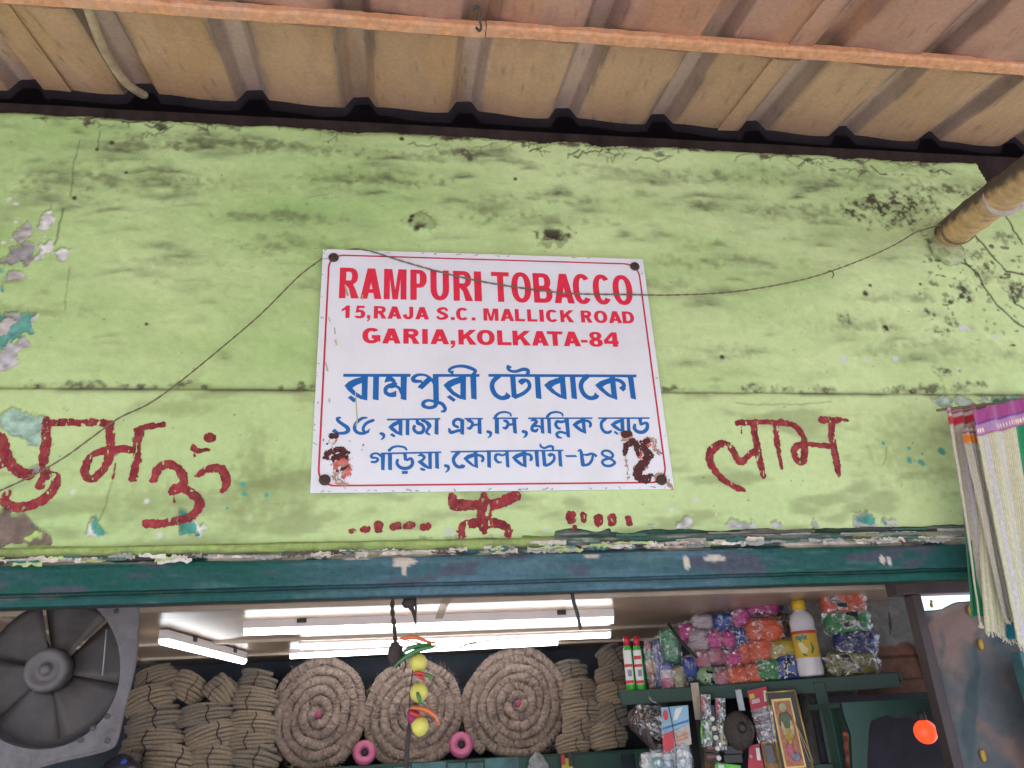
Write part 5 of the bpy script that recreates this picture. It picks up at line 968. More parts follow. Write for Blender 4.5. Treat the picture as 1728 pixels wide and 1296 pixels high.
def hank(px, py, wpx, hpx, rot, var, label, Y=YR):
    c = at(px, py, Y); k = mpp(c) * wpx; sz = 1.12 * (hpx / wpx) / .44
    key = var % 3
    if len(hk_src) <= key:
        s_ = hank_mesh(key + 3); o = s_.make('rope_hank', M_jute[key]); tb = MB(); tie_x = (-.08, .12, .02)[key]
        tb.tube([(tie_x + .03 * math.cos(q_ * .9), -.33 * math.cos(q_ * math.pi / 20 - math.pi / 2) - .01, -.27 * math.sin(q_ * math.pi / 20 - math.pi / 2) - .02) for q_ in range(21)], .011, 6)
        ti = tb.make('tie', M_tie, o, True); o.location = (0, 0, 0)
        V_ = o.data.vertices; b_ = LOC[o.name]
        for v in V_: v.co = v.co + Vector(b_)
        for v in ti.data.vertices: v.co = v.co + Vector(b_)
        hk_src.append((o, ti)); new = o; o.data.polygons.foreach_set('use_smooth', [True] * len(o.data.polygons))
    else:
        new = hk_src[key][0].copy(); link(new); ti = hk_src[key][1].copy(); link(ti, new)
    new.location = [float(v) for v in c]; new.scale = (k * 1.12, k * .95, k * sz); new.rotation_euler = (0, rot, random.Random(px).uniform(-.25, .25))
    tag(new, label, 'rope hank', 'rope hanks stacked on the back shelf')
for i, a in enumerate([(262, 1146, 66, 36, -.35, 0, 'rope hank topmost in the stack right beside the exhaust fan'), (250, 1180, 76, 40, -.3, 1, 'rope hank second from the top in the stack beside the exhaust fan'), (264, 1213, 88, 40, -.12, 2, 'wide rope hank halfway down the stack beside the exhaust fan'), (262, 1245, 90, 38, .0, 0, 'rope hank fourth down in the stack beside the exhaust fan'), (292, 1281, 88, 44, .22, 1, 'sagging rope hank lowest in the stack beside the exhaust fan'), (222, 1272, 40, 40, .1, 2, 'rope hank tucked under the corner of the exhaust fan plate'),
          (318, 1158, 56, 42, .45, 1, 'tilted rope hank topmost in the second stack from the fan'), (372, 1166, 50, 44, .75, 0, 'steeply tilted rope hank leaning against the third stack'), (348, 1206, 84, 34, -.12, 2, 'grey rope hank under the two tilted ones'), (358, 1238, 82, 38, -.22, 1, 'rope hank above the lowest one of the second stack'), (362, 1276, 76, 44, .12, 0, 'rope hank lowest in the second stack from the fan'),
          (434, 1150, 60, 36, .1, 2, 'dark rope hank topmost beside the left coir coil'), (430, 1180, 70, 36, .12, 0, 'rope hank second down beside the left coir coil'), (426, 1218, 74, 34, .05, 1, 'rope hank with a dark tie halfway down beside the left coir coil'), (424, 1246, 74, 34, .0, 0, 'rope hank fourth down beside the left coir coil'), (432, 1277, 76, 42, .22, 2, 'rope hank lowest beside the left coir coil'),
          (962, 1134, 54, 36, -.2, 2, 'dark rope hank topmost beside the right coir coil'), (978, 1166, 60, 36, -.05, 0, 'rope hank second down beside the right coir coil'), (980, 1196, 64, 34, .0, 1, 'rope hank halfway down beside the right coir coil'), (978, 1226, 62, 38, -.15, 0, 'rope hank fourth down beside the right coir coil'), (966, 1254, 54, 32, -.1, 1, 'rope hank lowest beside the right coir coil'),
          (1034, 1108, 56, 40, -.5, 2, 'dark tilted rope hank topmost beside the green bottles'), (1030, 1142, 58, 34, -.2, 0, 'rope hank second down beside the green bottles'), (1032, 1170, 60, 32, -.15, 1, 'rope hank halfway down beside the green bottles'), (1030, 1204, 58, 40, -.3, 2, 'rope hank fourth down in the stack below the green bottles'), (1024, 1240, 64, 38, -.12, 1, 'rope hank lowest in the stack below the green bottles')]):
    hank(*a, Y=YR + (.04 if a[1] < 1165 else 0))
# the shelf they stand on
M_teal = mat('worn_teal_board', (0.055, 0.155, 0.16), 0.6, 0.25, 6, 0.3, 50, dirt=((0.02, 0.03, 0.03), 0.9, 9)); M_grn2 = mat('dark_green_board', (0.010, 0.050, 0.034), 0.5, 0.25, 6, 0.25, 40, dirt=((0.012, 0.02, 0.018), 0.8, 6))
zs_ = at(874, 1276, YR - .08)[2]
bsh = thing('back_shelf', (0.2, YR, zs_ - .05), 'dark green wooden shelf carrying the coir coils and rope hanks', 'shelf')
MB().box((0.0, YR + .16, zs_ - .012), (2.6, .46, .022), .002).make('board', M_grn2, bsh)
x0, x1 = at(630, 1283, YR - .08)[0], at(868, 1283, YR - .08)[0]; rs = random.Random(4); x = x0
while x < x1:                                         # broken facing slats
    w = rs.uniform(.06, .16); MB().box((min(x + w / 2, x1), YR - .085, zs_ - .035 + rs.uniform(-.006, .004)), (w - .005, .012, .055 + rs.uniform(-.01, .008)), .002).make('facing_slat', M_teal, bsh); x += w
MB().box((x1 + .24, YR - .08, zs_ - .045), (.47, .02, .075), .002).make('front_rail', M_grn2, bsh)
MB().box((at(1072, 1280, YR)[0], YR - .07, zs_ - .25), (.05, .05, .5), .003).make('post', M_grn2, bsh)

# ------------------------------------------------------------------ right-hand shelves
S0, S1 = np.array((0.80, 1.20, 1.712)), np.array((1.56, 0.72, 1.712)); U_ = (S1 - S0); U_ /= np.linalg.norm(U_); NB = np.cross((0, 0, 1.0), U_)   # NB points into the shop
AX = np.stack([U_, NB, np.array((0, 0, 1.0))], 1)
def sp(px, py, off=0.0): return atplane(px, py, S0 + NB * off, NB)         # point on a plane parallel to the shelf front
shelf = thing('goods_shelf', (S0 + S1) / 2 - (0, 0, 1.4), 'dark green shelf unit packed with wrapped twine and bottles at the right', 'shelf')
LS = np.linalg.norm(S1 - S0); zt2 = sp(1250, 1150, 0)[2]
MB().box(S0 + U_ * (LS / 2 + .055) + NB * .10 + (0, 0, -.014), (LS + .05, .26, .026), .002, AX).make('board', M_grn2, shelf)
MB().box(S0 + U_ * (LS / 2 + .055) - NB * .034 + (0, 0, -.026), (LS + .03, .018, .046), .002, AX).make('front_rail', M_grn2, shelf)
for px in (1396,): c = sp(px, 1220, -.03); MB().box((c[0], c[1], 1.23), (.036, .036, .93), .002, AX).make('post', M_grn2, shelf)
c = sp(1188, 1220, .05); MB().box((c[0], c[1], 1.23), (.05, .04, .93), .002, AX).make('post', M_dark, shelf)
c = sp(1290, 1220, .20); MB().box((c[0], c[1], 1.35), (.7, .012, .68), .001, AX).make('back_board', mat('black_backing', (0.012, 0.014, 0.014), 0.9, 0.2), shelf)
c = sp(1120, 1180, -.035); MB().box(sp(1176, 1183, -.045), (.028, .006, .12), .001, AX).make('paper_tab', mat('aged_paper', (.42, .34, .26), .9, .2), shelf)
c = sp(1385, 1292, -.05); MB().box(c + (0, 0, -.012), (.12, .03, .035), .002, AX).make('lower_rail', M_grn2, shelf)

def M3(rot=0.0, tilt=0.0):
    cr, sr = math.cos(rot), math.sin(rot); R1 = np.array([[cr, 0, sr], [0, 1, 0], [-sr, 0, cr]]); ct, st = math.cos(tilt), math.sin(tilt); R2 = np.array([[1, 0, 0], [0, ct, -st], [0, st, ct]])
    return AX @ R1 @ R2
def plain(name, c, rough=0.5, **k): return mat(name, c, rough, k.pop('var', .15), k.pop('scale', 20), **k)
def decal(pts, off=0.0):
    """flat outline given in photo pixels on a plane parallel to the shelf front"""
    return np.array([sp(x, y, off) for x, y in pts])

# wrapped packs and rolls of twine
M_wrap = bpy.data.materials.new('clear_crinkled_film'); M_wrap.use_nodes = True
_T = M_wrap.node_tree; _T.nodes.remove(_T.nodes['Principled BSDF']); _l = _T.links.new
_g = nd(M_wrap, 'ShaderNodeBsdfGlossy'); _g.inputs['Roughness'].default_value = 0.13; _g.inputs['Color'].default_value = (.95, .96, 1, 1)
_tr = nd(M_wrap, 'ShaderNodeBsdfTransparent'); _ms = nd(M_wrap, 'ShaderNodeMixShader'); _c = nd(M_wrap, 'ShaderNodeTexCoord')
_n = nd(M_wrap, 'ShaderNodeTexNoise'); _n.inputs['Scale'].default_value = 46; _n.inputs['Detail'].default_value = 4; _n.inputs['Distortion'].default_value = 1.5
_r = nd(M_wrap, 'ShaderNodeMapRange'); _r.inputs[1].default_value = .45; _r.inputs[2].default_value = .68; _r.inputs[3].default_value = .93; _r.inputs[4].default_value = .50
_bp = nd(M_wrap, 'ShaderNodeBump'); _bp.inputs['Strength'].default_value = .9; _bp.inputs['Distance'].default_value = .012
_l(_c.outputs['Object'], _n.inputs['Vector']); _l(_n.outputs[0], _r.inputs[0]); _l(_n.outputs[0], _bp.inputs['Height']); _l(_bp.outputs[0], _g.inputs['Normal'])
_l(_r.outputs[0], _ms.inputs[0]); _l(_g.outputs[0], _ms.inputs[1]); _l(_tr.outputs[0], _ms.inputs[2]); _l(_ms.outputs[0], _T.nodes['Material Output'].inputs[0])
COLS = dict(pink=(.55, .05, .24), magenta=(.38, .02, .16), orange=(.62, .10, .035), blue=(.02, .05, .26), green=(.04, .22, .06), yellow=(.42, .33, .02), clear=(.42, .33, .36), navy=(.02, .025, .12), black=(.02, .02, .022), palegreen=(.20, .40, .16), rose=(.42, .13, .17), olive=(.18, .15, .03))
TM = {k: mat('twine_' + k, v, .5, .3, 30, .5, 90, stretch=(1, 1, 5)) for k, v in COLS.items()}
M_print = mat('film_print', (1, 1, 1), .25, .1, 60, .5, 60, attr=True)
_pk = [0]
def pack(px, py, w, h, colr, label, off=.02, kind='roll', e=3.6, wrap=1.08, rot=0.0):
    _pk[0] += 1; sd_ = _pk[0]; c = sp(px, py, off); k = mpp(c); a, b = 1.10 * w * k / 2, 1.14 * h * k / 2; d = max(min(a, b), .028) * 1.05
    t = thing('twine_pack', c - (0, 0, b), label, 'wrapped twine', 'packs of plastic twine on the shelf'); M_ = M3(rot)
    mb = MB()
    if kind == 'roll':
        mb.blob((0, 0, 0), (a, d, b), None, e, 26, 16, .05, sd_, 4)
        V = mb.v[0]; V[:, 1] += -.0022 * np.sin(V[:, 2] / b * 22 + sd_); V[:] = V @ M_.T + c
    else:
        mb.blob((0, 0, 0), (a, d, b), None, 2.0, 24, 16, .16, sd_, 3); V = mb.v[0]; V *= 1 + .05 * np.sin(V[:, [0]] * 260 + V[:, [2]] * 190); V[:] = V @ M_.T + c
    mb.make('twine', TM[colr], t, True)
    if sd_ in (3, 9, 20, 25, 26, 27, 31) or colr == 'olive':
        G = []; C_ = []; f0 = (sd_ * .37) % .5 - .25
        for v in np.linspace(-.85, .85, 22):
            for u in np.linspace(-.45, .45, 18):
                x = f0 * a + u * a * .8; q = max(0.0, 1 - abs(x / a) ** e - abs(v * .8) ** e) ** (1 / e); G.append(M_ @ np.array((x, -(d * q * 1.10 + .003), v * b * .8)) + c)
                n_ = float(fbm(u * 2.2 + sd_, v * 1.6 + u, 2, sd_)); C_.append((.015, .015, .02) if n_ < .40 else ((.55, .53, .50) if n_ < .47 else tuple(.9 * q_ + .02 for q_ in COLS[colr])))
        MB().sheet(np.array(G).reshape(22, 18, 3), 0, None, np.array(C_)).make('printed_film', M_print, t, True, True)
    mw = MB().blob((0, 0, 0), (a * wrap, d * 1.13, b * wrap), None, e * .8, 22, 13, .20, sd_ + 40, 5); V = mw.v[0]
    r_ = np.random.RandomState(sd_); V += (r_.rand(*V.shape) - .5) * .014; V[:] = V @ M_.T + c; mw.make('wrapper', M_wrap, t, False)
for a in [(1327, 1022, 52, 26, 'black', 'dark wrapped bundle behind the white bottle cap', .13), (1335, 1046, 34, 22, 'olive', 'dim yellow wrapped bundle behind the neck of the white bottle', .11),
          (1285, 1030, 54, 20, 'magenta', 'long magenta twine pack at the very top of the heap', .07), (1222, 1052, 30, 30, 'blue', 'blue wrapped ball below the clear top bundle', .06), (1187, 1052, 36, 24, 'clear', 'clear greyish wrapped bundle at the top left of the heap', .07), (1158, 1068, 30, 28, 'pink', 'bright pink ball at the left end of the heap', .05, 'ball'),
          (1251, 1043, 30, 30, 'pink', 'bright pink ball below the magenta pack', .05, 'ball'), (1290, 1064, 56, 34, 'orange', 'big orange roll uppermost of the orange rolls in the heap', .035), (1252, 1078, 30, 34, 'blue', 'dark blue bundle left of the big orange roll', .055), (1207, 1080, 24, 28, 'pink', 'pink ball halfway up the heap, left of a pair', .035, 'ball'), (1229, 1079, 24, 26, 'pink', 'pink ball halfway up the heap, right of a pair', .03, 'ball'), (1180, 1082, 32, 32, 'clear', 'clear wrapped bundle left of the pink pair', .05),
          (1259, 1104, 24, 34, 'orange', 'narrow orange roll second row of the heap', .04), (1286, 1100, 38, 36, 'orange', 'orange roll in the middle of the heap left of the yellow pack', .03), (1325, 1100, 50, 34, 'yellow', 'yellow wrapped pack beside the white bottle', .03), (1239, 1112, 28, 26, 'pink', 'pink ball low in the heap above the orange bricks', .025, 'ball'), (1186, 1112, 34, 28, 'rose', 'rose tinted wrapped bundle low at the left of the heap', .025, 'ball'), (1212, 1108, 28, 30, 'rose', 'rose tinted bundle in the centre of the heap', .04, 'ball'),
          (1166, 1126, 24, 30, 'blue', 'blue bundle low at the left of the heap', .02), (1198, 1142, 40, 24, 'palegreen', 'pale green pouch lying at the bottom of the heap', .01, 'roll', 2.2, 1.15, .3), (1219, 1146, 22, 28, 'rose', 'pinkish crumpled pouch hanging over the shelf edge', -.01, 'ball'), (1244, 1141, 36, 28, 'orange', 'orange brick shaped roll at the bottom of the heap, left one', .01), (1275, 1138, 32, 28, 'orange', 'orange brick shaped roll at the bottom of the heap, right one', .012), (1298, 1131, 38, 32, 'green', 'green wrapped roll at the bottom of the heap', .012), (1335, 1126, 46, 36, 'blue', 'navy wrapped roll at the bottom beside the white bottle', .02),
          (1421, 1018, 62, 34, 'orange', 'orange roll topmost in the stack right of the white bottle', .03, 'roll', 5), (1428, 1050, 64, 34, 'green', 'green roll second in the stack right of the white bottle', .03, 'roll', 5), (1442, 1086, 60, 36, 'navy', 'navy roll third in the stack right of the white bottle', .03, 'roll', 5), (1436, 1120, 72, 38, 'olive', 'olive pack with printed black and white film at the bottom of the right stack', .03, 'roll', 4.2)]:
    pack(*a)
# printed film of the lowest pack
Mbw = plain('white_print', (.6, .6, .58)); Mbk = plain('black_print', (.015, .015, .02))
# squeezed-in packets at the left end
def packet(name, px0, py0, px1, py1, bands, label, cat, off=0.0, puff=.012, group='packets at the left end of the shelf', wrap=True):
    a, b = sp(px0, py1, off), sp(px1, py1, off); w = np.linalg.norm(b - a); h = (py1 - py0) * mpp(a) / .985; c = (a + b) / 2 + np.array((0, 0, h / 2))
    t = thing(name, c - (0, 0, h / 2), label, cat, group); n = len(bands)
    for f0, f1, cl, nm in bands:
        G = []
        for v in np.linspace(f0, f1, 8):
            G.append([c + U_ * (u - .5) * w * (1 - .06 * math.sin(v * 9)) - NB * puff * math.sin(math.pi * u) ** .6 * math.sin(math.pi * min(max(v, .03), .97)) ** .4 + np.array((0, 0, (v - .5) * h)) for u in np.linspace(0, 1, 11)])
        MB().sheet(np.array(G), puff * .6, NB).make(nm, mat(nm, cl, .35, .35, 50, .4, 90), t, True)
    if wrap:
        mw = MB().blob((0, 0, 0), (w * .58, puff * 1.9, h * .54), None, 3, 18, 12, .12, int(px0), 5); V = mw.v[0]; V += (np.random.RandomState(int(px0)).rand(*V.shape) - .5) * .006; V[:] = V @ AX.T + c; mw.make('wrapper', M_wrap, t)
packet('sachet_strip', 1095, 1088, 1110, 1164, [(0, .34, (.12, .03, .02), 'maroon_sachet'), (.34, .6, (.30, .13, .02), 'orange_sachet'), (.6, .82, (.02, .10, .05), 'green_sachet'), (.82, 1, (.16, .02, .03), 'red_sachet')], 'narrow strip of red, green and orange sachets beside the green bottles', 'sachets')
packet('scrubber_packet', 1110, 1084, 1124, 1166, [(0, 1, (.02, .04, .20), 'blue_film')], 'tall blue packet beside the sachet strip', 'packet')
packet('soap_packet', 1118, 1122, 1140, 1166, [(0, .45, (.40, .06, .12), 'red_film'), (.45, .75, (.5, .4, .45), 'pale_film'), (.75, 1, (.03, .06, .3), 'blue_film')], 'red, white and blue printed packet standing on the shelf', 'packet', -.01)
packet('scourer_packet', 1118, 1064, 1150, 1120, [(0, 1, (.05, .22, .10), 'green_film')], 'clear bag of green scourers above the printed packet', 'packet', .02, .02)
packet('pouch', 1138, 1128, 1160, 1164, [(0, 1, (.28, .25, .14), 'yellow_film')], 'crumpled clear pouch with yellow contents at the foot of the heap', 'pouch', -.01, .018)
st = MB().tube([sp(1127, 1052, -.01), sp(1150, 1083, -.02), sp(1176, 1110, -.03)], .006, 8).make('dark_stick', mat('blackened_stick', (.03, .025, .02), .7, .2), None, True); tag(st, 'dark stick leaning across the wrapped packs at the left end of the shelf', 'stick')

# two green bottles with red caps
M_gb = plain('bright_green_plastic', (.05, .40, .045), .3, var=.06, coat=.3); M_rc = plain('red_cap_plastic', (.50, .02, .04), .35, var=.1); M_wl = plain('white_label', (.68, .68, .66), .5, var=.1); M_rl = plain('red_label_print', (.55, .03, .05), .5); M_blk = plain('grey_label_print', (.25, .27, .33), .5)
for x, lb, dx in [(1066, 'green toilet cleaner bottle with a red cap, left of the pair', 0), (1083, 'green toilet cleaner bottle with a red cap, right of the pair', 1)]:
    c = sp(x, 1166, .0); k = mpp(c); w, h = 16.5 * k, 76 * k
    t = thing('cleaner_bottle', c, lb, 'bottle', 'green cleaner bottles at the left end of the shelf')
    mb = MB(); mb.lathe([(w * .40, 0), (w * .5, .004), (w * .5, h * .80), (w * .49, h * .86), (w * .30, h * .97), (w * .22, h)], c, (0, 0, 1), 24, 1.0, .8, up=U_); mb.make('body', M_gb, t, True)
    MB().lathe([(w * .34, h * .955), (w * .34, h * 1.10), (w * .26, h * 1.16), (w * .16, h * 1.17)], c, (0, 0, 1), 18, 1, 1, up=U_).make('cap', M_rc, t, True)
    def lab(z0, z1, a0, a1, m, nm, g):
        G = [[c + (w * .5 + g) * (math.cos(a) * U_ - .8 * math.sin(a) * NB) + np.array((0, 0, z)) for a in np.linspace(a0, a1, 12)] for z in (z0 * h, z1 * h)]; MB().sheet(np.array(G)).make(nm, m, t, True)
    lab(.14, .86, math.pi * .20, math.pi * .80, M_wl, 'label', .0008); lab(.15, .22, math.pi * .22, math.pi * .78, M_rl, 'label_stripe', .0014); lab(.50, .56, math.pi * .22, math.pi * .78, M_rl, 'label_stripe', .0014); lab(.30, .44, math.pi * .30, math.pi * .55, M_blk, 'label_picture', .0014)
    if dx: lab(.66, .74, math.pi * .25, math.pi * .72, M_rl, 'label_stripe', .0014)

# large white bottle with a yellow cap
c = sp(1370, 1141, -.02); k = mpp(c); w, h = 44 * k, 124 * k
bt = thing('floor_cleaner_bottle', c, 'white floor cleaner bottle with a yellow cap and lemon label on the shelf corner', 'bottle')
prof = [(w * .40, 0), (w * .47, .004), (w * .47, h * .02), (w * .485, h * .10), (w * .46, h * .20), (w * .465, h * .24), (w * .465, h * .545), (w * .485, h * .56), (w * .485, h * .60), (w * .46, h * .63), (w * .475, h * .67), (w * .47, h * .72), (w * .42, h * .78), (w * .32, h * .83), (w * .22, h * .86), (w * .21, h * .885)]
MB().lathe(prof, c, (0, 0, 1), 36, 1, .78, up=U_).make('body', plain('milky_plastic', (.66, .62, .64), .25, var=.05, coat=.3), bt, True)
MB().lathe([(w * .225, h * .875), (w * .25, h * .88), (w * .25, h * .985), (w * .21, h), (w * .10, h * 1.002)], c, (0, 0, 1), 28, 1, 1, up=U_).make('cap', plain('yellow_plastic', (.75, .42, .01), .35, var=.05), bt, True)
MB().lathe([(w * .20, h * .998), (w * .20, h * 1.02), (w * .1, h * 1.022)], c, (0, 0, 1), 20, 1, 1, up=U_).make('cap_top', plain('green_plastic', (.04, .2, .05), .4), bt, True)
def blab(pts2, m, nm, g, par=bt):
    """pts2: ring lists in (angle across the front in units of w, height in h) laid on the bottle"""
    xs, zs, Fd = field_of(pts2, .0010, .003)
    V, Fc = contour_mesh(xs, zs, Fd, lambda x, z: x * 0, 3); W2 = []
    for x, _, z in V:
        a = math.pi / 2 - x / (w * .47); W2.append(c + (w * .468 + g) * (math.cos(a) * U_ - .78 * math.sin(a) * NB) + np.array((0, 0, z)))
    return mk(nm, W2, Fc, m, par)
rect = lambda x0, x1, z0, z1: ('P', [[(x0, z0), (x1, z0), (x1, z1), (x0, z1)]])
blab([rect(-.60 * w, .60 * w, .235 * h, .575 * h)], plain('yellow_label', (.62, .38, .03), .45, var=.08), 'label', .0012)
blab([rect(-.60 * w, .60 * w, .548 * h, .588 * h)], plain('red_band', (.5, .05, .03), .45), 'label_band', .0022)
blab([('S', np.array([(-.16 * w, .40 * h, .10 * w), (-.05 * w, .33 * h, .13 * w)]))], plain('cream_lemon_print', (.68, .62, .30), .5), 'label_picture', .0022)
blab([('S', np.array([(.22 * w, .42 * h, .02 * w), (.27 * w, .35 * h, .05 * w), (.20 * w, .29 * h, .03 * w)])), ('S', np.array([(-.10 * w, .28 * h, .04 * w), (-.02 * w, .26 * h, .03 * w)]))], plain('green_leaf_print', (.05, .20, .06), .5), 'label_picture', .0026)
tw = lambda pts, r_=.012: ('S', np.array([(x * w, z * h, r_ * w * 1.6) for x, z in pts]))
lx = [tw([(-.30, .47), (-.30, .51)]), tw([(-.30, .505), (-.25, .515), (-.235, .47)]), tw([(-.235, .50), (-.19, .515), (-.175, .47)]), tw([(-.13, .512), (-.13, .445)]), tw([(-.13, .505), (-.08, .51), (-.07, .485), (-.13, .475)]), tw([(-.02, .54), (-.02, .47)]), tw([(.03, .492), (.10, .495), (.08, .515), (.04, .51), (.03, .48), (.06, .468), (.10, .474)])]
blab(lx, plain('teal_print', (.02, .20, .22), .5), 'lettering', .0026)

# things dangling from the shelf front
def card(name, quad, m, par, off, thick=.0015, bow=0.0, nm=None):
    q = decal(quad, off); n_ = 10; G = []
    for v in np.linspace(0, 1, n_):
        a = q[0] * (1 - v) + q[3] * v; b = q[1] * (1 - v) + q[2] * v; G.append([a * (1 - u) + b * u - NB * bow * math.sin(math.pi * u) - NB * bow * .5 * math.sin(math.pi * v) for u in np.linspace(0, 1, 8)])
    return MB().sheet(np.array(G), thick, NB).make(name, m, par, False)
M_red2 = plain('red_card', (.42, .02, .045), .45, var=.2); M_black = plain('black_card', (.014, .013, .015), .4, var=.2); M_silver = plain('steel', (.22, .23, .25), .3, metal=.8); M_clear = M_wrap
OF = -.07
for x0, y0, cn, cl, lb in [(1180, 1170, 'lime_handle', (.16, .50, .08), 'carded scissors with lime green handles, left of the pair'), (1205, 1176, 'mustard_handle', (.48, .40, .09), 'carded scissors with mustard yellow handles, right of the pair')]:
    t = thing('scissors', sp(x0 + 10, y0 + 40, OF), lb, 'scissors', 'carded scissors hanging from the shelf')
    card('backing_card', [(x0 + 1, y0), (x0 + 18, y0), (x0 + 24, y0 + 92), (x0 + 3, y0 + 92)], M_black, t, OF); card('header', [(x0 + 3, y0 + 6), (x0 + 10, y0 + 6), (x0 + 12, y0 + 30), (x0 + 4, y0 + 30)], M_red2, t, OF - .003)
    mbb = MB(); mbb.tube([sp(x0 + 11, y0 + 8, OF - .005), sp(x0 + 12, y0 + 46, OF - .005)], [.002, .0055], 6); mbb.tube([sp(x0 + 14, y0 + 8, OF - .005), sp(x0 + 13, y0 + 46, OF - .006)], [.002, .005], 6); mbb.make('blade', M_silver, t, True)
    mh = MB()
    for s in (0, 1):
        cx = x0 + 8.5 + s * 9; p_ = [sp(cx + 5.0 * math.cos(a), y0 + 64 + 17 * math.sin(a), OF - .006) for a in np.linspace(0, 2 * math.pi, 22)]; mh.tube(p_, .0042, 7, False)
    mh.make('handle', plain(cn, cl, .4), t, True)
    card('blister', [(x0 + 2, y0 + 2), (x0 + 19, y0 + 2), (x0 + 23, y0 + 90), (x0 + 3, y0 + 90)], M_clear, t, OF - .012, .001, .008)
MW = plain('white_button', (.72, .69, .64), .35, var=.05)
t = thing('cap_strip', sp(1206, 1240, OF), 'black strip carrying round white caps between the two scissors', 'strip')
card('backing_card', [(1198, 1190), (1205, 1190), (1216, 1296), (1206, 1296)], M_black, t, OF - .014)
for x, y in [(1202, 1213), (1205, 1229), (1208, 1245), (1211, 1263), (1213, 1279)]: MB().blob(sp(x, y, OF - .020), (.0085, .006, .0085), AX, 2, 14, 8).make('cap', MW, t, True)
# strainer: round dark mesh with a steel handle
t = thing('strainer', sp(1248, 1230, OF), 'round dark brown mesh strainer with a steel handle hung beside the scissors', 'strainer')
M_mesh = mat('brown_mesh', (.045, .032, .025), .6, .5, 120, .8, 300)
MB().blob(sp(1247, 1233, OF - .02), (.050, .028, .060), AX, 2, 26, 16, .03, 2).make('bowl', M_mesh, t, True)
MB().torus(sp(1247, 1233, OF - .026), .047, .004, -NB, 30, 8).make('rim', plain('dark_rim', (.06, .04, .03), .4), t, True); MB().blob(sp(1252, 1228, OF - .048), (.014, .008, .018), AX).make('centre_boss', M_black, t, True)
MB().box(sp(1249, 1181, OF - .01), (.022, .010, .070), .003, M3(-.04)).make('handle', M_silver, t); MB().box(sp(1247, 1209, OF - .012), (.024, .012, .018), .004, AX).make('grip', plain('pale_green_plastic', (.34, .45, .18), .4), t)
# red headed blister of small tools
t = thing('blister_pack', sp(1280, 1210, OF), 'blister card with a red header and maroon strips left of the framed picture', 'blister pack')
card('header', [(1261, 1166), (1293, 1158), (1300, 1192), (1268, 1200)], M_red2, t, OF - .004); card('backing_card', [(1268, 1200), (1300, 1192), (1310, 1250), (1281, 1253)], plain('maroon_card', (.10, .025, .04), .35, var=.4), t, OF)
card('header_print', [(1264, 1172), (1272, 1170), (1274, 1178), (1266, 1180)], plain('yellow_print', (.55, .42, .06), .5), t, OF - .007); card('header_print', [(1268, 1181), (1281, 1178), (1283, 1185), (1269, 1188)], plain('pale_print', (.55, .35, .38), .5), t, OF - .007); card('header_print', [(1288, 1166), (1293, 1165), (1295, 1183), (1290, 1184)], M_wl, t, OF - .007)
for i in range(5): MB().tube([sp(1271 + i * 2.4, 1208 + i * 9.5, OF - .01), sp(1300 + i * 1.8, 1203 + i * 9.5, OF - .01)], .0045, 7).make('tool', plain('glossy_maroon' if i % 2 else 'grey_tool', (.13, .025, .05) if i % 2 else (.33, .30, .33), .2), t, True)
card('blister', [(1266, 1198), (1302, 1190), (1312, 1252), (1280, 1255)], M_clear, t, OF - .02, .001, .01)
t = thing('blister_pack', sp(1272, 1280, OF), 'second red carded blister with a white oval, below the strainer', 'blister pack')
card('header', [(1264, 1258), (1281, 1255), (1290, 1300), (1262, 1302)], M_red2, t, OF - .006); card('header_print', [(1275, 1262), (1281, 1262), (1284, 1283), (1278, 1283)], M_wl, t, OF - .010); MB().blob(sp(1267, 1276, OF - .010), (.006, .003, .007), AX).make('header_print', plain('pink_print', (.6, .25, .28), .5), t)
t = thing('marker_box', sp(1225, 1275, OF), 'stack of dark boxes with red print hanging at the bottom edge below the scissors', 'box')
for i, y in enumerate((1262, 1277)): MB().box(sp(1203, y, OF - .004), (.045, .02, .026), .002, AX).make('box', M_black, t); MB().box(sp(1238, y + 3, OF - .004), (.060, .02, .026), .002, AX).make('box', M_black, t)
for i, y in enumerate((1262, 1277)): MB().box(sp(1203, y, OF - .0152), (.038, .001, .008), 0, AX).make('print', plain('red_brown_print', (.22, .06, .05), .5), t)
t = thing('green_pouch', sp(1230, 1294, OF), 'bright green pouch showing at the bottom edge below the dark boxes', 'pouch'); card('pouch_front', [(1206, 1286), (1250, 1292), (1250, 1310), (1208, 1310)], plain('bright_green_film', (.12, .50, .06), .35, var=.3), t, OF - .012, .004, .006); card('print', [(1212, 1290), (1222, 1291), (1222, 1297), (1212, 1296)], M_wl, t, OF - .024)
t = thing('reed_bundle', sp(1197, 1285, OF + .02), 'thin reddish brown reeds behind the dark boxes', 'reeds'); mb = MB()
for i in range(7): mb.tube([sp(1188 + i * 2, 1255, OF + .02), sp(1192 + i * 2.4, 1310, OF + .02)], .0014, 5)
mb.make('reed', plain('reddish_reed', (.30, .12, .06), .7), t)
t = thing('hardware_pack', sp(1300, 1275, OF), 'brown and black carded hardware between the blisters and the framed picture', 'hardware'); card('card', [(1283, 1252), (1306, 1250), (1322, 1300), (1292, 1302)], plain('brown_card', (.30, .16, .05), .6, var=.5, scale=60), t, OF + .01); card('blister', [(1289, 1258), (1302, 1257), (1310, 1286), (1296, 1288)], plain('grey_clip', (.08, .08, .09), .3), t, OF)
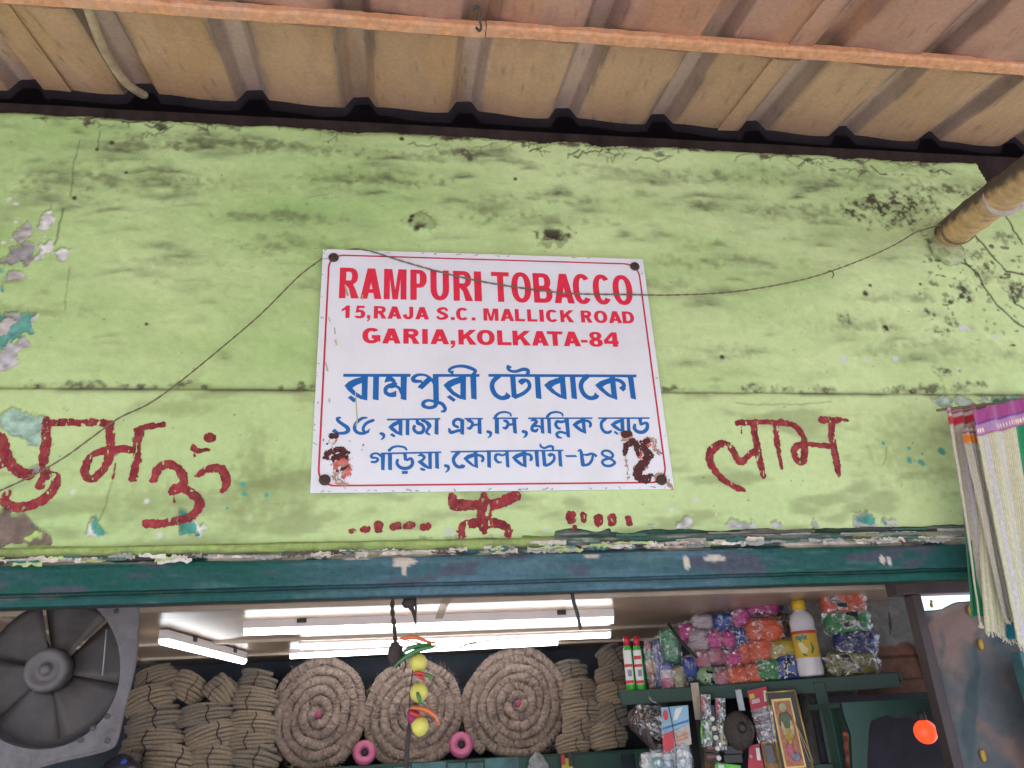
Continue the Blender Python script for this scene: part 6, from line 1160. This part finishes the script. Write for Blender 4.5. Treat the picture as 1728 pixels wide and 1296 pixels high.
# framed picture: plain coloured stand-in
t = thing('framed_picture', sp(1335, 1290, OF - .02), 'small gilt framed picture in a black mat hanging from the shelf front', 'picture')
FO = OF - .015; M_gold = plain('gilt', (.52, .36, .12), .35, metal=.5, var=.25); q = [(1293, 1169), (1341, 1165), (1372, 1296), (1319, 1300)]
def fr(u, v, off): 
    a = np.array(q[0]) * (1 - u) + np.array(q[1]) * u; b = np.array(q[3]) * (1 - u) + np.array(q[2]) * u; p = a * (1 - v) + b * v; return sp(p[0], p[1], off)
MB().sheet(np.array([[fr(u, v, FO) for u in np.linspace(0, 1, 4)] for v in np.linspace(0, 1, 4)]), .012, NB).make('mat_board', M_black, t)
for uv in [((0, 0), (1, 0)), ((1, 0), (1, 1)), ((0, 0), (0, 1)), ((0, 1), (1, 1))]: MB().tube([fr(*uv[0], FO - .002), fr(*uv[1], FO - .002)], .0034, 6).make('frame_bar', M_gold, t, True)
def inner(u0, v0, u1, v1, off, m, nm): MB().sheet(np.array([[fr(u0 + (u1 - u0) * u, v0 + (v1 - v0) * v, off) for u in (0, 1)] for v in (0, 1)])).make(nm, m, t)
inner(.12, .09, .80, .985, FO - .002, M_gold, 'inner_frame'); inner(.18, .12, .745, .96, FO - .0035, plain('terracotta_print', (.42, .13, .07), .4, var=.35, scale=50), 'picture_sheet')
P_ = lambda u, v: fr(u, v, FO - .0055)
for (u, v, r1, r2, cl, nm) in [(.46, .20, .013, .014, (.35, .33, .16), 'pale_disc'), (.46, .38, .020, .028, (.10, .13, .06), 'olive_shape'), (.47, .55, .015, .030, (.42, .28, .05), 'ochre_shape'), (.34, .45, .006, .024, (.5, .44, .25), 'cream_shape'), (.62, .46, .006, .024, (.5, .44, .25), 'cream_shape'), (.42, .75, .012, .020, (.45, .12, .16), 'rose_shape'), (.55, .84, .016, .012, (.2, .2, .26), 'slate_shape')]:
    MB().blob(P_(u, v), (r1, .0012, r2), AX, 2, 16, 8, .25, int(u * 90)).make(nm, plain(nm, cl, .5, var=.4, scale=90), t, True)
sk = MB()
for a, b in [((1344, 1222), (1372, 1284)), ((1342, 1218), (1367, 1286))]: sk.tube([sp(*a, FO - .02), sp(*b, FO - .02)], .0015, 5)
tag(sk.make('incense_stick', plain('pale_stick', (.45, .32, .18), .7), None, True), 'two thin pale sticks leaning across the corner of the framed picture', 'sticks')
# plastic bag with brown coils, and the printed cardboard sleeve tied beside it
t = thing('coil_bag', sp(1100, 1225, OF), 'clear bag holding dark brown coils hung below the left end of the shelf', 'bag'); M_brn = mat('dark_brown_coil', (.045, .026, .022), .5, .3, 20, .2, 80)
for i in range(5): MB().torus(sp(1078 + i * 9, 1216 + i * 6, OF - .01 * i * .5), .033 + .004 * i, .013, U_ * .8 - NB * .6, 26, 10).make('coil', M_brn, t, True)
mw = MB().blob((0, 0, 0), (.080, .05, .055), None, 2.4, 22, 14, .2, 4, 4); V = mw.v[0]; V += (np.random.RandomState(3).rand(*V.shape) - .5) * .008; V[:] = V @ M3(.35).T + sp(1102, 1222, OF - .02); mw.make('bag_film', M_wrap, t)
mw = MB().tube(catmull([sp(1117, 1196, OF - .02), sp(1110, 1188, OF - .02), sp(1098, 1180, OF - .01), sp(1094, 1170, -.05)], 4), [.010] + [.004] * 12, 8); mw.make('bag_neck', M_wrap, t)
t = thing('printed_sleeve', sp(1140, 1230, OF - .03), 'light blue and red printed cardboard sleeve tied below the shelf', 'packaging'); O2 = OF - .05
card('sleeve_front', [(1116, 1194), (1161, 1190), (1163, 1222), (1117, 1240)], plain('light_blue_print', (.25, .45, .58), .5, var=.1), t, O2, .003, .004); card('sleeve_band', [(1117, 1240), (1137, 1233), (1138, 1262), (1120, 1272)], plain('red_print_card', (.55, .05, .07), .5, var=.2), t, O2 - .001, .003); card('sleeve_side', [(1137, 1233), (1163, 1222), (1167, 1256), (1138, 1262)], plain('pale_print_card', (.55, .46, .42), .5, var=.4, scale=40), t, O2 - .001, .003)
MB().blob(sp(1123, 1207, O2 - .007), (.0085, .001, .017), AX).make('red_oval', plain('red_oval_print', (.58, .04, .06), .5), t); card('white_flash', [(1140, 1196), (1152, 1193), (1143, 1214), (1136, 1216)], M_wl, t, O2 - .006); card('blue_line', [(1118, 1228), (1162, 1214), (1162, 1218), (1118, 1232)], plain('blue_line_print', (.05, .17, .4), .5), t, O2 - .006)
for y in (1243, 1250): card('orange_print', [(1141, y), (1160, y - 7), (1161, y - 4), (1142, y + 3)], plain('orange_print_ink', (.55, .25, .12), .5), t, O2 - .006)
MB().tube(catmull([sp(1128, 1192, O2 - .01), sp(1134, 1220, O2 - .012), sp(1140, 1260, O2 - .012), sp(1141, 1300, O2 - .012)], 4), .0016, 5).make('string', M_black, t, True)
for i, (x0, y0, x1, y1, cl, lb) in enumerate([(1085, 1276, 1106, 1310, (.6, .58, .56), 'white crumpled packet at the bottom edge below the coil bag'), (1103, 1262, 1124, 1310, (.10, .28, .24), 'teal packet at the bottom edge below the printed sleeve'), (1122, 1268, 1140, 1310, (.2, .32, .42), 'blue packet at the bottom edge below the printed sleeve'), (1140, 1262, 1170, 1310, (.40, .46, .50), 'pale blue and white packet at the bottom edge beside the dark post')]):
    packet('small_packet', x0, y0, x1, y1, [(0, .6, cl, 'packet_film'), (.6, .8, (.55, .55, .55), 'packet_band'), (.8, 1, cl, 'packet_film')], lb, 'packet', OF - .02 - .008 * i, .014, 'packets hanging below the shelf')

# right shelf with the scalloped edge, roll and glowing lamp
sh2 = thing('side_shelf', at(1500, 1296, .55), 'dark green side shelf with a scalloped lower edge beside the glowing lamp', 'shelf')
top = at(1500, 1181, .52); xa, xb = at(1418, 1184, .52)[0], at(1592, 1177, .52)[0]
MB().box(((xa + xb) / 2, .62, top[2] - .008), (xb - xa, .22, .016), .002).make('board', M_grn2, sh2)
P_sc = [(1420, 1186), (1590, 1178), (1592, 1214), (1582, 1206), (1572, 1214), (1560, 1207), (1545, 1213), (1530, 1209), (1515, 1212), (1500, 1206), (1485, 1210), (1470, 1216), (1466, 1232), (1463, 1296), (1466, 1330), (1440, 1330), (1436, 1240), (1424, 1206)]
xs, zs, Fd = field_of([('P', [[tuple(at(x, y, .505)[[0, 2]]) for x, y in P_sc]])], .002, .004); V, Fc = contour_mesh(xs, zs, Fd, lambda x, z: np.full_like(x, .505), 30); V2 = V.copy(); V2[:, 1] += .014
MB().add(V, Fc).add(V2, [f[::-1] for f in Fc]).make('apron', M_grn2, sh2)
MB().box((at(1410, 1240, .60)[0] + .01, .62, 1.25), (.03, .05, .74), .002).make('post', M_grn2, sh2)
MB().box((1.62, .80, 1.35), (.52, .012, .60)).make('back_board', mat('dark_violet_board', (.03, .025, .035), .8, .3), sh2)
cr = at(1441, 1268, .56); t = thing('foil_roll', cr - (0, 0, .1), 'red and gold foil covered roll standing behind the dark green post', 'roll'); M_foil = mat('red_gold_foil', (.20, .05, .03), .35, .6, 40, .5, 80, metal=.3)
mb = MB(); mb.lathe([(.020, -.12), (.027, -.118)] + [(.027 + .002 * math.sin(i * 1.7), -.115 + i * .01) for i in range(17)] + [(.026, .056), (.016, .058)], cr, (.10, 0, 1), 24); mb.make('foil', M_foil, t, True)
cb_ = at(1562, 1235, .47); k = mpp(cb_); lp = thing('lamp', cb_ - (0, 0, .05), 'round glowing orange red lamp hung under the side shelf', 'lamp'); 
MB().blob(cb_, (18.5 * k, 18.5 * k, 19 * k), None, 2, 28, 18).make('globe', mat('glowing_globe', (.25, .02, .01), .4, 0, emit=((1.0, .060, .016), .62)), lp, True)
MB().lathe([(.011, .020), (.012, .045), (.009, .055)], cb_, (0, 0, 1), 16).make('holder', M_clip, lp, True)
# broken pier: grey render off the brick
M_pier = mat('broken_render', (1, 1, 1), .9, .25, 30, .6, 90, attr=True)
XP = np.arange(1.40, at(1550, 1012, .88)[0], .006); ZP = np.arange(1.30, 2.01, .006); PX, PZ = np.meshgrid(XP, ZP); YP = .88
pc = np.zeros(PX.shape + (3,)); pc[:] = (.20, .185, .165); pc *= (.7 + .6 * fbm(PX * 12, PZ * 12, 4, 3))[..., None]
pp_ = [tuple(at(x, y, YP)[[0, 2]]) for x, y in [(1478, 1090), (1500, 1088), (1530, 1083), (1545, 1095), (1560, 1130), (1575, 1165), (1590, 1195), (1480, 1200), (1440, 1190)]]
m = sstep(-.004, .004, poly_field(PX, PZ, [pp_]) + .03 * (fbm(PX * 30, PZ * 30, 3, 4) - .5)); br = np.array((.20, .085, .05)) * (.7 + .6 * fbm(PX * 20, PZ * 20, 4, 6))[..., None]
mort = ((np.abs(((PZ - 1.62) / .075) % 1 - .5) > .44))[..., None]; br = br * (1 - .6 * mort); pc = pc * (1 - m[..., None]) + br * m[..., None]
ck = sstep(-.002, .002, np.maximum(seg_field(PX, PZ, at(1500, 1035, YP)[[0, 2]], at(1503, 1055, YP)[[0, 2]], .003, .004), seg_field(PX, PZ, at(1503, 1055, YP)[[0, 2]], at(1503, 1068, YP)[[0, 2]], .004, .002))); pc = pc * (1 - ck[..., None]) + np.array((.03, .025, .02)) * ck[..., None]
pier = thing('brick_pier', (1.70, .95, 0), 'pier with grey render broken away from the brick behind the stacked rolls', 'pier')
G = np.stack([PX, YP + .010 * m + .006 * (fbm(PX * 15, PZ * 15, 3, 9) - .5), PZ], -1); MB().sheet(G, .12, (0, 1, 0), pc.reshape(-1, 3)).make('render', M_pier, pier, True, True)
MB().box((1.64, .95, .65), (.46, .12, 1.296)).make('footing', M_dark, pier)
# door post and tin sheet closing the right end of the opening
M_post = mat('dark_red_post', (.055, .035, .035), .5, .25, 10, .2, 50)
po = thing('door_post', at(1600, 1296, .30), 'dark brown timber door post to the right of the glowing lamp', 'post')
a, b = at(1545, 1000, .30), at(1619, 1296, .30); zh = at(1600, 1001, .30)[2]; MB().box(((a[0] + b[0]) / 2, .32, zh / 2), (.030, .04, zh - .001), .003).make('upright', M_post, po)
MB().box(((a[0] + b[0]) / 2 + .25, .325, zh + .02), (.62, .05, .04), .003).make('head', M_post, po)
tin = thing('tin_sheet', at(1650, 1296, .42), 'grey blue and rust mottled tin sheet wired up beside the door post', 'sheet')
def tp(px, py): return atplane(px, py, (1.51, .350, 1.9), (-.25, -1.0, 0))
def tin_y(x): return .350 - (x - 1.51) * .25
TX = np.arange(1.503, 2.35, .006); za = lambda x: np.interp(x, [1.50, tp(1562, 1031)[0], tp(1590, 1027)[0], tp(1612, 1016)[0], tp(1648, 1014)[0], 2.4], [tp(1562, 1031)[2]] * 2 + [tp(1590, 1027)[2], tp(1612, 1016)[2], tp(1648, 1014)[2], tp(1700, 1012)[2]])
TV = np.linspace(0, 1, 140); TXg, TVg = np.meshgrid(TX, TV); TZ = .95 + (za(TX)[None, :] + .004 * (fbm(TX * 60, TX * 0, 3, 2)[None, :] - .5) - .95) * TVg
TY = tin_y(TXg) + .012 * (fbm(TXg * 4, TZ * 4, 3, 12) - .5)
n_a = fbm(TXg * 7 + TZ * 2, TZ * 5, 5, 14); n_b = fbm(TXg * 16 - TZ * 5, TZ * 6, 4, 15)
tc_ = np.array((.105, .115, .125)) * np.ones(TXg.shape + (1,)); tc_ = tc_ + (np.array((.25, .165, .14)) - tc_) * sstep(.42, .60, n_a)[..., None]; tc_ = tc_ + (np.array((.045, .075, .085)) - tc_) * (.85 * sstep(.54, .66, n_b))[..., None]; tc_ = tc_ + (np.array((.30, .29, .28)) - tc_) * (.6 * sstep(.97, 1.0, TVg))[..., None]
MB().sheet(np.stack([TXg, TY, TZ], -1), .0015, (0, 1, 0), tc_.reshape(-1, 3)).make('sheet_metal', mat('mottled_tin', (1, 1, 1), .6, .15, 25, .2, 60, attr=True, metal=.15), tin, True, True)
M_yc = plain('yellow_clip', (.55, .33, .05), .5)
for x, y, s in [(1569, 1022, .5), (1634, 1031, 1), (1652, 1088, 1), (1656, 1275, 1.1)]:
    c = tp(x, y) - (0, .008, 0); MB().blob(c, (.007 * s, .006, .014 * s), None, 2.6, 14, 9, .1, int(x)).make('clip', M_yc, tin, True); MB().blob(c - (0, .004, -.010), (.004, .004, .005)).make('clip', M_yc, tin, True)
MB().tube(catmull([tp(1716, 1118) - (0, .01, 0), tp(1713, 1135) - (0, .01, 0), tp(1722, 1160) - (0, .01, 0), tp(1734, 1190) - (0, .01, 0)], 4), .0022, 5).make('wire', mat('rusty_tie_wire', (.12, .04, .03), .6, .2), tin, True)
gp = thing('green_door_leaf', at(1745, 1200, .2), 'teal green painted door leaf at the right edge below the towels', 'door'); a = at(1722, 1110, .16); MB().box((a[0] + .16, .19, 1.25), (.30, .04, .95), .004).make('leaf', M_teal, gp); MB().box((a[0] + .16, .166, at(1726, 1150, .16)[2]), (.30, .012, .05), .003).make('ledge', M_grn2, gp)

# ------------------------------------------------------------------ charms and strings hanging from the lintel
YL = 0.03
ch = thing('lemon_charm', at(706, 1010, YL), 'string of three yellow lemons with green and red chillies hanging in the opening', 'charm')
M_lem = mat('lemon_skin', (.62, .56, .11), .45, .10, 30, .3, 200); M_chg = plain('green_chilli', (.035, .16, .04), .22, var=.2, coat=.4); M_cho = plain('orange_chilli', (.62, .13, .03), .25, var=.2, coat=.4); M_chr = plain('red_chilli', (.45, .03, .02), .25, var=.2, coat=.4); M_dry = mat('dried_dark_plant', (.05, .035, .032), .9, .4, 60, .6, 120); M_thr = plain('white_thread', (.4, .3, .28), .9)
for x, y, r_ in [(706, 1119, 14.6), (707, 1169, 15.2), (709, 1226, 14.6)]: c = at(x, y, YL); k = mpp(c) * r_; MB().lathe([(.15 * k, -1.06 * k), (.45 * k, -.92 * k), (.80 * k, -.62 * k), (.98 * k, -.2 * k), (1.0 * k, .1 * k), (.90 * k, .5 * k), (.62 * k, .85 * k), (.3 * k, 1.02 * k), (.1 * k, 1.08 * k)], c, (.1, -.1, 1), 26).make('lemon', M_lem, ch, True)
MB().tube([at(704, 1000, YL), at(703, 1060, YL), at(706, 1120, YL), at(708, 1200, YL), at(709, 1242, YL)], .0011, 5).make('thread', M_thr, ch, True)
def chilli(pts, m, r0=.0055):
    P = catmull([at(x, y, YL - .016 + d) for x, y, d in pts], 5); n_ = len(P); s = np.linspace(0, 1, n_); MB().tube(P, r0 * np.clip(np.sin(np.clip(s * .93 + .08, 0, 1) * math.pi) ** .5, .16, 1) * (1.1 - .5 * s), 9).make('chilli', m, ch, True)
chilli([(676, 1078, .01), (698, 1075, 0), (722, 1083, 0), (747, 1086, .01)], M_cho, .0050)
chilli([(732, 1091, 0), (706, 1097, -.004), (680, 1112, 0), (660, 1130, 0)], M_chg, .0062); chilli([(728, 1088, .008), (700, 1091, .004), (684, 1098, .006), (681, 1104, .008)], M_chg, .0058)
chilli([(698, 1136, 0), (710, 1136, -.004), (722, 1142, 0)], M_chr, .0050); chilli([(714, 1136, 0), (726, 1142, 0), (729, 1156, .002)], M_chg, .0045); chilli([(702, 1138, .004), (712, 1144, 0), (718, 1149, .002)], M_chr, .0045); chilli([(706, 1150, 0), (700, 1154, 0)], M_chg, .004)
chilli([(704, 1168, -.006), (709, 1182, -.008), (720, 1194, -.002)], M_chg, .0050); chilli([(694, 1194, 0), (716, 1197, -.002), (733, 1208, 0), (743, 1226, .002)], M_cho, .0060); chilli([(692, 1200, .002), (700, 1206, 0), (714, 1208, 0)], M_chr, .0060)
MB().blob(at(697, 1208, YL), (.013, .008, .016), None, 2, 16, 10, .3, 3).make('faded_flower', plain('magenta_petals', (.28, .02, .09), .7, var=.4), ch, True)
oc = thing('dried_charm', at(668, 1010, YL + .02), 'old dried up charm on a twisted dark cord left of the lemons', 'charm')
Pq = [at(x, y, YL + .02) for x, y in [(663, 1004), (662, 1030), (665, 1055), (667, 1080), (668, 1092)]]; Pq = catmull(Pq, 6); mb = MB()
for ph in (0, math.pi): s = np.arange(len(Pq)); mb.tube(Pq + np.stack([.0028 * np.cos(s * .9 + ph), .0028 * np.sin(s * .9 + ph), 0 * s], 1), .0030, 6)
mb.make('cord', M_dry, oc, True); MB().blob(at(668, 1104, YL + .02), (.017, .014, .027), None, 2, 22, 14, .3, 5, 4).make('shrivelled_fruit', M_dry, oc, True)
MB().tube(catmull([at(671, 1085, YL + .02), at(684, 1118, YL + .02), at(681, 1134, YL + .03)], 4), .0018, 5).make('stalk', M_dry, oc, True)
rg = MB(); rg.blob(at(691, 1016, YL + .03), (.018, .01, .013), None, 2, 18, 12, .35, 7, 4); rg.tube(catmull([at(690, 1020, YL + .03), at(698, 1034, YL + .025), at(700, 1050, YL + .03)], 4), [.006, .006, .006, .005, .005, .004, .003, .002, .001], 7); rg.tube(catmull([at(698, 1010, YL + .03), at(702, 1030, YL + .02), at(700, 1062, YL + .02)], 4), .0022, 6)
tag(rg.make('knotted_rag', M_dry, None, True), 'small dark knotted rag under the lintel above the lemons', 'rag')
sp_ = MB(); Ps = [at(x, y, YL + .05) for x, y in [(697, 1128), (692, 1170), (690, 1230), (687, 1270), (686, 1310)]]; sp_.tube(catmull(Ps, 4), [.0015] * 8 + [.006] * 9, 6)
tag(sp_.make('dark_strip', M_dry, None, True), 'long dark cord hanging behind the lemons down past the bottom edge', 'cord')
wb = MB()
for i in range(7): wb.tube([at(750 + i * 2.6, 1004, YL + .05), at(741 + i * 2.0, 1026, YL + .055), at(735 + i * 1.8, 1044, YL + .06)], .0011, 5)
tag(wb.make('wire_bundle', mat('pale_wires', (.35, .26, .18), .5, .4), None, True), 'small sheaf of pale wires under the lintel right of the lemons', 'wires')
bs = MB().tube(catmull([at(964, 992, YL), at(968, 1015, YL), at(974, 1035, YL), at(979, 1058, YL), at(980, 1063, YL)], 4), [.0045] * 13 + [.004, .003, .002, .001], 8); tag(bs.make('black_strap', M_black, None, True), 'black strap end dangling under the lintel in front of the tube lights', 'strap')
cw_ = MB().tube(catmull([at(676, 1078, .9), at(760, 1096, 1.3), at(800, 1084, 1.3), at(880, 1075, 1.2)], 6), .003, 6); tag(cw_.make('sagging_cable', mat('pale_cable', (.3, .32, .34), .5, .1), None, True), 'thin pale cable sagging below the tube lights', 'cable')

# odds and ends along the bottom edge
t = thing('small_packet', at(983, 1285, 1.86), 'yellow and red hanging packet below the right coir coil', 'packet', 'packets under the back shelf'); c = at(957, 1290, 1.85); MB().box(c, (.05, .012, .05), .003).make('pouch_body', plain('yellow_pouch', (.5, .42, .04), .4, var=.3), t); c = at(950, 1282, 1.84); MB().box(c, (.016, .01, .04), .002).make('red_side', M_red2, t); c = at(963, 1281, 1.838); MB().box(c, (.018, .01, .055), .002).make('dark_side', M_black, t)
t = thing('clear_pouch', at(910, 1292, 1.85), 'clear grey pouch tied below the right coir coil', 'pouch'); mw = MB().blob(at(908, 1296, 1.85), (.045, .02, .06), None, 1.6, 18, 12, .2, 8, 4); mw.make('pouch_film', mat('grey_film', (.30, .31, .31), .2, .4, 40, trans=.35), t)
kb = thing('knotted_bag', at(204, 1290, 1.80), 'dark plastic bag with a blue knot at the bottom edge beside the fan', 'bag'); MB().blob(at(200, 1304, 1.80), (.07, .05, .06), None, 2, 20, 14, .25, 2, 3).make('bag_body', mat('dark_bag_film', (.03, .028, .04), .3, .3), kb, True); MB().blob(at(208, 1286, 1.77), (.014, .012, .012), None, 2, 14, 9, .2, 2).make('knot', plain('blue_string', (.03, .06, .35), .5), kb, True)
